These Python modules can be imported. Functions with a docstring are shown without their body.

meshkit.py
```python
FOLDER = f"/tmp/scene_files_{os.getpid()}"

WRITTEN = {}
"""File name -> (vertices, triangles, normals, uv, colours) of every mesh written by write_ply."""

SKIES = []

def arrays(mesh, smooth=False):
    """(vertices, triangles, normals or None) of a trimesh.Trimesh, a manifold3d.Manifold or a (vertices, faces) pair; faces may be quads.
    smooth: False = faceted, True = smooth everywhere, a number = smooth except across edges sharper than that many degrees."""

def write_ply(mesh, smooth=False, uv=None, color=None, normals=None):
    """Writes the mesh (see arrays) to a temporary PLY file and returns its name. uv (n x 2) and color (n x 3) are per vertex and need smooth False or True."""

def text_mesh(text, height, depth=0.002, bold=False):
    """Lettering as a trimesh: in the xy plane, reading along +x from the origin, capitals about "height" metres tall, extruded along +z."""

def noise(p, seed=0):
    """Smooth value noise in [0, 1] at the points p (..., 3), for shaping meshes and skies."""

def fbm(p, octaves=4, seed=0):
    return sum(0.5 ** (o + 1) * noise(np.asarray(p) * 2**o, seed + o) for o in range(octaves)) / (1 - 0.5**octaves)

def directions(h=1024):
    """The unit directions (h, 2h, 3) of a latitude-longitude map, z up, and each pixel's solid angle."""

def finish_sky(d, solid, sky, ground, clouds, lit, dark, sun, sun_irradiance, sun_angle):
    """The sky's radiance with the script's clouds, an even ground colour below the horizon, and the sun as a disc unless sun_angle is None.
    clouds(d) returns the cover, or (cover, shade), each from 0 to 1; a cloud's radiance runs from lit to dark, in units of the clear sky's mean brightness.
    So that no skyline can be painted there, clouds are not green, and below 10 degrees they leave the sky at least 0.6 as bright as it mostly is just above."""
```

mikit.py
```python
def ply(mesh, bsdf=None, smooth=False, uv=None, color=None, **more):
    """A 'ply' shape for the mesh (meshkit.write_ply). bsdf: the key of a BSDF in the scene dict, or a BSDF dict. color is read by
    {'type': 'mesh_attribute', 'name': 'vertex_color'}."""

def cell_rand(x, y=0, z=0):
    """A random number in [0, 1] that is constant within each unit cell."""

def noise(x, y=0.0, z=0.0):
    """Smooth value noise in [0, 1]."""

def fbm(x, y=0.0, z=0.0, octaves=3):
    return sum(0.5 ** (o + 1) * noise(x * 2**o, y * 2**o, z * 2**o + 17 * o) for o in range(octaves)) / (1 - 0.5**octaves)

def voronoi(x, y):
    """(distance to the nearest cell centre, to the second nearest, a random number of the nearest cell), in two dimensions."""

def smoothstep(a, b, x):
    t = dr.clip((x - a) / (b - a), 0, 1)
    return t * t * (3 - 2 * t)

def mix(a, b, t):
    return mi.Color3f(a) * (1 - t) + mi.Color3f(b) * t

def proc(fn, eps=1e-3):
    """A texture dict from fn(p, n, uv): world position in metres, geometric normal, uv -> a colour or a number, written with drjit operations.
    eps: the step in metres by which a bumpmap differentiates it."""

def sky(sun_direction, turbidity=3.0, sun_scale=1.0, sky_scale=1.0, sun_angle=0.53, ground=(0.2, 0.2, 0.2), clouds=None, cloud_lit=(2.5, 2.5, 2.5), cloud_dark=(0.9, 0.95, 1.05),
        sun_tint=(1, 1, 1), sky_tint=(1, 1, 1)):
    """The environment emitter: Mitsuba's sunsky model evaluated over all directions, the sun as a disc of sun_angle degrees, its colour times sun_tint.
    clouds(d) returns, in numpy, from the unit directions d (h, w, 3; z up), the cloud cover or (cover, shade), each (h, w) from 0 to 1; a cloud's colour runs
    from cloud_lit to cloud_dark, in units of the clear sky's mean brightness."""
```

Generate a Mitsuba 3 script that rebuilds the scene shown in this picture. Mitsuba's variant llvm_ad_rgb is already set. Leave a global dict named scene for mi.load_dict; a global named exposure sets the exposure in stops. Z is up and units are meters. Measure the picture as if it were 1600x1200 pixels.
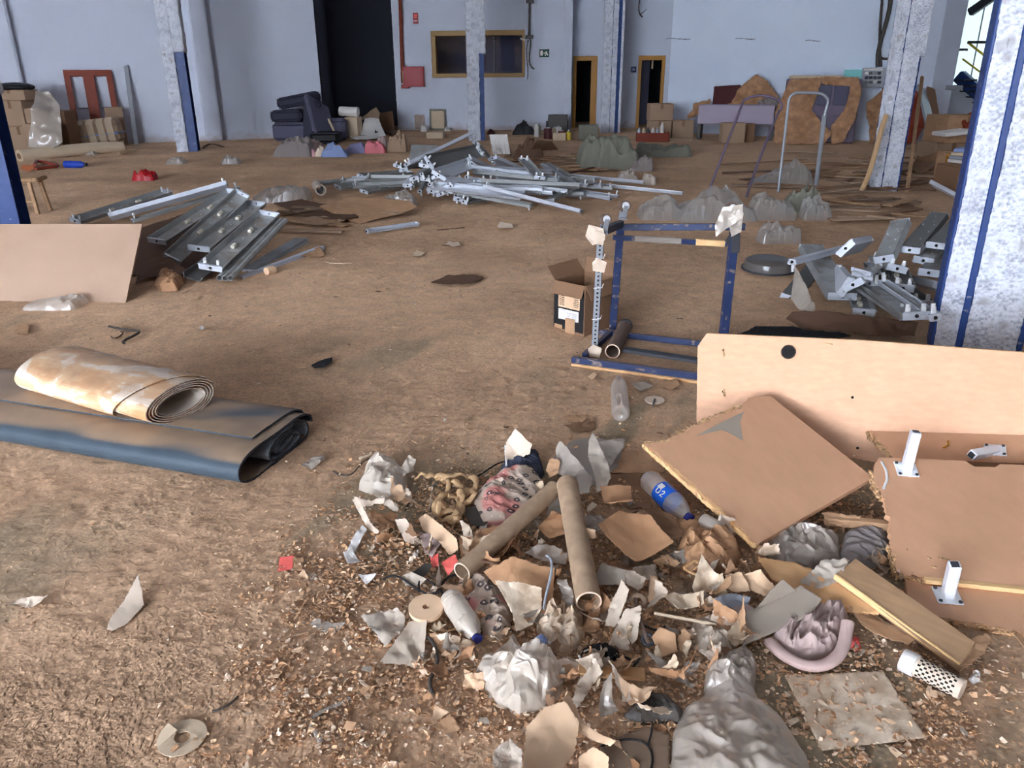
import math, random
import numpy as np, trimesh, shapely, drjit as dr, mitsuba as mi
from shapely.geometry import Polygon, LineString, Point, box as sbox
from scipy.spatial import Delaunay, cKDTree
import mikit, meshkit
from mikit import noise, fbm, voronoi, smoothstep, mix, cell_rand
T = mi.ScalarTransform4f
scene, labels = {}, {}

# ------------------------------------------------------------------ camera, light, exposure
F_PX, EYE, PITCH, ROLL = 1220.0, np.array([0.0, 0.0, 1.55]), math.radians(21.6), math.radians(0.35)
_d = np.array([0, math.cos(PITCH), -math.sin(PITCH)])
_r0, _u0 = np.array([1.0, 0, 0]), np.array([0, math.sin(PITCH), math.cos(PITCH)])
_r = math.cos(ROLL) * _r0 - math.sin(ROLL) * _u0
_u = np.cross(_r, _d)
scene['camera'] = {'type': 'perspective', 'fov': 2 * math.degrees(math.atan(800 / F_PX)), 'fov_axis': 'x', 'near_clip': 0.05, 'far_clip': 200.0,
                   'to_world': T().look_at(origin=EYE.tolist(), target=(EYE + _d).tolist(), up=_u.tolist())}
scene['sky'] = {'type': 'constant', 'radiance': {'type': 'rgb', 'value': [0.75, 0.88, 1.05]}}
GATE_LIGHT = [21.8, 24.6, 29.2]        # daylight in the glazed gate behind the photographer
ROOF_FILL = [0.10, 0.13, 0.19]       # weak fill from unseen roof lights, added to lift the floor
STAIR_LIGHT = [0.62, 0.86, 0.93]    # backlit sheeting by the stairs
exposure = 0.36

# ------------------------------------------------------------------ helpers
def lin(*c):
    c = np.array(c, float) / 255
    return np.where(c <= 0.04045, c / 12.92, ((c + 0.055) / 1.055) ** 2.4).tolist()

def ray(u, v):
    """direction of sight through a place of the photograph, used to survey where things stand"""
    w = _d * F_PX + _r * (u - 800) - _u * (v - 600)
    return w / np.linalg.norm(w)

def P(u, v, z=0.0):
    w = ray(u, v)
    return EYE + w * (z - EYE[2]) / w[2]

def DP(u, v, y):
    w = ray(u, v)
    return EYE + w * (y / w[1])

def on_wall(u, v, A, B):
    w = ray(u, v)
    n = np.array([-(B[1] - A[1]), B[0] - A[0], 0])
    return EYE + w * (np.dot(n, A - EYE) / np.dot(n, w))

def at_length(p1, u, v, L, far=False):
    """the point of the line of sight that is L away from p1"""
    w = ray(u, v); q = EYE - p1
    b = np.dot(w, q); c = np.dot(q, q) - L * L
    disc = max(b * b - c, 0) ** 0.5
    return EYE + w * (-b + (disc if far else -disc))

def norm(a):
    a = np.asarray(a, float); return a / max(np.linalg.norm(a), 1e-12)

def frame(o, x, z=(0, 0, 1)):
    """4x4 with x axis along x, z axis as near z as possible"""
    x = norm(x); z = np.asarray(z, float); y = norm(np.cross(z, x)); z = np.cross(x, y)
    m = np.eye(4); m[:3, 0], m[:3, 1], m[:3, 2], m[:3, 3] = x, y, z, o
    return m

def rotz(a, o=(0, 0, 0)):
    return frame(o, (math.cos(a), math.sin(a), 0))

def M(v, f):
    return trimesh.Trimesh(np.asarray(v, float), np.asarray(f), process=False)

def move(mesh, m):
    mesh = mesh.copy(); mesh.apply_transform(m); return mesh

def cat(*ms):
    return trimesh.util.concatenate([m for m in ms])

def rbox(sx, sy, sz, b=None, c=(0, 0, 0)):
    b = min(sx, sy, sz) * 0.15 if b is None else b
    h = np.array([sx, sy, sz]) / 2; pts = []
    for s in np.ndindex(2, 2, 2):
        s = np.array(s) * 2 - 1
        for k in range(3):
            q = h.copy() - b; q[k] = h[k]; pts.append(q * s)
    m = trimesh.convex.convex_hull(np.array(pts)); m.apply_translation(c)
    return m

def cbox(x0, x1, y0, y1, z0, z1, b=None):
    return rbox(x1 - x0, y1 - y0, z1 - z0, b, ((x0 + x1) / 2, (y0 + y1) / 2, (z0 + z1) / 2))

def tube(pts, r, n=8, inner=None, flat=None):
    """swept round bar (or open pipe when inner is given); r may vary along the path"""
    pts = np.asarray(pts, float); k = len(pts); rr = np.broadcast_to(r, (k,)).astype(float)
    tan = np.gradient(pts, axis=0); tan /= np.linalg.norm(tan, axis=1, keepdims=True) + 1e-12
    a = np.cross(tan[0], [0, 0, 1] if abs(tan[0][2]) < 0.9 else [1, 0, 0]); a = norm(a); rings = []
    ang = np.arange(n) * 2 * np.pi / n
    frames = []
    for i in range(k):
        a = norm(a - tan[i] * np.dot(a, tan[i])); b = np.cross(tan[i], a); frames.append((a.copy(), b))
    def ring(i, rad):
        a, b = frames[i]
        return pts[i] + rad * (np.cos(ang)[:, None] * a + np.sin(ang)[:, None] * b * (flat or 1))
    v = [ring(i, rr[i]) for i in range(k)]
    f = []
    def strip(o0, o1, flip=False):
        for j in range(n):
            q = [o0 + j, o0 + (j + 1) % n, o1 + (j + 1) % n, o1 + j]
            if flip: q = q[::-1]
            f.extend([[q[0], q[1], q[2]], [q[0], q[2], q[3]]])
    for i in range(k - 1): strip(i * n, (i + 1) * n)
    if inner is None:
        v.append(ring(0, rr[0])); v.append(ring(k - 1, rr[-1])); v.append(pts[[0]]); v.append(pts[[-1]])
        b0 = k * n; b1 = b0 + n; c0 = b1 + n; c1 = c0 + 1
        for j in range(n):
            f.append([c0, b0 + (j + 1) % n, b0 + j]); f.append([c1, b1 + j, b1 + (j + 1) % n])
    else:
        for i in range(k): v.append(ring(i, rr[i] - inner))
        for i in range(k - 1): strip((k + i) * n, (k + i + 1) * n, True)
        o = 2 * k * n
        for i, rad in ((0, rr[0]), (0, rr[0] - inner), (k - 1, rr[-1]), (k - 1, rr[-1] - inner)): v.append(ring(i, rad))
        strip(o + n, o); strip(o + 2 * n, o + 3 * n)
    return M(np.vstack(v), f)

def spline(pts, n=24):
    from scipy.interpolate import CubicSpline
    pts = np.asarray(pts, float); t = np.r_[0, np.cumsum(np.linalg.norm(np.diff(pts, axis=0), axis=1))]
    return CubicSpline(t, pts)(np.linspace(0, t[-1], n))

def bar(p, q, w, h, b=None, up=(0, 0, 1), ext=0.0):
    p, q = np.asarray(p, float), np.asarray(q, float); L = np.linalg.norm(q - p)
    z = up if abs(np.dot(norm(q - p), up)) < 0.95 else (0, 1, 0)
    return move(rbox(L + 2 * ext, w, h, b), frame((p + q) / 2, q - p, z))

def extrude(poly, h, m=None):
    polys = getattr(poly, 'geoms', [poly])
    me = cat(*[trimesh.creation.extrude_polygon(g, h, engine='earcut') for g in polys if g.area > 1e-9])
    return me if m is None else move(me, m)

def lathe(profile, n=24):
    return trimesh.creation.revolve(np.asarray(profile, float), sections=n)

def ridged(p, octaves=3, seed=0):
    s = 0; 
    for o in range(octaves):
        s = s + 0.5 ** (o + 1) * (1 - np.abs(2 * meshkit.noise(np.asarray(p) * 2 ** o, seed + o) - 1))
    return s / (1 - 0.5 ** octaves)

def solidify(v, f, t):
    """gives an open sheet a thickness t"""
    n = np.zeros_like(v); fn = np.cross(v[f[:, 1]] - v[f[:, 0]], v[f[:, 2]] - v[f[:, 0]])
    for k in range(3): np.add.at(n, f[:, k], fn)
    n /= np.linalg.norm(n, axis=1, keepdims=True) + 1e-15
    e = np.vstack([f[:, [0, 1]], f[:, [1, 2]], f[:, [2, 0]]])
    key = np.sort(e, axis=1); _, inv, cnt = np.unique(key[:, 0] * len(v) + key[:, 1], return_inverse=True, return_counts=True)
    be = e[cnt[inv] == 1]; o = len(v)
    vv = np.vstack([v + n * t / 2, v - n * t / 2])
    ff = np.vstack([f, f[:, ::-1] + o, np.stack([be[:, 1], be[:, 0], be[:, 0] + o], 1), np.stack([be[:, 1], be[:, 0] + o, be[:, 1] + o], 1)])
    return M(vv, ff)

def grid_poly(poly, res, rng, jag=0.0):
    """triangulated points of a flat outline"""
    L = poly.exterior.length; nb = max(int(L / res), 8)
    b = np.array([poly.exterior.interpolate(i * L / nb).coords[0] for i in range(nb)])
    b = np.vstack([b, np.array(poly.exterior.coords)[:-1]])
    x0, y0, x1, y1 = poly.bounds
    gx, gy = np.meshgrid(np.arange(x0, x1, res), np.arange(y0, y1, res * 0.87))
    gx = gx + (np.arange(gx.shape[0]) % 2)[:, None] * res / 2
    g = np.stack([gx.ravel(), gy.ravel()], 1) + rng.uniform(-0.15, 0.15, (gx.size, 2)) * res
    inner = poly.buffer(-0.45 * res)
    g = g[shapely.contains_xy(inner, g[:, 0], g[:, 1])] if not inner.is_empty else g[:0]
    pts = np.vstack([b, g]); pts = np.unique(np.round(pts, 6), axis=0)
    f = Delaunay(pts).simplices
    c = pts[f].mean(1); f = f[shapely.contains_xy(poly, c[:, 0], c[:, 1])]
    a = pts[f]; s = np.cross(a[:, 1] - a[:, 0], a[:, 2] - a[:, 0]); f = f[np.abs(s) > 1e-10]; s = s[np.abs(s) > 1e-10]
    f[s < 0] = f[s < 0][:, ::-1]
    used = np.unique(f); re = np.full(len(pts), -1); re[used] = np.arange(len(used))
    return pts[used], re[f]

def crumple(pts, cell, seed):
    """piecewise flat random relief in [-.5, .5] with sharp creases, over cells of about the given size"""
    from scipy.interpolate import LinearNDInterpolator
    r = np.random.default_rng(seed + 77); lo, hi = pts.min(0) - 2 * cell, pts.max(0) + 2 * cell
    n = np.maximum(((hi - lo) / cell).astype(int), 2)
    g = np.stack(np.meshgrid(*[np.linspace(a, b, k + 1) for a, b, k in zip(lo, hi, n)]), -1).reshape(-1, 2) + r.uniform(-.42, .42, ((n[0] + 1) * (n[1] + 1), 2)) * cell
    return LinearNDInterpolator(g, r.uniform(-.5, .5, len(g)))(pts)

def sheet_mesh(out, wr=0.01, freq=6.0, seed=1, thick=0.0015, res=None, zmin=0.004, curl=0.0, sharp=True, jag=0.0, cr=0.0, bend=0.0):
    """a sheet of paper, film or cloth: spans the outline (n,3) in space, wrinkled and with a thickness"""
    out = np.asarray(out, float); rng = np.random.default_rng(seed)
    c = out.mean(0); _, _, vt = np.linalg.svd(out - c); e1, e2 = vt[0], vt[1]; n = np.cross(e1, e2)
    if n[2] < 0 or (abs(n[2]) < 0.2 and n[1] > 0): e2 = -e2; n = -n
    q = (out - c) @ np.stack([e1, e2, n], 1)
    poly = Polygon(q[:, :2])
    if not poly.is_valid: poly = poly.buffer(0); poly = max(getattr(poly, 'geoms', [poly]), key=lambda g: g.area)
    res = res or max(math.sqrt(poly.area) / 16, 0.006)
    if jag:
        L = poly.exterior.length; nb = int(L / max(jag * 1.2, 0.004))
        b = np.array([poly.exterior.interpolate(i * L / nb).coords[0] for i in range(nb)]) + rng.normal(0, jag * 0.35, (nb, 2))
        pj = Polygon(b)
        if pj.is_valid: poly = pj
    pts, f = grid_poly(poly, res, rng)
    dense = []
    for i in range(len(q)):
        a, b = q[i], q[(i + 1) % len(q)]
        k = max(int(np.linalg.norm(b - a) / (res * 1.5)), 1)
        dense.extend(a + (b - a) * t / k for t in range(k))
    dense = np.array(dense)
    d2 = ((pts[:, None] - dense[None, :, :2]) ** 2).sum(2) + 1e-7
    w = d2 ** -1.25; h = (w * dense[None, :, 2]).sum(1) / w.sum(1)
    x = np.c_[pts, np.full(len(pts), seed * 3.7)]
    wob = (ridged(x * freq, 3, seed) - 0.5) if sharp else (meshkit.fbm(x * freq, 3, seed) - 0.5)
    h = h + 2 * wr * wob
    size = math.sqrt(poly.area)
    if cr: h = h + cr * (crumple(pts, size / 3.2, seed) + .45 * crumple(pts, size / 7, seed + 1))
    if bend:
        for q_ in range(2):
            an = rng.uniform(0, 6.28); t_ = pts @ [math.cos(an), math.sin(an)] - rng.normal(0, .15) * size
            h = h + bend * (np.maximum(t_, 0) * rng.uniform(.3, 1) + rng.uniform(-.5, 1) * t_ ** 2 / size)
    if curl:
        ext = np.abs(pts[:, 0]).max(); h = h + curl * (pts[:, 0] / ext) ** 2
    v = c + pts[:, :1] * e1 + pts[:, 1:] * e2 + h[:, None] * n
    if (cr or bend) and v[:, 2].min() < zmin: v[:, 2] += (zmin - v[:, 2].min()) * .6
    v[:, 2] = np.maximum(v[:, 2], zmin)
    return solidify(v, f, thick) if thick else M(v, f)

def px(*pts):
    """outline (u, v, z)... surveyed in the photograph -> points in space"""
    return np.array([P(*p) for p in pts])

def mound_mesh(out, H, freq=8.0, seed=1, res=None, fold=0.6, edge=0.35, aniso=(1, 1), rot=0.0, oct=3, z0=0.0, power=1.0, lump=0.5, cr=0.0):
    """a heap of cloth or film: stands on the outline, folds run over it"""
    out = np.asarray(out, float)[:, :2]; rng = np.random.default_rng(seed)
    poly = Polygon(out).buffer(0); poly = max(getattr(poly, 'geoms', [poly]), key=lambda g: g.area)
    size = math.sqrt(poly.area); r = 0.12 * size
    poly = poly.buffer(-r * 0.5).buffer(r * 0.5); poly = max(getattr(poly, 'geoms', [poly]), key=lambda g: g.area)
    res = res or size / (60 if cr else 48)
    pts, f = grid_poly(poly, res, rng)
    d = shapely.distance(shapely.points(pts), poly.exterior)
    s = np.clip(d / (edge * size), 0, 1); prof = np.sqrt(np.clip(1 - (1 - s) ** 2, 0, 1)) ** power
    ca, sa = math.cos(rot), math.sin(rot)
    x = np.stack([(pts[:, 0] * ca + pts[:, 1] * sa) * aniso[0], (-pts[:, 0] * sa + pts[:, 1] * ca) * aniso[1], np.full(len(pts), seed * 5.1)], 1) * freq
    warp = meshkit.fbm(x * 0.6, 2, seed + 9) - 0.5
    x[:, :2] += warp[:, None] * 2.0
    z = H * prof * (1 - fold - lump * 0.5 + lump * meshkit.fbm(x * 0.35, 2, seed + 3) + fold * ridged(x, oct, seed))
    if cr:
        k_ = prof ** .5 * (.25 + .75 * s)
        z = z + H * cr * k_ * (crumple(pts, size / 4.5, seed) + .55 * crumple(pts, size / 10, seed + 1) + .25 * crumple(pts, size / 22, seed + 2))
        pts = pts + (k_ * H * cr * .6)[:, None] * np.stack([crumple(pts, size / 6, seed + 3), crumple(pts, size / 6, seed + 4)], 1)
    z = np.where(s <= 1e-6, 0.0, np.maximum(z, .002))
    return M(np.c_[pts, z + z0], f)

USED = {}
def thing(name, label, cat_, group=None, kind=None):
    k = USED.get(name, -1) + 1; USED[name] = k
    key = name if k == 0 else f'{name}_{k:03d}'
    labels[key] = {'label': label}
    if cat_: labels[key]['category'] = cat_
    if group: labels[key]['group'] = group
    if kind: labels[key]['kind'] = kind
    return key

def part(parent, name, mesh, mat, smooth=False, label=None, kind=None, m=None, color=None):
    key = f'{parent}__{name}'; k = 0
    while key in scene: k += 1; key = f'{parent}__{name}_{k:03d}'
    d = mesh if isinstance(mesh, dict) else mikit.ply(mesh, mat, smooth=smooth, color=color)
    if m is not None: d = {**d, 'to_world': T(m)}
    scene[key] = d
    if label or kind: labels[key] = {a: b for a, b in (('label', label), ('kind', kind)) if b}
    return key

def one(name, mesh, mat, label, cat_, smooth=False, group=None, kind=None, m=None, color=None):
    key = thing(name, label, cat_, group, kind)
    d = mesh if isinstance(mesh, dict) else mikit.ply(mesh, mat, smooth=smooth, color=color)
    if m is not None: d = {**d, 'to_world': T(m)}
    scene[key] = d
    return key

# ------------------------------------------------------------------ materials
def pr(key, col, rough=0.7, two=True, **kw):
    c = col if isinstance(col, dict) else {'type': 'rgb', 'value': list(col)}
    b = {'type': 'principled', 'base_color': c, 'roughness': rough, 'specular': kw.pop('specular', 0.3), **kw}
    scene[key] = {'type': 'twosided', 'b': b} if two else b
    return key

def bumped(key, col, bump, scale, rough=0.7, eps=1e-3, **kw):
    scene[key] = {'type': 'twosided', 'b': {'type': 'bumpmap', 'arbitrary': mikit.proc(bump, eps), 'scale': scale,
                  'b': {'type': 'principled', 'base_color': mikit.proc(col), 'roughness': rough, 'specular': 0.25, **kw}}}
    return key

def film(key, col, diff=1.0, strans=0.35, rough=0.25):
    scene[key] = {'type': 'principledthin', 'base_color': {'type': 'rgb', 'value': list(col)}, 'roughness': rough, 'spec_trans': strans, 'diff_trans': diff, 'eta': 1.45}
    return key

def f_floor(p, n, uv):
    a = fbm(p.x * 1.3, p.y * 1.3, 1.0, 4); g = fbm(p.x * 14, p.y * 14, 2.0, 4); s = fbm(p.x * 60, p.y * 60, 3.0, 3)
    c = mix(lin(160, 128, 100), lin(182, 148, 117), smoothstep(0.25, 0.75, a))
    c = c * (0.62 + 0.40 * g + 0.34 * s)
    # worn streaks where the concrete shows through the dust
    u = p.x * 0.86 - p.y * 0.5; w = p.x * 0.5 + p.y * 0.86
    st = fbm(u * 3.2, w * 0.9, 7.0, 4); big = fbm(p.x * 0.55 + 3.1, p.y * 0.45, 5.0, 2)
    m = smoothstep(0.53, 0.68, st) * smoothstep(0.42, 0.6, big) * smoothstep(8.0, 5.5, p.y)
    c = mix(c, mi.Color3f(lin(112, 104, 84)), m * 0.75)
    r = smoothstep(1.35, 1.9, p.x) * smoothstep(2.6, 2.1, p.y)      # bare concrete at the lower right
    c = c * (1 + 0.22 * smoothstep(.62, .8, noise(p.x * 150, p.y * 150, 5.0)) - .16 * smoothstep(.66, .85, noise(p.x * 80 + 9, p.y * 80, 6.0)))
    return mix(c, mi.Color3f(lin(112, 98, 80)) * (0.75 + 0.5 * g), r * 0.8)
def b_floor(p, n, uv):
    k = 0.35 + 1.3 * smoothstep(.35, .65, fbm(p.x * 2.2, p.y * 2.2, 3.0, 2))
    return k * (fbm(p.x * 50, p.y * 50, 0.0, 4) * 0.6 + 0.4 * smoothstep(.55, .8, noise(p.x * 120, p.y * 120, 1.0)))
bumped('m_floor', f_floor, b_floor, 0.0085, 0.95)

def f_paint(p, n, uv):
    a = fbm(p.x * 0.7, p.y * 0.7, p.z * 0.7, 3); d = fbm(p.x * 5, p.y * 5, p.z * 5, 3)
    c = mix(lin(199, 203, 214), lin(213, 217, 227), a)
    return mix(c, mi.Color3f(lin(150, 125, 105)), smoothstep(0.22, 0.0, p.z + 0.3 * (d - 0.5)) * 0.55)
pr('m_paint', mikit.proc(f_paint), 0.85)
def f_paint_daylit(p, n, uv):
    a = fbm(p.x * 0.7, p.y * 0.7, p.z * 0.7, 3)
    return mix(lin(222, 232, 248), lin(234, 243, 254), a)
pr('m_paint_daylit', mikit.proc(f_paint_daylit), 0.85)  # wall paint made lighter and bluer; daylight on the right wall put into colour
pr('m_unlit_dark', lin(58, 60, 68), 0.9)  # dark tone stands for the missing light in the closed-off room
pr('m_room_gloom', lin(22, 23, 26), 0.95)  # near-black stands for the darkness inside the doorways
pr('m_roof', lin(150, 152, 155), 0.9)

def f_insul(p, n, uv):
    a = fbm(p.x * 9, p.y * 9, p.z * 9, 3); b = fbm(p.x * 70, p.y * 70, p.z * 70, 3)
    c = mix(lin(168, 172, 182), lin(238, 240, 246), smoothstep(0.25, 0.62, 0.6 * b + 0.4 * a))
    return mix(c, mi.Color3f(lin(122, 112, 104)), smoothstep(0.62, 0.8, a) * 0.5)
def b_insul(p, n, uv):
    return fbm(p.x * 55, p.y * 55, p.z * 55, 4)
bumped('m_insulation', f_insul, b_insul, 0.02, 0.95)

def f_blue(p, n, uv):
    a = fbm(p.x * 6, p.y * 6, p.z * 6, 4)
    c = mix(lin(22, 44, 92), lin(32, 58, 112), a)
    return mix(c, mi.Color3f(lin(120, 120, 130)), smoothstep(0.72, 0.78, fbm(p.x * 25, p.y * 25, p.z * 25, 3)) * 0.8)
pr('m_blue_steel', mikit.proc(f_blue), 0.45)
def f_cart(p, n, uv):
    c = mix(lin(26, 36, 66), lin(40, 52, 86), fbm(p.x * 9, p.y * 9, p.z * 9, 3))
    return mix(c, mi.Color3f(lin(150, 130, 110)), smoothstep(0.6, 0.78, fbm(p.x * 30, p.y * 30, p.z * 30, 3)) * 0.6 + smoothstep(0.5, 1.0, n.z) * 0.25)
pr('m_cart', mikit.proc(f_cart), 0.45)

def f_beech(p, n, uv):
    g = fbm(p.x * 6 + 1.5 * noise(p.x * 2, p.y * 2, p.z * 2), p.y * 60, p.z * 60, 3); a = fbm(p.x * 2, p.y * 2, p.z * 2, 2)
    return mix(lin(196, 147, 111), lin(222, 174, 136), 0.6 * g + 0.4 * a)
pr('m_beech', mikit.proc(f_beech), 0.5)
def f_beech2(p, n, uv):
    g = fbm(p.x * 40 + p.y * 12, p.y * 8, p.z * 50, 3); a = fbm(p.x * 4, p.y * 4, p.z * 4, 3)
    return mix(lin(186, 139, 106), lin(203, 156, 120), 0.5 * g + 0.5 * a) * (0.9 + 0.2 * a)
pr('m_beech_dusty', mikit.proc(f_beech2), 0.65)
def f_chip(p, n, uv):
    a = noise(p.x * 160, p.y * 160, p.z * 160); b = noise(p.x * 60, p.y * 60, p.z * 60)
    return mix(lin(120, 84, 55), lin(226, 186, 138), smoothstep(0.2, 0.8, 0.6 * a + 0.4 * b))
def b_chip(p, n, uv): return fbm(p.x * 90, p.y * 90, p.z * 90, 3)
bumped('m_chipboard', f_chip, b_chip, 0.012, 0.9)
def f_plank(p, n, uv):
    u = p.x * 0.72 - p.y * 0.69
    w = p.x * 0.69 + p.y * 0.72
    g = fbm(u * 4, w * 70, p.z * 60, 3); a = fbm(p.x * 12, p.y * 12, p.z * 12, 3)
    return mix(lin(120, 92, 66), lin(176, 140, 104), 0.55 * g + 0.45 * a)
pr('m_plank', mikit.proc(f_plank), 0.85)
pr('m_pale_wood', lin(226, 186, 132), 0.7)
pr('m_raw_wood', lin(205, 160, 112), 0.75)
pr('m_grey_wood', lin(112, 92, 74), 0.85)

def f_card(p, n, uv):
    a = fbm(p.x * 16, p.y * 16, p.z * 16, 3)
    return mix(lin(146, 112, 82), lin(176, 138, 104), a)
pr('m_card', mikit.proc(f_card), 0.85)
def f_kraft(p, n, uv):
    a = fbm(p.x * 9, p.y * 9, p.z * 9, 4)
    return mix(lin(144, 104, 73), lin(172, 130, 94), smoothstep(0.2, 0.8, a))
pr('m_kraft', mikit.proc(f_kraft), 0.7)
pr('m_card_pale', lin(206, 172, 138), 0.8)
pr('m_card_dark', lin(118, 88, 64), 0.85)
pr('m_card_far', lin(150, 124, 100), 0.85)
def f_tube(p, n, uv):
    a = fbm(p.x * 30, p.y * 30, p.z * 30, 3)
    return mix(lin(128, 104, 82), lin(166, 140, 112), a)
pr('m_tube', mikit.proc(f_tube), 0.8)
pr('m_tube_cut', lin(214, 186, 160), 0.8)
pr('m_tube_dark', lin(96, 78, 66), 0.8)

def f_lino(p, n, uv):
    x, y, z = p.x * 9, p.y * 14, p.z * 14
    v = fbm(x + 2.2 * fbm(x, y, z, 2), y + x * 0.6, z, 4)
    c = mix(lin(196, 146, 100), lin(220, 186, 146), smoothstep(0.3, 0.55, v))
    c = mix(c, mi.Color3f(lin(240, 230, 214)), smoothstep(0.53, 0.58, v))
    return mix(c, mi.Color3f(lin(148, 116, 88)), smoothstep(0.45, 0.95, n.z) * (0.45 + 0.5 * fbm(p.x * 12, p.y * 12, 0.0, 3)))
pr('m_lino', mikit.proc(f_lino), 0.45)
pr('m_lino_back', lin(196, 184, 170), 0.7)
def f_rug(p, n, uv):
    a = fbm(p.x * 7, p.y * 7, p.z * 7, 4); b = fbm(p.x * 1.8, p.y * 5, p.z * 5, 3)
    c = mix(lin(44, 54, 61), lin(66, 76, 83), a)
    dust = mix(lin(118, 98, 80), lin(146, 122, 98), a)
    return mix(c, dust, smoothstep(0.86, 1.02, n.z + 0.5 * (b - 0.5)))
pr('m_rug', mikit.proc(f_rug), 0.5)
pr('m_rug_edge', lin(40, 40, 44), 0.8)
pr('m_rug_inside', lin(136, 142, 146), 0.6)

def f_mdf(p, n, uv):
    a = fbm(p.x * 2.5, p.y * 4, p.z * 2.0, 3)
    return mix(lin(150, 122, 100), lin(168, 140, 117), a)
pr('m_mdf', mikit.proc(f_mdf), 0.7)

def f_tray(p, n, uv):
    a = fbm(p.x * 5, p.y * 5, p.z * 5, 3)
    c = mix(lin(112, 112, 108), lin(150, 151, 148), a)
    return mix(c, mi.Color3f(lin(112, 96, 80)), smoothstep(0.45, 0.75, fbm(p.x * 12, p.y * 12, p.z * 12, 3)) * smoothstep(0.3, 0.9, n.z) * 0.6)
pr('m_tray', mikit.proc(f_tray), 0.4, specular=0.5)
pr('m_tray_light', lin(190, 194, 200), 0.35, specular=0.5)
pr('m_tray_dark', lin(92, 90, 86), 0.5)
pr('m_white_plastic', lin(224, 224, 222), 0.4)
pr('m_cream_plastic', lin(216, 208, 190), 0.4)
pr('m_white_metal', lin(232, 234, 236), 0.3, specular=0.5)
pr('m_grey_metal', lin(150, 152, 156), 0.4, metallic=0.3)
pr('m_dark_metal', lin(52, 52, 56), 0.45)
pr('m_black', lin(22, 21, 21), 0.6)
pr('m_black_gloss', lin(26, 24, 22), 0.25, specular=0.5)
pr('m_hole', lin(26, 24, 24), 0.9)
pr('m_white', lin(218, 212, 204), 0.7)
pr('m_offwhite', lin(192, 170, 142), 0.75)
pr('m_paper', lin(208, 188, 166), 0.75)
pr('m_red', lin(150, 20, 24), 0.4)
pr('m_red_pale', lin(214, 96, 86), 0.6)
pr('m_brick_red', lin(120, 48, 30), 0.6)
pr('m_orange', lin(206, 116, 62), 0.7)
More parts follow.
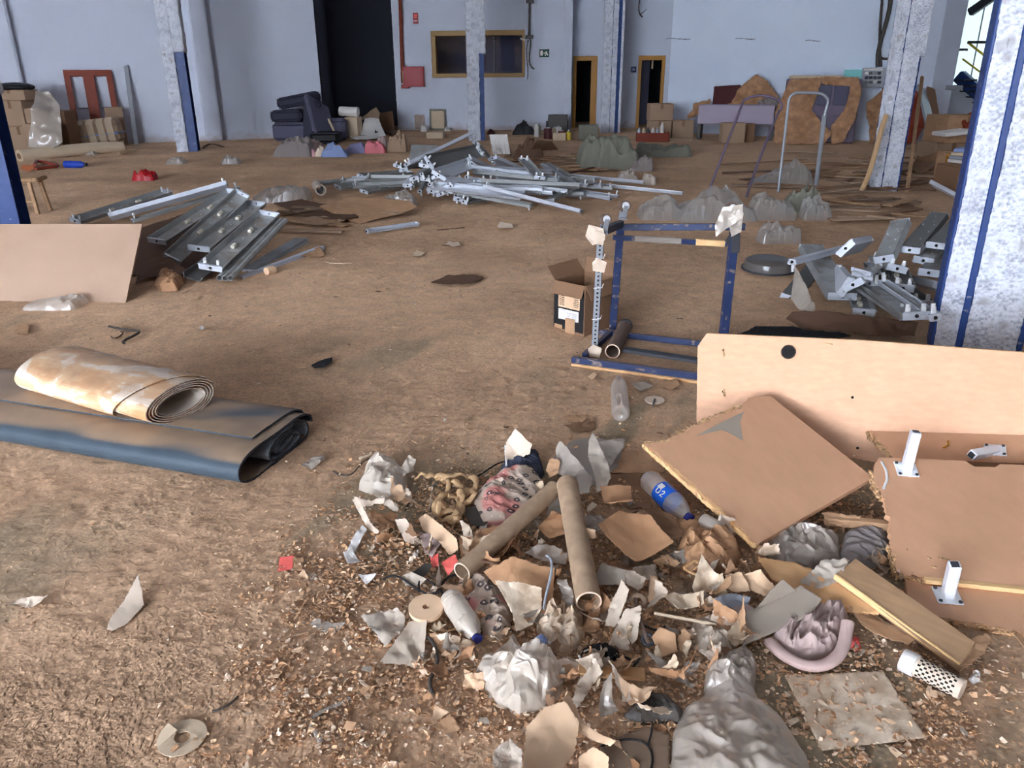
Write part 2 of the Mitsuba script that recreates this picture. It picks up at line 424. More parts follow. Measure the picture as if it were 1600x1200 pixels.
pr('m_pink', lin(204, 158, 160), 0.9)
pr('m_rose', lin(196, 112, 116), 0.9)
pr('m_lilac', lin(124, 122, 152), 0.9)
pr('m_bluecloth', lin(124, 138, 172), 0.9)
pr('m_mauve', lin(168, 146, 138), 0.85)
pr('m_mauve_band', lin(188, 160, 150), 0.85)
pr('m_navy', lin(44, 46, 58), 0.85)
pr('m_tancloth', lin(176, 142, 104), 0.85)
pr('m_greycloth', lin(128, 118, 112), 0.9)
pr('m_sage', lin(108, 106, 92), 0.7)
pr('m_maroon', lin(74, 34, 34), 0.6)
pr('m_purple', lin(96, 82, 98), 0.5)
pr('m_purple_pale', lin(160, 146, 160), 0.6)
pr('m_sofa', lin(52, 52, 64), 0.85)
pr('m_sofa_light', lin(84, 82, 98), 0.85)
pr('m_door_wood', lin(164, 112, 36), 0.5)
pr('m_frame_wood', lin(150, 116, 62), 0.5)
pr('m_red_wood', lin(118, 46, 22), 0.45)
pr('m_blue_plastic', lin(34, 60, 150), 0.4)
pr('m_navy_cap', lin(30, 34, 84), 0.35)
pr('m_blue_label', lin(28, 84, 176), 0.35)
pr('m_sign_blue', lin(32, 42, 78), 0.5)
pr('m_sign_green', lin(16, 62, 48), 0.5)
pr('m_cyan_box', lin(128, 196, 190), 0.4)
pr('m_yellow', lin(206, 178, 60), 0.5)
pr('m_grey_sheet', lin(152, 138, 122), 0.55)
pr('m_charcoal', lin(62, 56, 50), 0.5)
pr('m_brown_dark', lin(86, 62, 46), 0.8)
scene['m_film'] = {'type': 'blendbsdf', 'weight': 0.62, 'a': {'type': 'thindielectric'}, 'b': {'type': 'twosided', 'b': {'type': 'principled', 'base_color': {'type': 'rgb', 'value': [0.72, 0.62, 0.50]}, 'roughness': 0.2, 'specular': 0.55}}}
scene['m_film_clear'] = {'type': 'blendbsdf', 'weight': 0.5, 'a': {'type': 'thindielectric'}, 'b': {'type': 'twosided', 'b': {'type': 'principled', 'base_color': {'type': 'rgb', 'value': [0.68, 0.59, 0.49]}, 'roughness': 0.16, 'specular': 0.55}}}
scene['m_film_dusty'] = {'type': 'blendbsdf', 'weight': 0.66, 'a': {'type': 'thindielectric'}, 'b': {'type': 'twosided', 'b': {'type': 'principled', 'base_color': {'type': 'rgb', 'value': [0.45, 0.38, 0.31]}, 'roughness': 0.24, 'specular': 0.55}}}
film('m_tissue', (0.66, 0.55, 0.43), 0.7, 0.06, 0.55)
scene['m_pet'] = {'type': 'blendbsdf', 'weight': 0.4, 'a': {'type': 'thindielectric'}, 'b': {'type': 'principledthin', 'base_color': {'type': 'rgb', 'value': [.86, .84, .80]}, 'roughness': 0.15, 'spec_trans': .5, 'diff_trans': .6, 'eta': 1.5}}
scene['m_film_far'] = {'type': 'blendbsdf', 'weight': 0.34, 'a': {'type': 'thindielectric'}, 'b': {'type': 'twosided', 'b': {'type': 'principled', 'base_color': {'type': 'rgb', 'value': [0.4, 0.37, 0.33]}, 'roughness': 0.14, 'specular': 0.55}}}
film('m_smoked', (0.30, 0.27, 0.24), 0.6, 0.55, 0.12)
scene['m_glass'] = {'type': 'thindielectric'}
scene['m_vcol'] = {'type': 'twosided', 'b': {'type': 'principled', 'base_color': {'type': 'mesh_attribute', 'name': 'vertex_color'}, 'roughness': 0.8, 'specular': 0.25}}
# ------------------------------------------------------------------ the hall
H_HALL = 6.6
def struct(name, mesh, mat, label, smooth=False):
    labels[name] = {'label': label, 'kind': 'structure'}
    scene[name] = mikit.ply(mesh, mat, smooth=smooth)
    return name

def floor_mesh():
    gx = np.r_[-15, -12, -9, -7, np.arange(-5.5, -2.4, 0.05), np.arange(-2.4, 2.4, 0.0125), np.arange(2.4, 5.5, 0.05), 7, 9, 12, 15]
    ys = [1.15]
    while ys[-1] < 30: ys.append(ys[-1] + max(0.0115, 0.0048 * ys[-1]))
    gy = np.r_[-11, -9, -5, -2, 0, 0.6, 0.9, 1.05, ys, 36]
    X, Y = np.meshgrid(gx, gy); p = np.stack([X, Y, X * 0], -1)
    z = 0.004 * (meshkit.fbm(p * 5, 3, 1) - 0.5) + 0.009 * (meshkit.fbm(p * 22, 3, 2) - 0.5)
    rough = np.clip(meshkit.fbm(p * 1.1, 2, 5) * 2 - 0.55, 0, 1) * np.exp(-np.maximum(Y - 3.2, 0) * 0.7)
    z += rough * 0.013 * (ridged(p * np.array([16, 26, 1]), 3, 3) - 0.5)
    z = np.where((Y < 1.0) | (np.abs(X) > 6), 0, z)
    ny, nx = X.shape; i = np.arange(ny * nx).reshape(ny, nx)
    q = np.stack([i[:-1, :-1], i[:-1, 1:], i[1:, 1:], i[1:, :-1]], -1).reshape(-1, 4)
    return M(np.stack([X, Y, z], -1).reshape(-1, 3), np.vstack([q[:, [0, 1, 2]], q[:, [0, 2, 3]]]))
struct('floor', floor_mesh(), 'm_floor', 'hall floor under a layer of brown trampled dust', True)

def wall(name, A, B, label, h=H_HALL, t=0.22, holes=(), mat='m_paint'):
    A, B = np.array([*A[:2], 0.0]), np.array([*B[:2], 0.0]); L = np.linalg.norm(B - A)
    poly = sbox(0, -0.02, L, h)
    for x0, x1, z0, z1 in holes: poly = poly.difference(sbox(x0, z0, x1, z1))
    m = extrude(poly, t)                       # local: x along, y up, z thickness
    e = norm(B - A); away = np.array([-e[1], e[0], 0]); away = away if np.dot(away, A) > 0 else -away
    mm = np.eye(4); mm[:3, 0], mm[:3, 1], mm[:3, 2], mm[:3, 3] = e, (0, 0, 1), away, A
    m = move(m, mm)
    if np.linalg.det(mm[:3, :3]) < 0: m.invert()
    struct(name, m, mat, label)
    return mm
WL0, WL1 = P(230, 223), P(508, 213.5)
WL0 = WL0 + (WL0 - WL1) * 1.35
WM0, WM1 = P(622, 203), P(880, 203)
WD0, WD1 = P(866, 199.5), P(1060, 200)
WR0, WR1 = P(1040, 206), P(1440, 224)
WC1 = P(1472, 221)
wall('wall_left', WL0, WL1, 'white painted wall on the left with a soft pilaster shadow')
def uv_on(A, B, u, v):
    q = on_wall(u, v, A, B); return np.dot(q - A, norm(B - A)), q[2]
s0, z1 = uv_on(WM0, WM1, 674, 50); s1, z0 = uv_on(WM0, WM1, 819, 119)
wm = wall('wall_middle', WM0, WM1, 'white painted wall with a wide interior window', holes=[(s0, s1, z0, z1)])
d1a, dz = uv_on(WD0, WD1, 896, 89); d1b, _ = uv_on(WD0, WD1, 934, 89)
d2a, _ = uv_on(WD0, WD1, 998, 89); d2b, _ = uv_on(WD0, WD1, 1040, 89)
wd = wall('wall_doors', WD0, WD1, 'set back white wall with two narrow doorways', holes=[(d1a, d1b, -0.1, dz), (d2a, d2b, -0.1, dz)])
wall('wall_right', WR0, WR1, 'bright white wall on the right behind the wrapped furniture', mat='m_paint_daylit')
wall('wall_corner', WR1, WC1, 'grey shaded end of the right wall beside the stairs', mat='m_paint')
wall('wall_return', WM1, WM1 + np.array([0.02, 1.2, 0]), 'short return of the middle wall beside the first door')
for i, (a_, b_) in enumerate([((322, 221), (348, 220)), ((18, 233), (60, 231))]):
    A_, B_ = [on_wall(q[0], q[1], WL0, WL1) for q in (a_, b_)]; e_ = norm(WL1 - WL0); n_ = np.array([e_[1], -e_[0], 0])
    c_ = (A_ + B_) / 2; c_[2] = H_HALL / 2
    struct(f'wall_pilaster_{i + 1}', move(rbox(np.linalg.norm((B_ - A_)[:2]), .5, H_HALL, .04), frame(c_, e_)), 'm_paint', 'shallow white pilaster of the left wall')
# the unlit hall seen through the opening, and what closes the place off
wall('wall_dark', WL1 + np.array([-0.4, 3.2, 0]), WM0 + np.array([0.6, 3.4, 0]), 'wall of the unlit room beyond the opening, its gloom put into the colour', mat='m_unlit_dark')
wall('wall_dark_left', WL1 + np.array([0.0, 0.2, 0]), WL1 + np.array([-0.4, 3.4, 0]), 'side wall of the unlit room, its gloom put into the colour', mat='m_unlit_dark')
struct('wall_outer_left', cbox(-14.8, -14.5, -10, 34, 0, H_HALL, 0.01), 'm_paint', 'outer wall at the left of the hall')
struct('wall_outer_right', cbox(14.5, 14.8, -10, 34, 0, H_HALL, 0.01), 'm_paint', 'outer wall at the right of the hall')
struct('wall_outer_back', cbox(-14.5, 14.5, 31, 31.3, 0, H_HALL, 0.01), 'm_unlit_dark', 'outer wall at the far end')
GX0, GX1, GZ0, GZ1 = -13.2, -2.2, 0.6, 4.9
struct('wall_gate', extrude(sbox(-14.5, 0, 14.5, H_HALL).difference(sbox(GX0, GZ0, GX1, GZ1)), 0.3, frame((0, -9.0, 0), (1, 0, 0), (0, -1, 0)) ), 'm_paint', 'wall with the glazed gate behind the photographer')
roof = sbox(-14.5, -9.5, 14.5, 31)
roof_fill_xy = [(-9, 3), (-9, 11), (-2, 12), (-2, 4), (5, 5), (5, 13), (11, 9), (11, 19), (5, 19.0), (-9, 18)]
for x, y in roof_fill_xy: roof = roof.difference(sbox(x - 0.6, y - 2.0, x + 0.6, y + 2.0))
struct('ceiling', extrude(roof, 0.2, frame((0, 0, H_HALL), (1, 0, 0))), 'm_roof', 'roof sheeting of the hall')
def pane(w, h): return M([[-w / 2, -h / 2, 0], [w / 2, -h / 2, 0], [w / 2, h / 2, 0], [-w / 2, h / 2, 0]], [[0, 1, 2], [0, 2, 3]])
def glowing(name, mesh, m, rad, label):
    labels[name] = {'label': label, 'kind': 'structure'}
    scene[name] = mikit.ply(mesh, 'm_white', emitter={'type': 'area', 'radiance': {'type': 'rgb', 'value': rad}}, to_world=T(m))
glowing('window_2', pane(GX1 - GX0, GZ1 - GZ0), frame(((GX0 + GX1) / 2, -9.0, (GZ0 + GZ1) / 2), (-1, 0, 0), (0, 1, 0)), GATE_LIGHT, 'glazed gate behind the photographer letting daylight in')
for i, (x, y) in enumerate(roof_fill_xy):
    glowing(f'window_{i + 4}', pane(1.2, 4.0), frame((x, y, H_HALL + 0.05), (1, 0, 0), (0, 0, -1)), ROOF_FILL, 'added roof light, unseen fill for the hall floor')  # added panels out of view, making up light the gate leaves short

# the stairwell: backlit sheeting, low wall
SA, SB = P(1440, 200), P(1720, 214)
sh0 = on_wall(1560, 150, SA, SB)[2]
e_ = norm(SB - SA); nrm_ = np.array([e_[1], -e_[0], 0]); nrm_ = nrm_ if np.dot(nrm_, SA) < 0 else -nrm_
Ls = np.linalg.norm(SB - SA)
mid = (SA + SB) / 2
scene['window_3'] = mikit.ply(pane(Ls, 5.0), 'm_white', emitter={'type': 'area', 'radiance': {'type': 'rgb', 'value': STAIR_LIGHT}}, to_world=T(frame(mid + np.array([0, 0, 3.6]), e_, nrm_)))
labels['window_3'] = {'label': 'pale blue-green backlit sheeting behind the stairs', 'kind': 'structure'}
struct('wall_stair', bar(SA + np.array([0, 0, 0.55]), SB + np.array([0, 0, 0.55]), 0.2, 1.1, 0.01), 'm_paint', 'low white wall under the backlit sheeting')
for k in range(1, 8):
    q = SA + e_ * Ls * k / 8 + nrm_ * 0.03
    one('sheeting_rib', bar(q + np.array([0, 0, 1.1]), q + np.array([0, 0, 6.0]), 0.03, 0.03), 'm_grey_metal', 'thin upright joint in the backlit sheeting behind the stairs', 'rib', group='joints of the backlit sheeting')

# interior window with its wooden frame
def wall_bar(A, B, s0, s1, z0, z1, depth, out=0.03):
    e = norm(B - A); away = np.array([-e[1], e[0], 0]); away = away if np.dot(away, A) > 0 else -away
    c = A + e * (s0 + s1) / 2 + np.array([0, 0, (z0 + z1) / 2]) + away * (depth / 2 - out)
    return move(rbox(abs(s1 - s0), depth, abs(z1 - z0), 0.008), frame(c, e))
labels['window_1'] = {'label': 'wide interior window with a yellowish wooden frame and dark glass', 'kind': 'structure'}
scene['window_1__glass'] = mikit.ply(move(rbox(s1 - s0 - .05, .006, z1 - z0 - .05, .001), frame(WM0 + norm(WM1 - WM0) * (s0 + s1) / 2 + np.array([0, .17, (z0 + z1) / 2]), WM1 - WM0, (0, -.12, 1))), 'm_glass')
fw = 0.11
for k, (a, b, c, d) in enumerate([(s0 - .02, s1 + .02, z1 - fw, z1 + .03), (s0 - .02, s1 + .02, z0 - .03, z0 + fw * .8), (s0 - .02, s0 + fw, z0 + fw * .8, z1 - fw), (s1 - fw * .55, s1 + .02, z0 + fw * .8, z1 - fw)]):
    part('window_1', 'frame_board', wall_bar(WM0, WM1, a, b, c, d, 0.26, 0.03), 'm_frame_wood')
sm, _ = uv_on(WM0, WM1, 771, 80)
part('window_1', 'mullion', wall_bar(WM0, WM1, sm - .03, sm + .03, z0 + fw * .8, z1 - fw, 0.05, -0.12), 'm_dark_metal')
wdk = np.array([0, 1, 0])
struct('wall_office', move(cbox(-4.0, 3.6, -0.1, 0.1, 0, 6, 0.01), frame(((WM0 + WM1) / 2 + np.array([-0.6, 3.5, 0])), (1, 0, 0))), 'm_sofa_light', 'back wall of the office behind the window')
struct('wall_office_added', bar(WM1 + np.array([0, .4, 2.2]), WM1 + np.array([0.0, 4.0, 2.2]), 0.2, 4.6, .01), 'm_sofa_light', 'added side wall behind the window, keeping stair light out of the office')  # added to block the stair glow from showing in the window
# doors
for k, (a, b, nm) in enumerate([(d1a, d1b, 'door_1'), (d2a, d2b, 'door_2')]):
    labels[nm] = {'label': ['left doorway with an ochre frame opening into an unlit room', 'right doorway with an ochre frame and a grey door leaf ajar'][k], 'kind': 'structure'}
    part(nm, 'jamb', wall_bar(WD0, WD1, a, a + 0.10, 0, dz, 0.3), 'm_door_wood')
    part(nm, 'lintel', wall_bar(WD0, WD1, a, b, dz - 0.11, dz + 0.02, 0.3), 'm_door_wood')
    part(nm, 'jamb', wall_bar(WD0, WD1, b - (0.19 if k == 0 else 0.1), b, 0, dz - 0.1, 0.3), 'm_door_wood')
    e = norm(WD1 - WD0)
    if k == 0:
        part(nm, 'door_leaf', bar(WD0 + e * (b - .12) + np.array([0, .2, 1.2]), WD0 + e * (b + .12) + np.array([0, 1.0, 1.2]), 0.04, 2.2), 'm_brown_dark')
    else:
        part(nm, 'door_leaf', bar(WD0 + e * (a + .1) + np.array([0, .25, 1.2]), WD0 + e * (a + .48) + np.array([0, .9, 1.2]), 0.04, 2.25), 'm_sofa_light')
        part(nm, 'hanging_strip', bar(WD0 + e * (a + .5) + np.array([0, .5, 1.7]), WD0 + e * (a + .5) + np.array([0, .5, 2.4]), 0.05, 0.02), 'm_offwhite')
struct('wall_behind_doors', cbox(0.6, 6.5, 29.0, 29.2, 0, 5, 0.01), 'm_room_gloom', 'back wall behind the doorways, the darkness of the rooms put into its colour')

# ------------------------------------------------------------------ columns: steel sections under flaking sprayed fireproofing
def rough_box(x0, x1, y0, y1, z0, z1, res, amp, seed, taper=0.0):
    m = trimesh.creation.box(bounds=[[x0, y0, z0], [x1, y1, z1]])
    m = m.subdivide_to_size(res); v = m.vertices.copy(); m.merge_vertices()
    v = np.array(m.vertices); n = np.array(m.vertex_normals)
    a = meshkit.fbm(v * 9, 3, seed) - 0.5; b = ridged(v * 38, 2, seed + 4) - 0.5
    d = amp * (1.4 * a + 0.9 * b)
    end = (v[:, 2] - z0 < res * 0.6)
    v = v + n * d[:, None]
    rag = (meshkit.fbm(v * np.array([25, 25, 0]), 3, seed + 2) - 0.5) * taper
    v[:, 2] += np.where(end, rag, 0)
    return M(v, np.array(m.faces))

def column(px_base, w, d, yaw, label, spec, fine=0.03):
    """spec: list of (x0, x1, y0, y1, z0, z1, amp) coats on a steel section w x d; all in the column's own frame, front = -y"""
    k = thing('column', label, 'column')
    o = P(*px_base); m = rotz(yaw, o)
    f = 0.016
    part(k, 'steel_section', move(cat(cbox(-w / 2, w / 2, -d / 2, -d / 2 + f, -.02, H_HALL, .002), cbox(-w / 2, w / 2, d / 2 - f, d / 2, -.02, H_HALL, .002), cbox(-f / 2, f / 2, -d / 2, d / 2, -.02, H_HALL, .002)), m), 'm_blue_steel')
    for i, (x0, x1, y0, y1, z0, z1, amp) in enumerate(spec):
        part(k, 'fireproof_coat', move(rough_box(x0, x1, y0, y1, z0, z1, fine, amp, i + int(px_base[0])), m), 'm_insulation', True)
    return k, m
# near right column: three blue flange edges, white coat between them
k, m = column((1511, 545), 0.40, 0.28, math.radians(-25), 'thick near column on the right, blue edges with rough white coat between', [], 0.03)
part(k, 'fireproof_coat', move(rough_box(-0.195, -0.083, -0.172, 0.0, 0.0, 4.2, 0.02, 0.012, 3), m), 'm_insulation', True)
part(k, 'fireproof_coat', move(rough_box(-0.045, 0.215, -0.182, 0.0, 0.0, 4.2, 0.02, 0.014, 7), m), 'm_insulation', True)
for x0, x1, y0 in [(-0.214, -0.193, -0.172), (-0.085, -0.047, -0.186), (0.215, 0.25, -0.17)]:
    part(k, 'blue_flange', move(cbox(x0, x1, y0, 0.15, -.01, 4.2, 0.006), m), 'm_blue_steel')
# far right column: coat with dark cracks
k, m = column((1379, 296), 0.33, 0.30, math.radians(-8), 'coated white column beside the leaning pole and wrapped furniture', [(-.17, -.085, -.17, .10, 0, 4.6, .02), (-.06, .13, -.185, .10, 0.0, 4.6, .02), (.13, .19, -.18, .12, 1.75, 4.6, .03)], 0.035)
# middle column
column((745, 219), 0.42, 0.34, math.radians(3), 'white coated column standing behind the big fixture heap', [(-.20, .085, -.21, .15, 0, 5, .03), (.085, .24, -.2, .17, 2.05, 5, .045)], 0.05)
# left column
column((297, 236), 0.40, 0.34, math.radians(12), 'chipped white column by the left wall, bare blue steel low down', [(-.23, .0, -.22, .15, 0, 5, .03), (.0, .22, -.21, .16, 2.05, 5, .04)], 0.05)
# near left column behind the leaning board
column((12, 392), 0.42, 0.30, math.radians(14), 'near left column, blue below and flaking white above, behind the leaning board', [(-.24, .03, -.19, .12, 0, 5, .02), (.03, .22, -.19, .17, 1.42, 5, .03)], 0.035)
# pilaster between the doors
column((951, 207), 0.46, 0.34, 0.0, 'slim grey white column standing between the two doorways', [(-.24, -.02, -.21, .15, 0, 5, .012), (.0, .13, -.2, .15, 0.0, 5, .012), (.15, .3, -.16, .15, 0, 5, .01)], 0.05)
# ------------------------------------------------------------------ strip light fixtures
PLY = {}
def shared(key, fn, mat, smooth=False):
    if (key, mat) not in PLY: PLY[key, mat] = mikit.ply(fn(), mat, smooth=smooth)
    return PLY[key, mat]

def tray_body(L, w, h):
    t = 0.004; a, b = w / 2, w / 2 * 0.86
    pr_ = Polygon([(-a, h), (-b, 0), (b, 0), (a, h), (a + .008, h), (a + .008, h - t), (a - t, h - t * 1.2), (b - t, t), (-b + t, t), (-a + t, h - t * 1.2), (-a - .008, h - t), (-a - .008, h)])
    m = trimesh.creation.extrude_polygon(pr_, L, engine='earcut'); m.apply_translation((0, 0, -L / 2))
    return move(m, np.array([[0, 0, 1, 0], [1, 0, 0, 0], [0, 1, 0, 0], [0, 0, 0, 1.0]]))   # profile x->y, y->z, length->x
def end_plate(w, h):
    return cat(rbox(0.006, w * .98, h * 1.05, 0.002, (0, 0, h / 2)), rbox(0.022, w * .9, 0.004, 0.001, (0, 0, h * 1.0)))
def hole_disc(r): return tube([(-.005, 0, 0), (.005, 0, 0)], r, 10)
def holder(): return cat(rbox(0.016, 0.028, 0.05, 0.004, (0, 0, 0.025)), tube([(0.0, 0, .045), (0, 0, .064)], .013, 8))
def ballast(): return rbox(0.07, 0.036, 0.03, 0.006, (0, 0, .015))
def screws(L, w, seed):
    r = random.Random(seed); ms = []
    for _ in range(7):
        ms.append(rbox(r.choice([.01, .022]), .007, .004, .001, (r.uniform(-.45, .45) * L, r.uniform(-.34, .34) * w, .007)))
    return cat(*ms)

KINDS = {'A': (1.25, 0.15, 0.045), 'B': (1.25, 0.06, 0.04), 'C': (0.64, 0.145, 0.05), 'D': (0.64, 0.06, 0.035), 'E': (1.25, 0.20, 0.05)}
def fixture(kind, p1, p2, roll, label, group=None, mat='m_tray', flip=False, n_hold=4, plates=True, guts=True, name='light_fixture', slots=False):
    L, w, h = KINDS[kind]; p1, p2 = np.asarray(p1), np.asarray(p2)
    k = thing(name, label, 'light fixture', group)
    x = norm(p2 - p1); up = np.array([0, 0, 1.0]) if abs(x[2]) < 0.9 else np.array([0, 1.0, 0])
    m = frame((p1 + p2) / 2, x, up)
    c, s_ = math.cos(roll + (math.pi if flip else 0)), math.sin(roll + (math.pi if flip else 0))
    R = np.eye(4); R[1, 1], R[1, 2], R[2, 1], R[2, 2] = c, -s_, s_, c
    m = m @ R
    def tr(x_, y_, z_, mirror=1):
        q = np.eye(4); q[:3, 3] = (x_, y_, z_)
        if mirror < 0: q[0, 0], q[1, 1] = -1, -1
        return m @ q
    part(k, 'body', shared(('body', kind), lambda: tray_body(L, w, h), mat), None, m=m)
    if slots: part(k, 'slots', shared(('slot', kind), lambda: move(screws(L, w, 3), frame((0, 0, -.0085), (1, 0, 0))), 'm_white_metal'), None, m=m, label='small bright slots and screws', kind='stuff')
    if plates:
        for sgn in (-1, 1):
            e = part(k, 'end_plate', shared(('plate', w, h), lambda: end_plate(w, h), 'm_tray_light'), None, m=tr(sgn * (L / 2 - 0.002), 0, 0, sgn), label='pale end plate')
            part(e, 'screw_hole', shared(('hole', 0.011), lambda: hole_disc(.011), 'm_hole'), None, m=tr(sgn * (L / 2), 0, h * .5), label='round dark hole')
    ys = [w * .27, -w * .27] if w > .1 else [0]
    cnt = 0
    for sgn in (-1, 1):
        for y in ys:
            if cnt < n_hold:
                part(k, 'lamp_holder', shared(('holder',), holder, 'm_white_plastic'), None, m=tr(sgn * (L / 2 - .03), y, h * .5 if w > .1 else h * .8, sgn), label='small white lamp holder'); cnt += 1
    if guts and w > .1:
        for x_ in (-.12, .17):
            part(k, 'terminal_block', shared(('ballast',), ballast, 'm_cream_plastic'), None, m=tr(x_ * L, w * .05, .004), label='cream terminal block')
        part(k, 'screws', shared(('screws', kind), lambda: screws(L, w, 5), 'm_white_plastic'), None, m=m, kind='stuff')
    return k

def lay(kind, u1, v1, z1, u2, v2, far=True, L=None):
    p1 = P(u1, v1, z1); p2 = at_length(p1, u2, v2, L or KINDS[kind][0], far)
    if p2[2] < 0.02:
        q = P(u2, v2, 0.03); p2 = p1 + norm(q - p1) * KINDS[kind][0]
    return p1, p2

# the small heap behind the leaning board
LEFT = [
 ('E', 118, 349, .05, 262, 303, 'widest grey fixture at the back of the small left heap, half behind its neighbour', .1, 'm_tray', 4),
 ('A', 156, 347, .12, 372, 287, 'long pale fixture lying highest across the small left heap', -.5, 'm_tray_light', 4),
 ('B', 208, 348, .10, 374, 297, 'slim grey batten lying below the highest fixture of the small left heap', 0, 'm_tray', 2),
 ('E', 246, 381, .13, 367, 303, 'grey fixture whose pale end plate points at the leaning board', .1, 'm_tray', 0),
 ('A', 268, 408, .08, 378, 306, 'fixture with a tilted bright end plate above the crumpled kraft paper', .5, 'm_tray', 0),
 ('E', 311, 393, .17, 401, 322, 'fixture with two terminal blocks, fourth across the small left heap', .1, 'm_tray', 0),
 ('E', 329, 423, .10, 421, 338, 'fixture with two standing white lamp holders at its near end', .15, 'm_tray', 2),
 ('A', 385, 421, .015, 470, 372, 'flat dull fixture lying on the dust at the right of the small left heap', 0, 'm_tray', 0),
]
for kd, u1, v1, z1, u2, v2, lb, roll, mt, nh in LEFT:
    p1, p2 = lay(kd, u1, v1, z1, u2, v2)
    fixture(kd, p1, p2, roll, lb, 'fixtures of the small left heap', mt, n_hold=nh, flip=lb.startswith('flat'))
# three reflector tubes side by side
p1, p2 = lay('A', 352, 439, .03, 440, 347)
kk = thing('ribbed_reflector', 'ribbed grey reflector of three rounded ribs leaning on the right of the small left heap', 'light fixture')
mm = frame((p1 + p2) / 2, p2 - p1)
for i in (-1, 0, 1):
    part(kk, 'rib', move(tube([(-.62, 0, 0), (.62, 0, 0)], .024, 12, inner=.003), mm @ np.array([[1, 0, 0, 0], [0, 1, 0, i * .046], [0, 0, 1, .02], [0, 0, 0, 1.0]])), 'm_tray', True)
q1, q2 = lay('B', 375, 432, .02, 495, 387)
fixture('B', q1, q2, 0, 'slim pale batten lying flat on the dust right of the small left heap', None, 'm_tray_light', flip=True, n_hold=0, plates=False)
p1, p2 = lay('A', 300, 437, .03, 372, 385)
fixture('A', p1, p2, 0.3, 'dark dented fixture lowest in the small left heap beside the kraft paper', None, 'm_tray_dark', n_hold=0, plates=False)

# the heap right of the cart
RIGHT = [
 ('C', 1380, 400, .30, 1406, 343, 'tilted fixture with pale plates on both ends, highest left in the right heap', -.3, 'm_tray', 2, True),
 ('A', 1422, 386, .34, 1468, 332, 'dark slotted fixture with a bright plate, middle of the upper row of the right heap', 0, 'm_tray_dark', 0, True),
 ('A', 1464, 379, .36, 1512, 330, 'dark slotted fixture touching the thick blue column in the right heap', 0, 'm_tray_dark', 0, True),
 ('C', 1444, 402, .27, 1475, 372, 'fixture whose end plate shows second from the top beside the blue column', .05, 'm_tray', 0, True),
 ('C', 1452, 421, .22, 1480, 385, 'fixture whose end plate shows third from the top beside the blue column', 0, 'm_tray_dark', 0, True),
 ('C', 1410, 456, .14, 1398, 424, 'open box shaped fixture end standing in the middle of the right heap', 0, 'm_tray_dark', 2, False),
 ('B', 1312, 432, .10, 1413, 500, 'slim bright edged batten slanting down to the right in the right heap', .2, 'm_tray', 2, False),
 ('A', 1358, 448, .12, 1432, 500, 'perforated fixture slanting down to the right in front of the right heap', .1, 'm_tray', 4, False),
 ('B', 1380, 446, .15, 1462, 502, 'slim batten slanting down behind the blue column in the right heap', .2, 'm_tray_light', 2, False),
 ('E', 1268, 382, .20, 1317, 458, 'plain grey back of a fixture leaning down at the left of the right heap', .0, 'm_tray', 0, False),
 ('B', 1238, 405, .27, 1334, 380, 'thin batten with two hanging lamp holders crossing the left of the right heap', 3.1, 'm_tray_light', 2, False),
 ('A', 1236, 462, .02, 1278, 410, 'dusty dark fixture lowest at the left of the right heap', .2, 'm_tray_dark', 0, False),
 ('C', 1349, 494, .03, 1338, 458, 'short fixture with a dull end plate at the front of the right heap', 0, 'm_tray', 0, False),
 ('C', 1360, 415, .20, 1330, 440, 'short fixture with a round hole in its plate, left middle of the right heap', .6, 'm_tray', 2, True),
 ('C', 1300, 425, .12, 1316, 446, 'small fixture with an upright pale plate beside the plain grey back', 1.1, 'm_tray_light', 0, False),
 ('C', 1355, 385, .26, 1325, 392, 'short shiny fixture lying across the top left of the right heap', .9, 'm_tray_light', 0, False),
 ('C', 1470, 455, .10, 1430, 445, 'dented pale fixture just left of the thick blue column', .4, 'm_tray_light', 0, False),
 ('C', 1456, 290, .16, 1510, 318, 'lone pale fixture leaning behind the thick blue column', -.6, 'm_tray_light', 0, False),
 ('C', 1400, 425, .20, 1370, 412, 'short fixture buried in the middle of the right heap with two lamp holders', .2, 'm_tray', 4, False),
 ('A', 1440, 480, .04, 1380, 432, 'dark fixture buried lowest in the right heap', 0, 'm_tray_dark', 2, False),
]
for kd, u1, v1, z1, u2, v2, lb, roll, mt, nh, sl in RIGHT:
    p1, p2 = lay(kd, u1, v1, z1, u2, v2, far=v2 < v1)
    fixture(kd, p1, p2, roll, lb, 'fixtures of the right heap', mt, n_hold=nh, flip=sl or 'plain grey back' in lb or 'dusty' in lb, slots=sl, guts='perforated' not in lb)
lr = one('louvre_strip', cat(*[bar(P(1334 + i * 3.2, 422 + i * .9, .27), P(1337 + i * 3.2, 428 + i * .9, .24), .012, .03, .002) for i in range(9)], bar(P(1330, 420, .27), P(1362, 429, .27), .008, .03), bar(P(1331, 427, .245), P(1364, 436, .245), .008, .03)), 'm_tray_light', 'small chequered louvre strip lying on the left of the right heap', 'louvre')

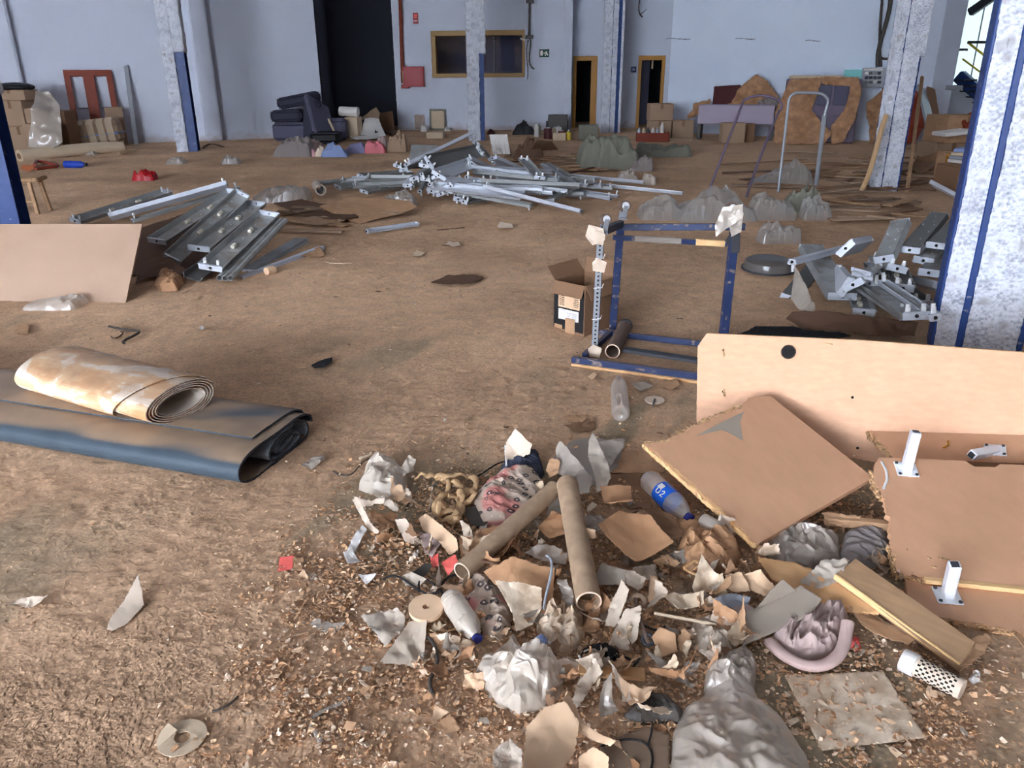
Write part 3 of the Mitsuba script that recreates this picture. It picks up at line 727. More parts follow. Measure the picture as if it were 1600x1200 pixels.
# the big heap in the middle of the hall
MID = [
 ('A', 637, 259, .45, 741, 209, 'longest pale fixture pointing up to the right on top of the big heap', -.4, 'm_tray_light', 2),
 ('E', 668, 256, .50, 748, 238, 'dark broad fixture lying just under the upward pointing one', .9, 'm_tray_dark', 4),
 ('E', 684, 277, .40, 736, 258, 'broad pale fixture back in the middle of the big heap', .5, 'm_tray_light', 0),
 ('A', 682, 279, .38, 770, 297, 'pale fixture slanting down to the right from the middle of the big heap', -.3, 'm_tray_light', 2),
 ('A', 757, 295, .26, 824, 312, 'pale fixture end reaching lowest at the front of the big heap', -.3, 'm_tray_light', 2),
 ('A', 730, 252, .46, 782, 274, 'open pale fixture with paired lamp holders right of the middle column', -.3, 'm_tray_light', 4),
 ('B', 775, 269, .36, 838, 286, 'pale batten running on from the open fixture', .3, 'm_tray_light', 0),
 ('A', 770, 250, .42, 832, 276, 'pale fixture behind the open one, slanting right', -.3, 'm_tray_light', 2),
 ('B', 770, 257, .38, 836, 281, 'second slim batten slanting right from behind the open fixture', .2, 'm_tray_light', 0),
 ('A', 818, 252, .42, 861, 302, 'steep fixture with paired white lamp holders at each end, right in the big heap', -.1, 'm_tray', 4),
 ('B', 848, 260, .30, 897, 289, 'left leg of the pair of battens meeting in a point at the right', 0, 'm_tray_light', 0),
 ('B', 858, 260, .30, 909, 288, 'right leg of the pair of battens meeting in a point at the right', 0, 'm_tray', 0),
 ('A', 909, 289, .16, 858, 317, 'dusty fixture slanting down to the left under the pair of battens', .2, 'm_tray', 0),
 ('B', 889, 276, .20, 983, 285, 'thin batten sticking out to the right, the farther one', 0, 'm_tray_light', 1),
 ('B', 928, 290, .10, 1014, 299, 'bright batten sticking out farthest to the right with a bent end', 0, 'm_tray_light', 1),
 ('B', 858, 294, .10, 943, 311, 'slim batten with two white lamp holders near the dust at the right', 0, 'm_tray_light', 2),
 ('B', 800, 303, .16, 863, 306, 'thin batten lying level across the front of the big heap', 0, 'm_tray_light', 0),
 ('D', 729, 279, .34, 768, 285, 'short batten with upright lamp holders inside the big heap', 0, 'm_tray_light', 2),
 ('C', 724, 318, .06, 782, 308, 'short dark fixture with a pale plate lowest at the front of the big heap', .2, 'm_tray_dark', 2),
 ('C', 742, 226, .62, 766, 252, 'open tray standing behind the big heap below the column', .5, 'm_tray', 0),
 ('A', 563, 277, .12, 640, 271, 'dusty fixture at the back of the flat left end of the big heap', .2, 'm_tray', 0),
 ('A', 527, 295, .08, 590, 288, 'dusty fixture lying level at the front left of the big heap', .3, 'm_tray', 0),
 ('A', 568, 302, .07, 650, 287, 'ribbed dusty fixture nearest the clear bag left of the big heap', .2, 'm_tray', 0),
 ('A', 510, 288, .06, 580, 281, 'leftmost dusty fixture of the big heap beside the paper tube', .1, 'm_tray', 0),
 ('A', 620, 262, .28, 690, 262, 'dark fixture with white lamp holders at the left shoulder of the big heap', .2, 'm_tray_dark', 4),
]
for kd, u1, v1, z1, u2, v2, lb, roll, mt, nh in MID:
    p1 = P(u1, v1, z1); p2 = at_length(p1, u2, v2, KINDS[kd][0], True)
    if not 0.02 < p2[2] < 1.2: q = P(u2, v2, max(z1 * .6, .03)); p2 = q if abs(np.linalg.norm(q - p1) - KINDS[kd][0]) < .4 else p1 + norm(q - p1) * KINDS[kd][0]
    fixture(kd, p1, p2, roll, lb, 'fixtures of the big heap', mt, n_hold=nh, guts=False)
rg = random.Random(11)
fill = []
for (u, v, z) in [(631, 268, .26), (646, 276, .30), (658, 270, .36), (664, 283, .24), (672, 290, .2), (637, 287, .16), (645, 294, .10), (655, 297, .1), (687, 292, .22), (698, 300, .18), (712, 303, .12), (716, 308, .1), (662, 262, .42), (675, 296, .14), (690, 306, .07), (705, 293, .24)]:
    p = P(u, v, z); a = rg.uniform(.9, 1.9); fill.append((p, p + np.array([math.cos(a), math.sin(a), rg.uniform(.0, .12)]) * .64, rg.choice(['C', 'C', 'D'])))
for (u, v, z) in [(792, 262, .36), (800, 272, .34), (806, 280, .28), (812, 287, .26), (790, 290, .24), (828, 290, .24), (845, 288, .22), (856, 283, .2), (770, 290, .26), (836, 297, .16), (872, 286, .16), (884, 293, .12), (745, 300, .2), (760, 306, .14), (880, 300, .08), (896, 300, .08)]:
    p = P(u, v, z); a = rg.uniform(-.5, .05); d_ = np.array([math.cos(a), math.sin(a), -rg.uniform(.02, .1)]) * .62; fill.append((p - d_, p + d_, rg.choice(['A', 'B', 'B'])))
for (u, v, z) in [(600, 284, .08), (615, 278, .12), (622, 290, .1), (640, 281, .16)]:
    p = P(u, v, z); a = rg.uniform(-.15, .25); d_ = np.array([math.cos(a), math.sin(a), 0]) * .62; fill.append((p - d_, p + d_, 'A'))
for i, (p1, p2, kd) in enumerate(fill):
    p1[2] = max(p1[2], .03); p2[2] = max(p2[2], .03)
    fixture(kd, p1, p2, rg.uniform(-.5, .5), 'grey strip light fixture stacked among many alike in the big heap', 'stacked fixtures of the big heap', rg.choice(['m_tray', 'm_tray_light', 'm_tray_dark'] if i < 16 else ['m_tray_light', 'm_tray']), n_hold=4 if i < 16 else 2, guts=False, flip=rg.random() < .3)
one('metal_sheet', sheet_mesh([DP(638, 258, 12.9), DP(643, 227, 13.4), DP(684, 227, 13.4), DP(690, 240, 13.2), DP(668, 256, 12.9)], .01, 2, 5, .004), 'm_tray', 'pale grey metal sheet standing behind the left of the big heap', 'metal sheet')
p1, p2 = P(586, 362, .03), P(640, 354, .03)
fixture('D', p1, p1 + norm(p2 - p1) * .42 if 0 else p2, .2, 'single pale fixture lying alone on the dust in front of the big heap', None, 'm_tray_light', n_hold=0, guts=False)
# ------------------------------------------------------------------ boards and desk panels
def plane_at(pts, p0, n):
    out = []
    for u, v in pts:
        w = ray(u, v); out.append(EYE + w * (np.dot(p0 - EYE, n) / np.dot(w, n)))
    return np.array(out)

def plane3(a, b, c):
    A, B, C = P(*a), P(*b), P(*c); n = norm(np.cross(B - A, C - A)); n = n if np.dot(n, EYE - A) > 0 else -n
    return A, n

def lean_plane(a, b, deg):
    A, B = P(*a), P(*b); e = norm(B - A); away = norm(np.array([-e[1], e[0], 0])); away = away if np.dot(away, A - EYE) > 0 else -away
    w = math.cos(math.radians(deg)) * np.array([0, 0, 1.0]) + math.sin(math.radians(deg)) * away
    n = np.cross(e, w); n = n if np.dot(n, EYE - A) > 0 else -n
    return A, norm(n)

def slab(outline, plane, t, jag=None, seed=0, bevel=0.0):
    """solid board of thickness t whose near face lies in the plane; edges listed in jag are broken raggedly"""
    p0, n = plane; q = plane_at(outline, p0, n); rng = np.random.default_rng(seed)
    e = norm(q[1] - q[0]); f = np.cross(n, e); c = q.mean(0)
    xy = np.stack([(q - c) @ e, (q - c) @ f], 1); pts = []
    for i in range(len(xy)):
        a, b = xy[i], xy[(i + 1) % len(xy)]; pts.append(a)
        if jag and i in jag:
            k = max(int(np.linalg.norm(b - a) / 0.012), 2); nrm = np.array([-(b - a)[1], (b - a)[0]]) / np.linalg.norm(b - a)
            for j in range(1, k): pts.append(a + (b - a) * j / k + nrm * rng.normal(0, 0.004))
    poly = Polygon(pts).buffer(0); poly = max(getattr(poly, 'geoms', [poly]), key=lambda g: g.area)
    m = np.eye(4); m[:3, 0], m[:3, 1], m[:3, 2], m[:3, 3] = e, f, n, c - n * t
    return extrude(poly, t, m), m, poly, xy, t

def edge_band(info, idx, w, seed):
    """crumbling chipboard core along broken edges"""
    _, m, poly, xy, t = info; rng = np.random.default_rng(seed); ms = []
    for i in idx:
        a, b = xy[i], xy[(i + 1) % len(xy)]; L = np.linalg.norm(b - a); k = max(int(L / 0.010), 2)
        nrm = np.array([-(b - a)[1], (b - a)[0]]) / L; ctr = xy.mean(0); nrm = nrm if np.dot(nrm, a - ctr) > 0 else -nrm
        top = [a + (b - a) * j / k + nrm * (w * rng.uniform(.15, 1)) for j in range(k + 1)]
        bot = [a + (b - a) * j / k - nrm * 0.012 for j in range(k + 1)][::-1]
        po = Polygon(top + bot).buffer(0)
        mm = extrude(po, t * .9); mm = mm.subdivide_to_size(0.012); mm.merge_vertices()
        v = np.array(mm.vertices); v += rng.normal(0, .0016, v.shape); ms.append(M(v, mm.faces))
    return move(cat(*ms), m)

# big beech panel standing on its long edge
pl = lean_plane((1088, 668), (1372, 724), 26)
big = slab([(1088, 668), (1090, 541), (1104, 521), (1350, 532), (1720, 560), (1760, 700), (1640, 790), (1372, 724)], pl, 0.026)
k = thing('desk_panel', 'large pale beech desk panel standing on its long edge with a round cable hole', 'desk panel')
part(k, 'board', big[0], 'm_beech')
p0, n = pl
hc = plane_at([(1232, 550)], *pl)[0]
def disc_on(c, n, r, t, off=0.0, seg=20):
    return tube([c + n * (off - t), c + n * off], r, seg)
part(k, 'cable_hole', disc_on(hc, n, 0.029, .02, .0015), 'm_hole', label='round dark cable hole'); 
part(k, 'hole_rim', move(lathe([(.029, 0), (.033, 0), (.033, .003), (.029, .003), (.029, 0)], 24), frame(hc, pl[0] - hc, n)), 'm_brown_dark')
for (u, v) in [(1130, 612), (1332, 621), (1340, 700)]:
    part(k, 'screw_hole', disc_on(plane_at([(u, v)], *pl)[0], n, .006, .01, .001, 10), 'm_hole')
for (u, v, a) in [(1130, 545, 1), (1131, 608, 1), (1290, 536, 0)]:
    q = plane_at([(u, v), (u + (2 if a else 12), v + (12 if a else 2))], *pl)
    part(k, 'chipped_spot', bar(q[0] + n * .0005, q[1] + n * .0005, .012, .004), 'm_chipboard', label='chipped spot of bare core')
ed = plane_at([(1104, 521), (1350, 532), (1720, 560)], *pl)
part(k, 'edge_strip', cat(bar(ed[0] - n * .013, ed[1] - n * .013, .028, .003), bar(ed[1] - n * .013, ed[2] - n * .013, .028, .003)), 'm_pale_wood', label='pale edging along the top')

# broken square board in front of it
pl2 = plane3((1005, 692, .16), (1205, 619, .22), (1180, 850, .05))
sq_px = [(1006, 693), (1040, 690), (1078, 668), (1120, 648), (1160, 634), (1168, 622), (1203, 618), (1364, 746), (1182, 851)]
info = slab(sq_px, pl2, 0.019, jag=[0, 1, 2, 3, 4, 5, 8], seed=3)
k = thing('broken_board', 'square beech board with broken edges lying tilted on the rubbish', 'board')
part(k, 'board', info[0], 'm_beech_dusty')
part(k, 'broken_edge', edge_band(info, [0, 1, 2, 3], .018, 4), 'm_chipboard', label='crumbling chipboard edge')
part(k, 'broken_edge', edge_band(info, [8], .010, 5), 'm_pale_wood', label='pale splintered edge')
qs = plane_at([(1088, 681), (1120, 664), (1148, 650), (1162, 644), (1156, 660), (1161, 689), (1140, 677), (1128, 672), (1110, 676), (1092, 680)], *pl2)
part(k, 'bare_patch', sheet_mesh(qs + pl2[1] * .0012, 0, 1, 1, .001, zmin=-1), 'm_grey_sheet', label='grey patch where the facing has torn off')

# desk tops at the right, with white metal feet
def foot(k, base_c, n, along, L, s=0.075, tilt=None):
    n = norm(n); along = norm(along - n * np.dot(along, n)); m = frame(base_c, along, n)
    f = thing('furniture_foot', k, 'furniture foot')
    part(f, 'base_plate', move(rbox(s, s, .005, .0015, (0, 0, .0025)), m), 'm_white_metal')
    for a in (-1, 1):
        for b in (-1, 1): part(f, 'bolt', move(tube([(a * s * .38, b * s * .38, .004), (a * s * .38, b * s * .38, .008)], .006, 8), m), 'm_dark_metal')
    ax = norm(n if tilt is None else tilt)
    h = 0.017
    o = base_c
    mm = frame(o + ax * L / 2, ax, along)
    part(f, 'post', move(rbox(L, 2 * h, 2 * h, .004), mm), 'm_white_metal')
    mm2 = frame(o + ax * (L - .002), ax, along)
    part(f, 'open_end', move(rbox(.006, 1.35 * h, 1.35 * h, .001), mm2), 'm_dark_metal')
    return f

_a, _b = plane_at([(1354, 673), (1600, 680)], *pl); _a, _b, _c = _a + n * .006, _b + n * .006, P(1400, 717, .10)
_n = norm(np.cross(_b - _a, _c - _a)); plU = (_a, _n if np.dot(_n, EYE - _a) > 0 else -_n)
info = slab([(1398, 717), (1354, 673), (1600, 680), (1760, 688), (1760, 748), (1600, 724)], plU, 0.022, jag=[0], seed=7)
k = thing('desk_panel', 'narrow beech panel behind the right desk top, a brass screw in it', 'desk panel')
part(k, 'board', info[0], 'm_beech_dusty'); part(k, 'broken_edge', edge_band(info, [0], .012, 8), 'm_chipboard')
q = plane_at([(1474, 701), (1482, 697), (1481, 690)], *plU)
part(k, 'brass_hook', tube(q + plU[1] * .005, .004, 6), 'm_door_wood', label='small brass hook')
plR = plane3((1392, 722, .20), (1600, 735, .20), (1400, 893, .055))
des = [(1372, 714), (1385, 715), (1508, 720), (1523, 729), (1555, 730), (1563, 725), (1610, 727), (1780, 735), (1780, 940), (1600, 921), (1448, 905), (1402, 894), (1392, 850), (1390, 812), (1380, 776), (1366, 757), (1365, 735)]
info = slab(des, plR, 0.024, jag=[12, 13, 14, 15, 16, 10, 11], seed=9)
k = thing('desk_panel', 'beech desk top at the right edge with a broken left end and bolted white feet', 'desk panel')
part(k, 'board', info[0], 'm_beech_dusty')
part(k, 'broken_edge', edge_band(info, [14, 15], .012, 10), 'm_chipboard', label='rough torn chipboard')
part(k, 'broken_edge', edge_band(info, [10, 11], .014, 12), 'm_chipboard', label='crumbled corner')
q = plane_at([(1444, 905), (1600, 921), (1780, 941)], *plR)
part(k, 'edge_strip', cat(bar(q[0] - plR[1] * .004, q[1] - plR[1] * .004, .022, .016), bar(q[1] - plR[1] * .004, q[2] - plR[1] * .004, .022, .016)), 'm_pale_wood', label='pale bare edge')
q = plane_at([(1377, 722), (1384, 735), (1386, 750), (1380, 765)], *plR)
part(k, 'torn_core', tube(q + plR[1] * .003, .005, 6, flat=.5), 'm_white', label='white torn edge line')
for (u, v, w_) in [(1470, 871, 10), (1477, 873, 14), (1452, 871, 6), (1478, 888, 8), (1459, 885, 9)]:
    q = plane_at([(u - w_ / 2, v), (u + w_ / 2, v + 2)], *plR); part(k, 'gouge', bar(q[0] + plR[1] * .0008, q[1] + plR[1] * .0008, .009, .003), 'm_chipboard', label='gouged spot')
e = plane_at([(1400, 740), (1430, 742)], *plR); e = e[1] - e[0]
c1 = plane_at([(1416, 734)], *plR)[0]
foot('white metal foot on the upper left corner of the right desk top', c1, plR[1], e, .155, tilt=plR[1] * .9 + np.array([.10, .25, .35]))
plL = plane3((1415, 900, .035), (1600, 922, .035), (1450, 962, .015))
info = slab([(1414, 897), (1600, 918), (1780, 938), (1780, 1030), (1600, 990), (1450, 966), (1420, 951)], plL, 0.022, jag=[4, 5], seed=13)
k = thing('desk_panel', 'lower beech panel sticking out under the right desk top', 'desk panel')
part(k, 'board', info[0], 'm_beech_dusty'); part(k, 'broken_edge', edge_band(info, [4, 5], .008, 14), 'm_chipboard')
c2 = plane_at([(1480, 932)], *plL)[0]
foot('white metal foot standing on the lower beech panel', c2 + plL[1] * .001, plL[1], e, .15, tilt=norm(P(1492, 882, .17) - c2))
c3 = plane_at([(1555, 704)], *plU)[0]
foot('white metal foot pointing down out of the narrow panel', c3, plU[1], e + np.array([0, .3, .5]), .15, tilt=norm(plane_at([(1515, 728)], *plU)[0] + plU[1] * .05 - c3))

# brown hardboard leaning at the left
plB = lean_plane((0, 470), (196, 473), 38)
info = slab([(-120, 350), (222, 350), (196, 474), (-120, 468)], plB, 0.012)
one('leaning_board', info[0], 'm_mdf', 'plain brown hardboard leaning on the small fixture heap at the left', 'board')

# ------------------------------------------------------------------ rolls of flooring
def spiral_solid(path, t, length, m):
    return extrude(LineString(path).buffer(t / 2, cap_style=2, join_style=1), length, m)
# cream roll: local x across, y up, z along the roll away from its open end
def roll_frame(o, axis):
    z = norm(axis); x = norm(np.cross([0, 0, 1.0], z)); y = np.cross(z, x); m = np.eye(4); m[:3, 0], m[:3, 1], m[:3, 2], m[:3, 3] = x, y, z, o
    return m
p_open, p_far = P(284, 628, .218), P(92, 576, .214)
th = np.linspace(0, 2 * np.pi * 4.02, 220)
rx = .125 + .062 * th / th[-1]; ry = .050 + .036 * th / th[-1]
path = np.stack([rx * np.cos(th + 2.6), ry * np.sin(th + 2.6) * (1 - .06 * np.cos(th + 2.6)), ], 1)
k = thing('linoleum_roll', 'cream marbled linoleum roll lying on the blue-grey roll', 'flooring roll')
ax = p_far - p_open; L = np.linalg.norm(ax); m = roll_frame(p_open, ax)
part(k, 'rolled_layers', spiral_solid(path, .0048, L, m), 'm_lino', 40)
# outer layer set back from the end, with a slanting hanging flap
FLAP = 1 if roll_frame(p_open, p_far - p_open)[1, 0] < 0 else -1
def outer_flap(m, L):
    a = np.linspace(-0.45 * np.pi, 0.74 * np.pi, 40) * FLAP       # over the top
    pr_ = [(.198 * math.sin(t), .095 * math.cos(t)) for t in a]
    v, n_ = [], 36
    for i in range(n_):
        s = i / (n_ - 1)
        start = .10 if True else 0
        for j, (x, y) in enumerate(pr_):
            z0 = .02 + .24 * (j / 39) ** 1.5
            v.append((x, y, z0 + (L + .03 - z0) * s))
    f = []
    for i in range(n_ - 1):
        for j in range(39):
            a_ = i * 40 + j; f += [[a_, a_ + 1, a_ + 41], [a_, a_ + 41, a_ + 40]]
    return v, f
v, f = outer_flap(m, L)
v = np.array(v)
v = v @ m[:3, :3].T + m[:3, 3]
v[:, 2] = np.maximum(v[:, 2], .004)
part(k, 'outer_sheet', solidify(v, np.array(f), .004), 'm_lino', True)
ring = path[-56:]
part(k, 'cut_end', spiral_solid(path, .0036, .003, roll_frame(p_open - norm(ax) * .0015, ax)), 'm_lino_back', 40, label='pale cut edge of the layers')
th_ = np.linspace(0, 2 * np.pi, 50)
part(k, 'backing', spiral_solid(np.stack([.122 * np.cos(th_), .047 * np.sin(th_)], 1), .002, L - .02, roll_frame(p_open + norm(ax) * .003, ax)), 'm_lino_back', 40, label='pale inner backing')

# long blue-grey floor covering folded and rolled
o = P(441, 716, .0); far_ = P(-30, 641, .0); ax = far_ - o; L = np.linalg.norm(ax) + 1.0; m = roll_frame(o, ax)
sx = 1 if np.dot(m[:3, 0], [0, -1, 0]) > 0 else -1      # +x of the profile towards the viewer
pts = [(-.10, .085), (-.055, .055), (.0, .048), (.03, .062), (.015, .092), (-.06, .112), (-.13, .098), (-.15, .062), (-.11, .026), (.0, .018), (.07, .035), (.085, .075), (.05, .115), (-.08, .142), (-.19, .130), (-.215, .085), (-.20, .03)]
pts = [(a, b * .76) for a, b in pts]
inner_ = spline(pts, 160)
k = thing('floor_covering_roll', 'long blue-grey rubber floor covering, folded and rolled, under the cream roll', 'flooring roll')
part(k, 'inner_roll', spiral_solid(inner_ * [sx, 1], .006, L - .02, m), 'm_rug_inside', 40)
outer = spline([(-.20, .025), (-.05, .008), (.10, .006), (.22, .010), (.285, .050), (.285, .115), (.235, .155), (.10, .170), (-.05, .172), (-.19, .166), (-.245, .13), (-.25, .09)], 140) * [1, .76]
m2 = roll_frame(o + norm(ax) * -.0, ax)
part(k, 'outer_layer', spiral_solid(outer * [sx, 1], .008, L, m2), 'm_rug', 40)
cutr = spline([(-.268, .10), (-.25, .155), (-.19, .184), (-.06, .190), (.06, .189), (.115, .184)], 60) * [1, .76]
part(k, 'top_flap', spiral_solid(cutr * [sx, 1], .007, L - .05, roll_frame(o + norm(ax) * .05, ax)), 'm_rug', 40)
for nm, pth in (('cut_edge', inner_), ('cut_edge', outer)):
    part(k, nm, spiral_solid(pth * [sx, 1], .0082, .004, roll_frame(o - norm(ax) * .003, ax)), 'm_rug_edge', 40, label='dark ragged cut edge')

# ------------------------------------------------------------------ overturned blue cart
k = thing('cart_frame', 'overturned blue steel cart frame with castors in the air', 'cart')
def fb(nm, a, b, w, h, mat='m_cart', label=None, ext=0.0):
    return part(k, nm, bar(P(*a), P(*b), w, h, .003, ext=ext), mat, label=label)
fb('base_bar', (894, 562, .03), (1102, 590, .03), .035, .04, label=None)
fb('base_bar', (937, 519, .03), (1130, 541, .03), .03, .035)
fb('base_bar', (975, 546, .04), (1110, 566, .04), .06, .02, 'm_dark_metal', 'dark flat cross bar')
fb('wooden_runner', (894, 568, .008), (1092, 596, .008), .05, .016, 'm_raw_wood', 'wooden runner under the front bar')
fb('side_bar', (913, 556, .03), (957, 518, .03), .03, .035)
fl, bl, br_ = P(929, 556, 0), P(957, 516, 0), P(1130, 528, 0)
zt = .70
def post(base, u, v, w, d, mat, nm='upright', label=None):
    top = np.array([base[0], base[1], 0]); wv = ray(u, v)
    s = (base[1] - EYE[1]) / wv[1]; z = EYE[2] + wv[2] * s
    q = np.array([EYE[0] + wv[0] * s, base[1], z])
    part(k, nm, bar(np.array([base[0], base[1], .01]), q, w, d, .003, up=(0, 1, 0)), mat, label=label); return q
tl = post(bl, 970, 350, .045, .035, 'm_cart')
tr_ = post(br_, 1148, 362, .05, .05, 'm_cart')
gr = post(fl, 939, 362, .035, .03, 'm_cart')
# perforated grey upright in front of the left post
off = np.array([-.005, -.03, 0])
g0, g1 = np.array([fl[0], fl[1], .08]) + off, gr + off
gk = part(k, 'perforated_upright', bar(g0, g1, .036, .012, .002, up=(0, -1, 0)), 'm_grey_metal', label='grey perforated upright')
for i in range(26):
    q = g0 + (g1 - g0) * (i + .6) / 26.5 + np.array([0, -.0065, 0])
    part(gk, 'perforation', bar(q + np.array([0, .001, -.005]), q + np.array([0, .001, .005]), .010, .002, .0003, up=(0, -1, 0)), 'm_hole')
for t in (.24, .52, .78):
    q = g0 + (g1 - g0) * t
    part(k, 'cable_tie', cat(bar(q + [-.026, -.01, .0], q + [.026, -.01, .004], .006, .005), bar(q + [.022, -.01, .002], q + [.03, -.02, .03], .004, .003)), 'm_white_plastic', label='white cable tie')
for (u, v, z0, sz) in [(936, 415, .0, 9), (929, 549, 0, 8), (934, 372, 0, 9)]:
    c = DP(u, v, fl[1] - .05)
    part(k, 'tape', sheet_mesh(c + np.array([[-.035, 0, -.03], [.03, -.006, -.04], [.042, -.004, .02], [-.01, 0, .045], [-.04, -.004, .02]]), .006, 20, int(u), .001, zmin=0), 'm_paper', label='scrap of pale tape')
# top rails
a = tl + [0, 0, -.02]; b = tr_ + [.06, 0, .03]
part(k, 'top_rail', bar(a, b, .03, .04, .003), 'm_cart')
a2, b2 = DP(958, 371, fl[1] + .32), DP(1136, 381, fl[1] + .32)
rail = part(k, 'top_rail', bar(a2, b2, .028, .03, .003), 'm_cart')
part(rail, 'tape_wrap', bar(a2 + (b2 - a2) * .18, a2 + (b2 - a2) * .6, .033, .035, .006), 'm_film_dusty', label='grey tape wrapped round the rail')
part(rail, 'wood_piece', bar(a2 + (b2 - a2) * .72, a2 + (b2 - a2) * .98, .034, .036, .004), 'm_pale_wood', label='pale wood piece')
part(k, 'side_rail', bar(gr, tl, .04, .045, .004), 'm_dark_metal')
part(k, 'side_rail', bar(b2, tr_ + [0.0, 0, .0], .03, .03, .004), 'm_dark_metal')
def caster(c, ax, r=.036):
    ax = norm(ax); cc = part(k, 'castor', tube([c - ax * .014, c + ax * .014], r, 20), 'm_tube_dark', label='worn castor wheel')
    part(cc, 'hub', tube([c - ax * .017, c + ax * .017], r * .68, 16), 'm_white_metal', label='pale hub')
    part(cc, 'fork', cat(bar(c + ax * .021, c + ax * .021 + np.array([-.01, 0, -.07]), .03, .004, up=ax), bar(c - ax * .021, c - ax * .021 + np.array([-.01, 0, -.07]), .03, .004, up=ax), rbox(.05, .05, .012, .002, c + np.array([-.01, 0, -.075]))), 'm_grey_metal')
caster(DP(976, 322, tl[1]), (.35, -.9, .2)); caster(DP(946, 343, gr[1]), (.35, -.9, .2), .032); caster(DP(1143, 326, tr_[1]), (.3, -.9, .25))
part(k, 'bracket', bar(tr_ + [.0, -.03, -.01], tr_ + [.005, -.035, -.12], .05, .02, .003), 'm_dark_metal', label='dark clamp')
cb = DP(1143, 345, tr_[1] - .05)
s = 1 / 250
part(k, 'plastic_scrap', sheet_mesh(cb + np.array([[-.06, 0, .08], [.05, -.02, .10], [.055, -.03, .02], [-.02, -.03, -.03], [-.09, -.02, -.09], [-.10, -.01, -.03]]), .014, 14, 3, 0, zmin=0), 'm_film', True, label='knotted white plastic film')
part(k, 'plastic_scrap', sheet_mesh(cb + np.array([[.0, 0, .06], [.06, -.02, .05], [.055, -.03, -.06], [.0, -.03, -.09], [-.02, -.02, -.02]]), .014, 14, 4, 0, zmin=0), 'm_film', True)
cb = DP(928, 365, gr[1] - .02)
part(k, 'plastic_scrap', sheet_mesh(cb + np.array([[-.03, 0, .05], [.05, -.01, .03], [.06, -.03, -.03], [-.01, -.03, -.06], [-.05, -.02, -.01]]), .014, 20, 5, .001, zmin=0), 'm_paper', True, label='torn tape')

# cardboard tube lying through the cart
p1, p2 = P(957, 549, .045), P(977, 510, .045); p2 = p1 + (p2 - p1) * 1.05
kk = thing('cardboard_tube', 'cardboard tube lying through the blue cart frame, open end to the front', 'tube')
part(kk, 'tube', tube([p1, p2], .044, 28, inner=.007), 'm_tube_dark', True)
part(kk, 'cut_end', move(lathe([(.037, 0), (.0442, 0), (.0442, .004), (.037, .004), (.037, 0)], 28), frame(p1 - norm(p2 - p1) * .003, np.cross(p2 - p1, [0, 0, 1]), p2 - p1)), 'm_tube_cut', label='pale cut end')
part(kk, 'torn_tape', tube([p2 - (p2 - p1) * .10, p2 - (p2 - p1) * .02], .0455, 20), 'm_dark_metal', label='dark torn tape')

# printed cardboard box beside it
def carton(name, label, c, sx, sy, sz, yaw, mat, inner='m_card_dark', flaps=(), t=.005, tilt=0.0):
    """open box; flaps: list of (side, angle, length)"""
    k = thing(name, label, 'box'); m = rotz(yaw, c)
    if tilt: m = m @ frame((0, 0, 0), (math.cos(tilt), 0, math.sin(tilt)))
    part(k, 'carton', move(cat(rbox(sx, sy, t, .001, (0, 0, t / 2)), rbox(sx, t, sz, .001, (0, -sy / 2, sz / 2)), rbox(sx, t, sz, .001, (0, sy / 2, sz / 2)), rbox(t, sy, sz, .001, (-sx / 2, 0, sz / 2)), rbox(t, sy, sz, .001, (sx / 2, 0, sz / 2))), m), mat)
    for side, ang, ln in flaps:
        a = {'f': -90, 'b': 90, 'l': 180, 'r': 0}[side]; w = sx if side in 'fb' else sy; d = (sy if side in 'fb' else sx) / 2
        fr = rotz(math.radians(a)); q = np.eye(4); q[:3, 3] = (d, 0, sz)
        rr = np.eye(4); ca, sa = math.cos(math.radians(ang)), math.sin(math.radians(ang)); rr[0, 0], rr[0, 2], rr[2, 0], rr[2, 2] = ca, -sa, sa, ca
        part(k, 'flap', move(rbox(ln, w * .98, t, .001, (ln / 2, 0, 0)), m @ fr @ q @ rr), mat)
    return k, m
bx0, bx1 = P(865, 515, 0), P(912, 527, 0)
e = norm(bx1 - bx0); yaw = math.atan2(e[1], e[0]); wx = np.linalg.norm(bx1 - bx0); dy_ = .32
c = (bx0 + bx1) / 2 + np.array([-e[1], e[0], 0]) * dy_ / 2 + np.array([0, 0, .002])
k, m = carton('cardboard_box', 'printed black and brown cardboard box standing open left of the blue cart', c, wx, dy_, .33, yaw, 'm_card_dark', flaps=[('f', -68, .085), ('l', 50, .1), ('b', 80, .1), ('r', -60, .1)])
hy = -dy_ / 2 - .0035
def on_front(x0, x1, z0, z1, mat, nm, label, off=0.0): part(k, nm, move(rbox((x1 - x0) * wx, .0015, z1 - z0, .0004, ((x0 + x1) / 2 * wx, hy - off, (z0 + z1) / 2)), m), mat, label=label)
on_front(-.49, .49, .02, .30, 'm_black', 'printed_face', 'worn black printed front')
on_front(-.34, .36, .165, .262, 'm_card_pale', 'brown_panel', 'pale brown text panel', .001)
on_front(-.33, .33, .085, .155, 'm_white', 'shipping_label', 'white shipping label', .001)
on_front(-.1, .22, .0, .10, 'm_card', 'parcel_tape', 'brown parcel tape', .0018)
on_front(-.46, -.2, .02, .045, 'm_card', 'symbol_panel', 'printed handling symbols', .001)
for i in range(6):
    on_front(-.30, -.14, .18 + i * .012, .184 + i * .012, 'm_brown_dark', 'text_line', None, .0018); on_front(.16, .32, .18 + i * .012, .184 + i * .012, 'm_brown_dark', 'text_line', None, .0018)
for i in range(4): on_front(-.05, .28, .10 + i * .011, .103 + i * .011, 'm_grey_metal', 'text_line', None, .0018)
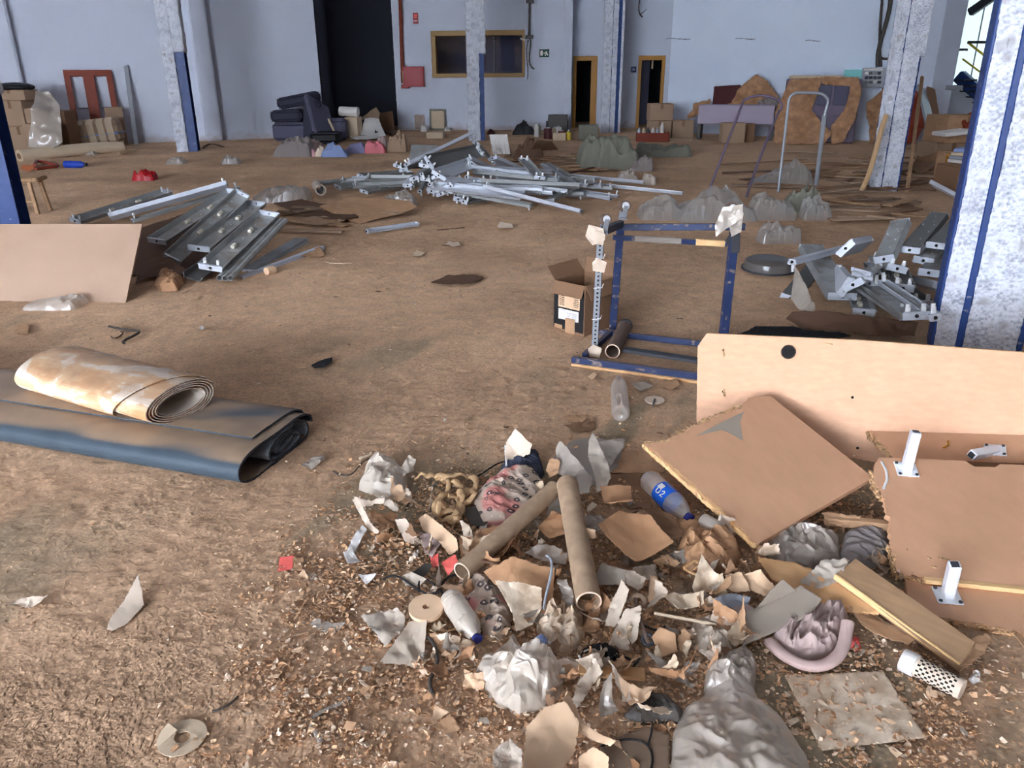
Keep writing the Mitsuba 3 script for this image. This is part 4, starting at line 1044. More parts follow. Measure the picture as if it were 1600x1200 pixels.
# ------------------------------------------------------------------ the rubbish in the foreground
SEED = [100]
def S(name, label, cat_, out, mat, wr=.008, freq=9, thick=.0012, z=None, **kw):
    SEED[0] += 1
    auto = {'m_film': (.022, .30, .004), 'm_film_dusty': (.020, .30, .004), 'm_film_clear': (.022, .3, .004), 'm_tissue': (.014, .35, .003), 'm_kraft': (.012, .28, .003), 'm_card': (.006, .25, .004), 'm_card_pale': (.005, .35, .003), 'm_paper': (.010, .4, .003), 'm_white': (.006, .3, .002), 'm_offwhite': (.008, .4, .003), 'm_cream_paper': (.010, .3, .003), 'm_mauve': (.008, .3, .003), 'm_grey_sheet': (.003, .08, 0), 'm_card_dark': (.010, .25, .004)}.get(mat, (0, 0, 0)) if 'flat' not in label and 'lying alone' not in label and 'glass' not in name else (0, 0, .002)
    q_ = px(*[(p[0], p[1]) for p in out]); sc = min(1, float(np.ptp(q_[:, :2], axis=0).max()) / .14)
    kw = {'cr': auto[0] * sc, 'bend': auto[1], 'jag': auto[2], **kw}
    pts = px(*[(p[0], p[1], p[2] if len(p) > 2 else (z if z is not None else .02)) for p in out])
    return one(name, sheet_mesh(pts, wr, freq, SEED[0], thick, **kw), mat, label, cat_, True)
def Md(name, label, cat_, out, H, mat, freq=9, **kw):
    SEED[0] += 1
    kw = {'cr': {'m_film': .75, 'm_film_clear': .55, 'm_film_dusty': .75, 'm_kraft': .7, 'm_cream_paper': .9, 'm_tissue': .5, 'm_floral': .35, 'm_charcoal': .3, 'm_navy': .3, 'm_white': .8, 'm_red_pale': .8, 'm_black': 1.0}.get(mat, .0), **kw}
    return one(name, mound_mesh(px(*out), H, freq, SEED[0], **kw), mat, label, cat_, True)
def Tb(name, label, cat_, pts, r, mat, n=24, seg=8, flat=None):
    return one(name, tube(spline(px(*pts), n) if len(pts) > 2 else px(*pts), r, seg, flat=flat), mat, label, cat_, True)

def f_floral(p, n, uv):
    u, v = p.x * 26 + 2 * noise(p.x * 14, p.y * 14, p.z * 14), p.y * 26 + p.z * 18
    d1, d2, w = voronoi(u, v)
    c = mix(lin(190, 170, 150), lin(150, 130, 114), fbm(p.x * 14, p.y * 14, p.z * 14, 3))
    red = smoothstep(.52, .66, noise(p.x * 13 + 4, p.y * 13, p.z * 13) )
    c = mix(c, mi.Color3f(lin(176, 92, 86)), red * .7)
    c = mix(c, mi.Color3f(lin(54, 48, 48)), smoothstep(.36, .30, dr.abs(d1 - .22) * 3) * smoothstep(.45, .6, w) * .9)
    return mix(c, mi.Color3f(lin(224, 196, 186)), smoothstep(.10, .05, d1) * .8)
pr('m_floral', mikit.proc(f_floral), .85)
def f_tissue2(p, n, uv):
    a = fbm(p.x * 25, p.y * 25, p.z * 25, 4)
    return mix(lin(176, 150, 122), lin(224, 204, 178), smoothstep(.3, .7, a))
pr('m_cream_paper', mikit.proc(f_tissue2), .75)

# cardboard tubes
def card_tube(p, q, r, wall, label, mat='m_tube'):
    k = thing('cardboard_tube', label, 'tube'); p, q = np.asarray(p), np.asarray(q)
    part(k, 'tube', tube([p, p + (q - p) * .5, q], r, 26, inner=wall), mat, True)
    part(k, 'cut_end', move(lathe([(r - wall, 0), (r * 1.004, 0), (r * 1.004, .003), (r - wall, .003), (r - wall, 0)], 26), frame(p - norm(q - p) * .002, np.cross(q - p, [0, 0, 1]), q - p)), 'm_tube_cut', label='pale cut end')
    return k
card_tube(P(722, 893, .075), P(866, 764, .11), .032, .005, 'left cardboard tube in the rubbish, sloping down to an open end at the left')
card_tube(P(920, 940, .085), P(886, 756, .15), .039, .005, 'right cardboard tube in the rubbish, open end towards the camera')

# sheets of kraft and board under and around them
S('kraft_paper', 'large smooth brown kraft sheet right of the tubes', 'paper', [(928, 843, .10), (948, 822, .11), (966, 806, .12), (1014, 810, .11), (1051, 855, .07), (992, 887, .05)], 'm_kraft', .006, 5)
S('kraft_paper', 'brown kraft sheet folded upright behind the large smooth one', 'paper', [(938, 772, .08), (962, 768, .10), (986, 771, .09), (990, 800, .12), (966, 806, .13), (945, 790, .10)], 'm_kraft', .008, 7)
S('kraft_paper', 'curled kraft paper edge touching the right tube', 'paper', [(897, 836, .12), (905, 827, .13), (930, 831, .13), (931, 843, .11), (905, 842, .12)], 'm_card_pale', .006, 14)
S('kraft_paper', 'brown kraft sheet between the two tubes', 'paper', [(842, 828, .03), (866, 806, .05), (884, 812, .06), (890, 850, .05), (862, 852, .03)], 'm_kraft', .006, 8)
S('cardboard_sheet', 'brown cardboard under the left tube', 'cardboard', [(716, 848, .03), (752, 832, .04), (818, 828, .04), (812, 850, .03), (788, 884, .02), (745, 893, .02), (722, 874, .02)], 'm_kraft', .004, 5)
S('kraft_paper', 'dark kraft sheet left of the blue label bottle', 'paper', [(985, 790, .05), (1020, 795, .06), (1050, 806, .06), (1070, 838, .03), (1048, 845, .03), (1012, 812, .05)], 'm_card_dark', .01, 8)
Md('crumpled_kraft', 'crumpled brown kraft bundle below the broken board', 'paper', [(1052, 880), (1062, 850), (1085, 838), (1120, 842), (1150, 852), (1158, 875), (1145, 900), (1100, 905), (1070, 898)], .09, 'm_kraft', 9, fold=.45)
S('kraft_paper', 'brown kraft flap under the clear cup', 'paper', [(1050, 815, .03), (1085, 818, .03), (1130, 840, .02), (1140, 852, .02), (1100, 850, .03), (1066, 842, .03)], 'm_kraft', .008, 8)
S('cardboard_sheet', 'flat dusty cardboard behind the rubbish, left of the broken board', 'cardboard', [(952, 707, .008), (1014, 704, .008), (1040, 732, .008), (1038, 739, .008), (950, 739, .008)], 'm_card', .002, 5, .004)
S('cardboard_sheet', 'flat dusty cardboard under the blue label bottle', 'cardboard', [(948, 742, .01), (1000, 740, .01), (1020, 790, .01), (985, 795, .01), (940, 772, .01)], 'm_card_dark', .003, 6, .003)
S('grey_board', 'grey brown board piece beside the lower end of the right tube', 'cardboard', [(930, 902, .06), (940, 880, .08), (979, 893, .08), (979, 914, .06), (936, 916, .05)], 'm_grey_sheet', .003, 6)
S('kraft_paper', 'wide dusty kraft sheet in front of the left tube', 'paper', [(756, 908, .06), (800, 893, .07), (866, 903, .06), (862, 958, .04), (846, 962, .05), (842, 924, .06), (775, 921, .06)], 'm_kraft', .008, 8)
S('marbled_sheet', 'cream marbled sheet curling over the patterned bag', 'flooring piece', [(772, 922, .09), (810, 918, .10), (846, 922, .09), (846, 952, .06), (832, 977, .04), (806, 992, .03), (800, 962, .07)], 'm_cream_paper', .008, 7)
# tissue and films at the back
S('plastic_film', 'dusty film standing up left of the tallest tissue, behind the tubes', 'plastic film', [(868, 738, .03), (872, 706, .07), (884, 694, .10), (904, 720, .11), (925, 747, .10), (929, 776, .04), (918, 780, .03), (903, 744, .09), (886, 748, .05)], 'm_film_dusty', .012, 9, .0008)
S('plastic_film', 'pale upright film twist behind the kraft sheets', 'plastic film', [(921, 722, .09), (923, 700, .12), (930, 690, .13), (938, 703, .12), (949, 720, .11), (956, 752, .07), (949, 776, .04), (934, 781, .03), (930, 746, .08)], 'm_film', .010, 9, .0008)
S('plastic_film', 'dusty curled film lying right of the pale upright twist', 'plastic film', [(924, 692, .05), (975, 696, .05), (972, 712, .04), (950, 734, .02), (946, 715, .05), (936, 702, .06)], 'm_film_dusty', .010, 8, .0008)
S('plastic_film', 'wide dusty film lying flat at the back of the rubbish', 'plastic film', [(862, 720, .012), (890, 690, .012), (930, 683, .012), (975, 695, .012), (965, 730, .012), (930, 760, .012), (885, 752, .012)], 'm_film_dusty', .006, 8, .0008)
S('crumpled_paper', 'small crumpled brown paper beside the dark cloth', 'paper', [(853, 735, .04), (862, 718, .07), (876, 722, .07), (874, 744, .03), (860, 748, .02)], 'm_card', .012, 16)
S('board_scrap', 'large pale board piece seen between the two tubes', 'cardboard', [(845, 790, .02), (876, 772, .03), (882, 806, .03), (860, 818, .02)], 'm_grey_sheet', .003, 6)
# cloths
Md('dark_cloth', 'dark navy cloth lump behind the floral cloth', 'cloth', [(782, 736), (797, 720), (815, 714), (842, 716), (851, 742), (840, 756), (815, 748), (795, 746)], .075, 'm_navy', 40, fold=.5, aniso=(.4, 1), rot=.2)
Md('floral_cloth', 'red and cream floral cloth under the left tube', 'cloth', [(736, 790), (752, 768), (775, 748), (800, 740), (838, 744), (852, 765), (845, 790), (820, 812), (795, 830), (752, 828)], .075, 'm_floral', 34, fold=.35, aniso=(1, .5), rot=.8)
S('slate_scrap', 'small dark grey sheet left of the floral cloth', 'sheet', [(722, 796, .02), (752, 788, .03), (764, 812, .03), (758, 828, .02), (736, 819, .02)], 'm_charcoal', .004, 8)
S('crumpled_paper', 'white printed paper standing above the dark cloth', 'paper', [(789, 708, .07), (792, 694, .09), (808, 685, .10), (832, 702, .09), (829, 716, .06), (806, 720, .05), (792, 722, .05)], 'm_paper', .008, 14)
S('plastic_strip', 'thin white plastic frame edge left of the dark cloth', 'plastic strip', [(788, 696, .09), (791, 696, .09), (793, 728, .04), (790, 729, .04)], 'm_white_plastic', .001, 5, .003)
k = thing('twisted_cloth', 'tan cloth twisted like rope, left of the floral cloth', 'cloth')
for i, st in enumerate([[(690, 752), (712, 742), (733, 745), (741, 762), (722, 776), (700, 774)], [(682, 746), (700, 752), (697, 772), (680, 786), (679, 797), (700, 800), (717, 792), (716, 774)], [(727, 768), (734, 780), (716, 792), (708, 808), (690, 813), (686, 806), (700, 797)], [(648, 748), (668, 742), (688, 748), (706, 752), (724, 760)], [(712, 770), (722, 784), (720, 800), (712, 812), (698, 814)]]):
    q = spline(px(*[(a, b, .03 + .015 * (j % 2)) for j, (a, b) in enumerate(st)]), 40)
    q[:, 2] += .006 * np.sin(np.arange(40) * .9 + i)
    part(k, 'strand', tube(q, .013 + .004 * np.sin(np.arange(40) * .5 + i), 9, flat=.6), 'm_tancloth', True)
Md('mauve_cloth', 'mauve grey cloth bundled into a ring, right of the grey sheet', 'cloth', [(1202, 1003), (1220, 985), (1252, 970), (1276, 953), (1318, 953), (1326, 978), (1320, 1008), (1300, 1032), (1262, 1042), (1228, 1028)], .085, 'm_mauve', 46, fold=.62, oct=2, aniso=(1, .4), rot=-.5, cr=.2, lump=.3)
part('mauve_cloth', 'waistband', tube(spline(px((1203, 1003, .02), (1232, 1028, .03), (1268, 1041, .035), (1304, 1030, .04), (1320, 1000, .05), (1325, 972, .07)), 40), .019, 10, flat=.75), 'm_mauve_band', True, label='smooth broad waistband')
Md('grey_cloth', 'grey pleated cloth left of the right desk top', 'cloth', [(1310, 872), (1318, 842), (1350, 832), (1385, 838), (1394, 870), (1380, 890), (1335, 888)], .07, 'm_greycloth', 62, fold=.55, aniso=(1, .3), rot=.6, oct=2, lump=.3)
# bags and films
Md('plastic_bag', 'white crumpled plastic bag at the left edge of the rubbish', 'plastic bag', [(560, 766), (572, 740), (592, 726), (620, 728), (636, 750), (634, 772), (612, 784), (585, 776)], .085, 'm_film', 12, fold=.4)
S('plastic_film', 'knotted corner of white film just right of the white bag', 'plastic film', [(622, 738, .05), (636, 718, .07), (648, 722, .06), (646, 734, .04), (630, 746, .04)], 'm_film', .008, 16, .0008)
S('plastic_film', 'white film tail hanging down from the white bag', 'plastic film', [(596, 778, .04), (608, 776, .05), (626, 796, .03), (624, 802, .02), (602, 790, .02)], 'm_film', .006, 14, .0008)
Md('plastic_bag', 'clear crumpled bag in the middle foreground, behind the beige cardboard', 'plastic bag', [(742, 1062), (758, 1040), (782, 1018), (806, 1004), (822, 1034), (858, 1034), (882, 1058), (878, 1092), (850, 1112), (812, 1122), (775, 1104)], .105, 'm_film', 9, fold=.5, oct=2)
Md('plastic_bag', 'large clear plastic bag at the bottom edge', 'plastic bag', [(1044, 1230), (1050, 1150), (1066, 1112), (1092, 1098), (1112, 1072), (1140, 1058), (1172, 1072), (1186, 1100), (1222, 1130), (1262, 1190), (1280, 1260), (1150, 1300)], .085, 'm_film_clear', 11, fold=.6, oct=2, aniso=(.35, 1), rot=-.9, cr=.6)
Md('plastic_bag', 'smaller dusty bag lobe above the large clear bag', 'plastic bag', [(1098, 1090), (1102, 1058), (1125, 1040), (1155, 1022), (1166, 1020), (1182, 1050), (1178, 1085), (1150, 1096)], .07, 'm_film_dusty', 9, fold=.4)
Md('plastic_bag', 'dusty crumpled film against the lower corner of the broken board', 'plastic bag', [(1186, 866), (1208, 838), (1240, 818), (1275, 828), (1312, 850), (1312, 878), (1265, 894), (1220, 886)], .085, 'm_film_dusty', 10, fold=.5, oct=2)
S('plastic_film', 'pale film lying over the splintered wood', 'plastic film', [(1248, 908, .06), (1285, 878, .08), (1326, 882, .08), (1312, 908, .07), (1282, 918, .06)], 'm_film', .008, 10, .0008)
S('plastic_film', 'white film scrap left of the round cardboard disc', 'plastic film', [(568, 976, .02), (595, 960, .04), (622, 951, .05), (633, 962, .04), (630, 986, .02), (603, 1011, .015)], 'm_film', .008, 8, .0008)
S('tissue_sheet', 'tan translucent sheet below the round cardboard disc', 'paper', [(594, 1040, .012), (618, 1005, .03), (640, 973, .04), (668, 975, .04), (664, 1010, .02), (662, 1043, .012)], 'm_tissue', .006, 8, .0008)
S('plastic_film', 'film scrap at the bottom edge left of the beige cardboard', 'plastic film', [(775, 1178, .02), (796, 1150, .05), (816, 1172, .04), (816, 1214, .02), (774, 1214, .015)], 'm_film', .006, 10, .0008)
S('plastic_film', 'long film strip slanting between the chips in the lower middle', 'plastic film', [(1008, 1022, .03), (1022, 1026, .03), (1062, 1050, .025), (1088, 1070, .02), (1078, 1074, .015), (1040, 1055, .02)], 'm_film_dusty', .004, 10, .0008)
S('plastic_film', 'short clear strip lying alone on the dust left of the chips', 'plastic film', [(483, 976, .012), (498, 966, .02), (520, 974, .015), (541, 973, .02), (530, 985, .01), (503, 987, .01)], 'm_film_dusty', .004, 12, .0008)
Md('crumpled_tissue', 'crumpled cream tissue below the right tube', 'paper', [(836, 992), (850, 970), (880, 958), (908, 966), (914, 1000), (900, 1018), (868, 1022)], .085, 'm_cream_paper', 14, fold=.5)
S('tissue_sheet', 'curled upright tissue right of the right tube', 'paper', [(946, 978, .03), (953, 945, .08), (974, 914, .11), (986, 928, .10), (972, 958, .07), (962, 982, .03)], 'm_tissue', .006, 10)
S('tissue_sheet', 'tissue flap standing at the top of the curled one', 'paper', [(978, 892, .08), (992, 892, .10), (1011, 905, .09), (1000, 926, .07), (980, 914, .07)], 'm_tissue', .006, 10)
S('tissue_sheet', 'folded pale tissue with a bright rim below the upright one', 'paper', [(950, 1010, .02), (960, 985, .05), (972, 962, .06), (996, 962, .05), (994, 1000, .03), (982, 1020, .015), (964, 1010, .02)], 'm_tissue', .010, 9)
S('plastic_film', 'small pale film left of the right tube end', 'plastic film', [(878, 912, .06), (888, 908, .08), (898, 930, .07), (900, 950, .04), (880, 948, .04)], 'm_film_dusty', .008, 12, .0008)
S('plastic_film', 'grey film lump just above the wire rod', 'plastic film', [(822, 868, .05), (832, 856, .07), (862, 850, .08), (888, 868, .06), (884, 884, .04), (850, 876, .05)], 'm_film', .012, 12, .0008)
S('plastic_film', 'dusty film scrap right of the right tube', 'plastic film', [(908, 812, .08), (925, 802, .09), (955, 814, .08), (948, 832, .07), (912, 834, .07)], 'm_film_dusty', .006, 9, .0008)
Md('grey_bag', 'cream cloudy plastic pack in the lower middle', 'plastic bag', [(1078, 984), (1100, 972), (1128, 978), (1150, 1000), (1145, 1025), (1118, 1034), (1090, 1018)], .06, 'm_tissue', 8, fold=.3)
# grey sheet, planks
S('grey_sheet', 'smooth grey sheet left of the mauve cloth', 'sheet', [(1160, 1012, .03), (1166, 956, .05), (1195, 945, .06), (1250, 921, .07), (1282, 944, .06), (1264, 966, .05)], 'm_grey_sheet', .002, 4, .003)
S('grey_sheet', 'grey upright corner behind the smooth grey sheet', 'sheet', [(1180, 950, .06), (1205, 922, .10), (1222, 905, .12), (1242, 922, .08), (1212, 938, .07)], 'm_grey_sheet', .004, 6, .003)
info = slab([(1304, 899), (1337, 873), (1524, 1004), (1499, 1041)], plane3((1304, 899, .085), (1524, 1004, .06), (1499, 1041, .04)), .022)
k = thing('plank', 'long weathered plank with a pale sawn edge, in front of the desk tops', 'plank')
part(k, 'board', info[0], 'm_plank')
a, b = P(1304, 900, .08), P(1499, 1041, .034)
part(k, 'sawn_edge', bar(a, b, .010, .020, .002), 'm_pale_wood', label='pale sawn edge')
S('splintered_wood', 'splintered pale wood sheet under the plank', 'plank', [(1183, 873, .05), (1245, 882, .06), (1300, 905, .06), (1330, 922, .05), (1378, 956, .05), (1372, 963, .04), (1320, 957, .04), (1268, 946, .04), (1240, 922, .05), (1205, 905, .05)], 'm_raw_wood', .006, 10, .006, jag=.006)
S('cardboard_sheet', 'torn strip of pale cardboard under the lower end of the plank', 'cardboard', [(1322, 962, .015), (1360, 955, .02), (1434, 1004, .02), (1418, 1012, .012), (1405, 1008, .015), (1352, 988, .012)], 'm_card', .004, 14, .003, jag=.005)
S('cardboard_sheet', 'torn cardboard beyond the tip of the plank', 'cardboard', [(1498, 1010, .01), (1540, 990, .02), (1552, 1000, .015), (1530, 1030, .01), (1500, 1050, .01)], 'm_card', .006, 14, .003, jag=.005)
S('cardboard_sheet', 'dark cardboard strip under the plank at its foot', 'cardboard', [(1430, 1008, .01), (1490, 1040, .012), (1500, 1056, .008), (1460, 1045, .008)], 'm_card_dark', .003, 10, .002)
one('wood_batten', bar(P(1288, 812, .05), P(1392, 822, .06), .035, .03, .004), 'm_card', 'rough wooden batten in the gap between the broken board and the right desk top', 'batten')
S('wood_splinter', 'pale broken wood tip on top of the rough batten', 'wood scrap', [(1284, 800, .06), (1320, 806, .07), (1345, 812, .06), (1330, 822, .05), (1295, 820, .05)], 'm_card', .006, 14, .004)
one('wood_strip', bar(P(903, 1046, .025), P(1008, 1054, .02), .045, .012, .003), 'm_raw_wood', 'pale wooden strip lying below the dark wire tangle', 'wood strip')
# rods, wires, sticks
Tb('wire_rod', 'bent shiny rod sticking up between the tubes', 'rod', [(854, 868, .14), (861, 876, .14), (862, 888, .13), (857, 915, .10), (850, 952, .06)], .0045, 'm_grey_metal')
Tb('white_stick', 'long white plastic stick right of the dark wire tangle', 'stick', [(1022, 958, .05), (1060, 965, .05), (1120, 976, .05)], .0055, 'm_offwhite')
Tb('white_stick', 'short white stick under the crumpled kraft bundle', 'stick', [(1054, 862, .05), (1098, 868, .05)], .005, 'm_offwhite')
Tb('twig', 'dark twig lying on the wide dusty kraft sheet', 'twig', [(744, 874, .09), (770, 880, .09), (800, 884, .09), (838, 884, .09)], .0035, 'm_brown_dark')
Tb('cord', 'black cord curving below the white bag', 'cord', [(634, 816), (634, 796), (642, 782), (660, 768), (684, 755, .04)], .004, 'm_charcoal')
Tb('cord', 'thin black cord running left from the white bag', 'cord', [(520, 737), (548, 742), (562, 728), (580, 716)], .004, 'm_charcoal')
Tb('cord', 'dark knotted cord right of the tan sheet', 'cord', [(668, 996, .03), (680, 1012, .03), (682, 1040, .02), (672, 1065, .02), (678, 1085, .01)], .006, 'm_charcoal')
Tb('cord', 'thin black cord looping over the grey flat slab', 'cord', [(940, 1166, .02), (972, 1156, .02), (1010, 1163, .02), (1019, 1182, .02), (1012, 1210, .02)], .0025, 'm_black')
Tb('cord', 'thin black cord joining the looped one from the dark shard', 'cord', [(1019, 1128, .04), (1017, 1148, .03), (1012, 1164, .02)], .0025, 'm_black')
Tb('metal_strap', 'rusty metal strap with a ring end right of the folded tissue', 'metal strap', [(993, 932, .08), (998, 958, .06), (1006, 985, .05), (1013, 1008, .03)], .006, 'm_tube_dark', flat=.5)
part('metal_strap', 'ring', move(lathe([(.012, 0), (.02, 0), (.02, .006), (.012, .006), (.012, 0)], 20), frame(P(1012, 1000, .035), (1, 0, 0), (0, -.5, 1))), 'm_dark_metal', True, label='dark ring end')
Tb('metal_strap', 'dull metal bracket curving above the rusty strap', 'metal strap', [(985, 938, .08), (996, 930, .09), (1006, 935, .09), (1004, 946, .08)], .008, 'm_grey_wood', flat=.5)
for i, st in enumerate([[(915, 1020), (940, 1030), (965, 1026), (990, 1034)], [(905, 1035), (930, 1020), (955, 1038), (975, 1022)], [(925, 1042), (945, 1016), (962, 1040), (1000, 1028)], [(985, 990), (1000, 975), (1025, 985), (1040, 978)], [(690, 915), (705, 900), (740, 905), (756, 920)], [(600, 905), (640, 912), (660, 925), (690, 922)], [(655, 925), (662, 905), (680, 915), (690, 930)], [(745, 745), (765, 732), (785, 722), (800, 718)]]):
    Tb('black_wire', ['black wire lying lowest in the dark tangle', 'black wire bent across the dark tangle', 'black wire looping at the right of the dark tangle', 'black wire between the rusty strap and the white stick', 'thin dark wire over the open end of the left tube', 'grey wire running left of the left tube', 'thin bent wire beside the round cardboard disc', 'dark wire running from the twisted cloth to the dark cloth'][i], 'wire', [(a, b, .02 + .015 * (j % 2)) for j, (a, b) in enumerate(st)], .0032, 'm_black')
Md('black_scrap', 'black plastic shreds in the dark tangle below the tissue', 'plastic scrap', [(905, 1030), (915, 1012), (945, 1012), (968, 1022), (962, 1042), (930, 1046)], .03, 'm_black', 22, fold=.6)
k = thing('plug_box', 'small pale blue plastic fitting with two white leads, below the cream tissue', 'electrical fitting')
part(k, 'body', bar(P(838, 1006, .05), P(852, 998, .07), .03, .03, .006), 'm_bluecloth')
part(k, 'lead', tube(spline(px((856, 1002, .06), (864, 1010, .05), (870, 1024, .03)), 12), .003, 6), 'm_white_plastic', True); part(k, 'lead', tube(spline(px((832, 1000, .05), (829, 1015, .04), (826, 1032, .02)), 12), .003, 6), 'm_white_plastic', True)
Tb('cable_clip', 'small white curved clip below the fitting', 'clip', [(904, 1024, .04), (908, 1034, .03), (905, 1044, .02)], .003, 'm_white_plastic')
# packaging scraps, one by one
SCR = [
 ('curled pale cardboard strip left of the left tube', [(655, 812, .04), (668, 806, .05), (692, 824, .06), (716, 846, .05), (718, 862, .03), (702, 868, .02), (686, 846, .04), (662, 830, .03)], 'm_card_pale', .004),
 ('white paper ribbon bend at the left edge of the chips, upper piece', [(538, 868, .012), (552, 842, .02), (566, 821, .03), (574, 828, .03), (553, 864, .012)], 'm_white', .003),
 ('white paper ribbon bend at the left edge of the chips, middle piece', [(537, 867, .01), (553, 864, .012), (566, 884, .02), (545, 886, .01)], 'm_white', .003),
 ('white triangular paper end of the ribbon', [(560, 898, .01), (590, 898, .03), (573, 915, .01)], 'm_white', .002),
 ('torn white wrapper with folds below the white bag', [(553, 778, .03), (575, 782, .05), (605, 790, .03), (602, 798, .02), (572, 792, .03), (562, 800, .015)], 'm_paper', .008),
 ('long torn cream wrapper left of the curled strip', [(560, 795, .02), (568, 792, .03), (580, 818, .03), (600, 840, .02), (594, 843, .012), (572, 822, .015)], 'm_paper', .005),
 ('white folded paper right of the cream wrapper', [(622, 822, .03), (640, 820, .04), (662, 855, .03), (655, 862, .015), (632, 845, .02)], 'm_paper', .006),
 ('pink grey printed paper beside the left tube end', [(655, 836, .03), (682, 834, .04), (690, 850, .03), (678, 880, .02), (664, 866, .02)], 'm_mauve', .006),
 ('orange red scrap left of the left tube end', [(672, 868, .03), (686, 866, .04), (686, 885, .03), (676, 888, .02)], 'm_red_pale', .006),
 ('salmon crumpled scrap at the open end of the left tube', [(690, 880, .05), (712, 868, .06), (718, 884, .05), (700, 900, .03)], 'm_red_pale', .010),
 ('cream paper scrap standing beside the fitting', [(1035, 938, .05), (1052, 928, .06), (1098, 930, .06), (1098, 950, .04), (1056, 958, .04)], 'm_offwhite', .006),
 ('small cream scrap left of the pink curled ones', [(1104, 906, .05), (1130, 901, .07), (1141, 945, .03), (1130, 948, .03), (1112, 928, .04)], 'm_offwhite', .005),
 ('left curled pink brown card near the grey sheet', [(1132, 902, .06), (1158, 895, .08), (1166, 908, .07), (1172, 927, .04), (1150, 930, .04), (1136, 921, .05)], 'm_card_pale', .008),
 ('right curled pink brown card near the grey sheet', [(1158, 900, .06), (1187, 892, .09), (1198, 905, .07), (1211, 922, .04), (1196, 936, .03), (1174, 924, .05)], 'm_card_pale', .008),
 ('shiny silver wrapper between the cream scraps', [(1110, 938, .06), (1140, 928, .06), (1172, 935, .06), (1168, 948, .04), (1130, 952, .05)], 'm_grey_metal', .010),
 ('flat pink grey printed card above the grey sheet edge', [(1130, 952, .05), (1168, 945, .05), (1188, 958, .04), (1184, 972, .03), (1160, 968, .04)], 'm_mauve', .003),
 ('cream bent paper below the silver wrapper', [(1106, 972, .04), (1114, 955, .06), (1150, 968, .05), (1165, 975, .04), (1160, 985, .03), (1130, 978, .04)], 'm_paper', .008),
 ('crumpled cream paper right of the cloudy pack', [(1132, 990, .05), (1150, 970, .07), (1165, 980, .05), (1160, 1005, .03), (1145, 1012, .02)], 'm_offwhite', .012),
 ('kraft scrap left of the cloudy pack', [(1018, 1000, .03), (1030, 985, .05), (1055, 992, .05), (1058, 1020, .02), (1035, 1030, .02)], 'm_card', .010),
 ('crinkled brown scrap beside the cloudy pack', [(1058, 1000, .03), (1068, 984, .05), (1080, 990, .05), (1078, 1018, .02), (1064, 1022, .02)], 'm_card', .012),
 ('torn upright paper left of the cream scrap', [(1012, 935, .05), (1016, 900, .08), (1026, 899, .08), (1032, 925, .06), (1024, 948, .03), (1014, 950, .03)], 'm_card_pale', .006),
 ('beige bent card left of the grey bracket', [(1018, 882, .05), (1042, 868, .05), (1062, 882, .05), (1056, 890, .03), (1035, 884, .04)], 'm_card', .006),
 ('beige cardboard piece at the bottom edge', [(814, 1240, .05), (822, 1140, .07), (850, 1112, .08), (882, 1106, .08), (904, 1134, .07), (900, 1170, .06), (862, 1240, .05)], 'm_card_pale', .008),
 ('curved cardboard strip right of the beige piece', [(876, 1102, .06), (888, 1096, .06), (920, 1140, .06), (954, 1186, .03), (944, 1192, .02), (908, 1150, .05)], 'm_card_pale', .004),
 ('small beige card with a bent lip at the bottom edge', [(904, 1184, .03), (926, 1168, .05), (952, 1188, .04), (950, 1216, .02), (906, 1220, .02)], 'm_card_pale', .004),
 ('triangular beige card lying on the chips in the lower left of the rubbish', [(671, 1134, .02), (680, 1104, .04), (703, 1113, .03)], 'm_card_pale', .002),
 ('dark triangular card beside the beige triangle', [(678, 1138, .012), (704, 1115, .02), (720, 1140, .012), (698, 1152, .01)], 'm_card', .003),
 ('curly torn strip standing left of the wooden strip end', [(890, 1100, .02), (908, 1060, .06), (922, 1032, .08), (936, 1052, .06), (920, 1080, .03), (900, 1108, .015)], 'm_tissue', .008),
 ('curly torn strip standing right of the wooden strip middle', [(962, 1068, .03), (963, 1032, .07), (975, 1060, .06), (996, 1094, .02), (985, 1098, .015), (970, 1078, .03)], 'm_tissue', .008),
 ('torn golden foil piece below the blue capped bottle', [(680, 995, .03), (700, 992, .04), (735, 1000, .04), (748, 1024, .02), (742, 1036, .01), (718, 1012, .03), (698, 1008, .02)], 'm_cream_paper', .010),
 ('kraft scrap beside the golden foil', [(672, 992, .03), (690, 990, .04), (716, 1020, .03), (704, 1034, .012), (682, 1014, .02)], 'm_card', .008),
 ('pale torn paper under the fitting', [(860, 1032, .03), (885, 1028, .04), (910, 1040, .03), (908, 1052, .012), (880, 1044, .02)], 'm_paper', .008),
 ('brown torn card left of the wooden strip', [(862, 1040, .02), (888, 1032, .03), (905, 1060, .02), (885, 1072, .01)], 'm_card', .006),
 ('dark grey broken card below the film scrap', [(640, 898, .03), (665, 880, .04), (676, 884, .04), (660, 905, .02)], 'm_charcoal', .004),
 ('grey crumpled scrap at the left of the disc', [(628, 902, .03), (645, 895, .05), (668, 905, .04), (655, 918, .02), (635, 916, .02)], 'm_grey_sheet', .012),
 ('brown upright card strip beside the disc', [(682, 905, .03), (686, 880, .06), (690, 905, .04), (686, 928, .02)], 'm_tube_dark', .002),
]
for lb, out, mat, wr in SCR:
    S('packaging_scrap', lb, 'paper scrap', out, mat, wr, 12)
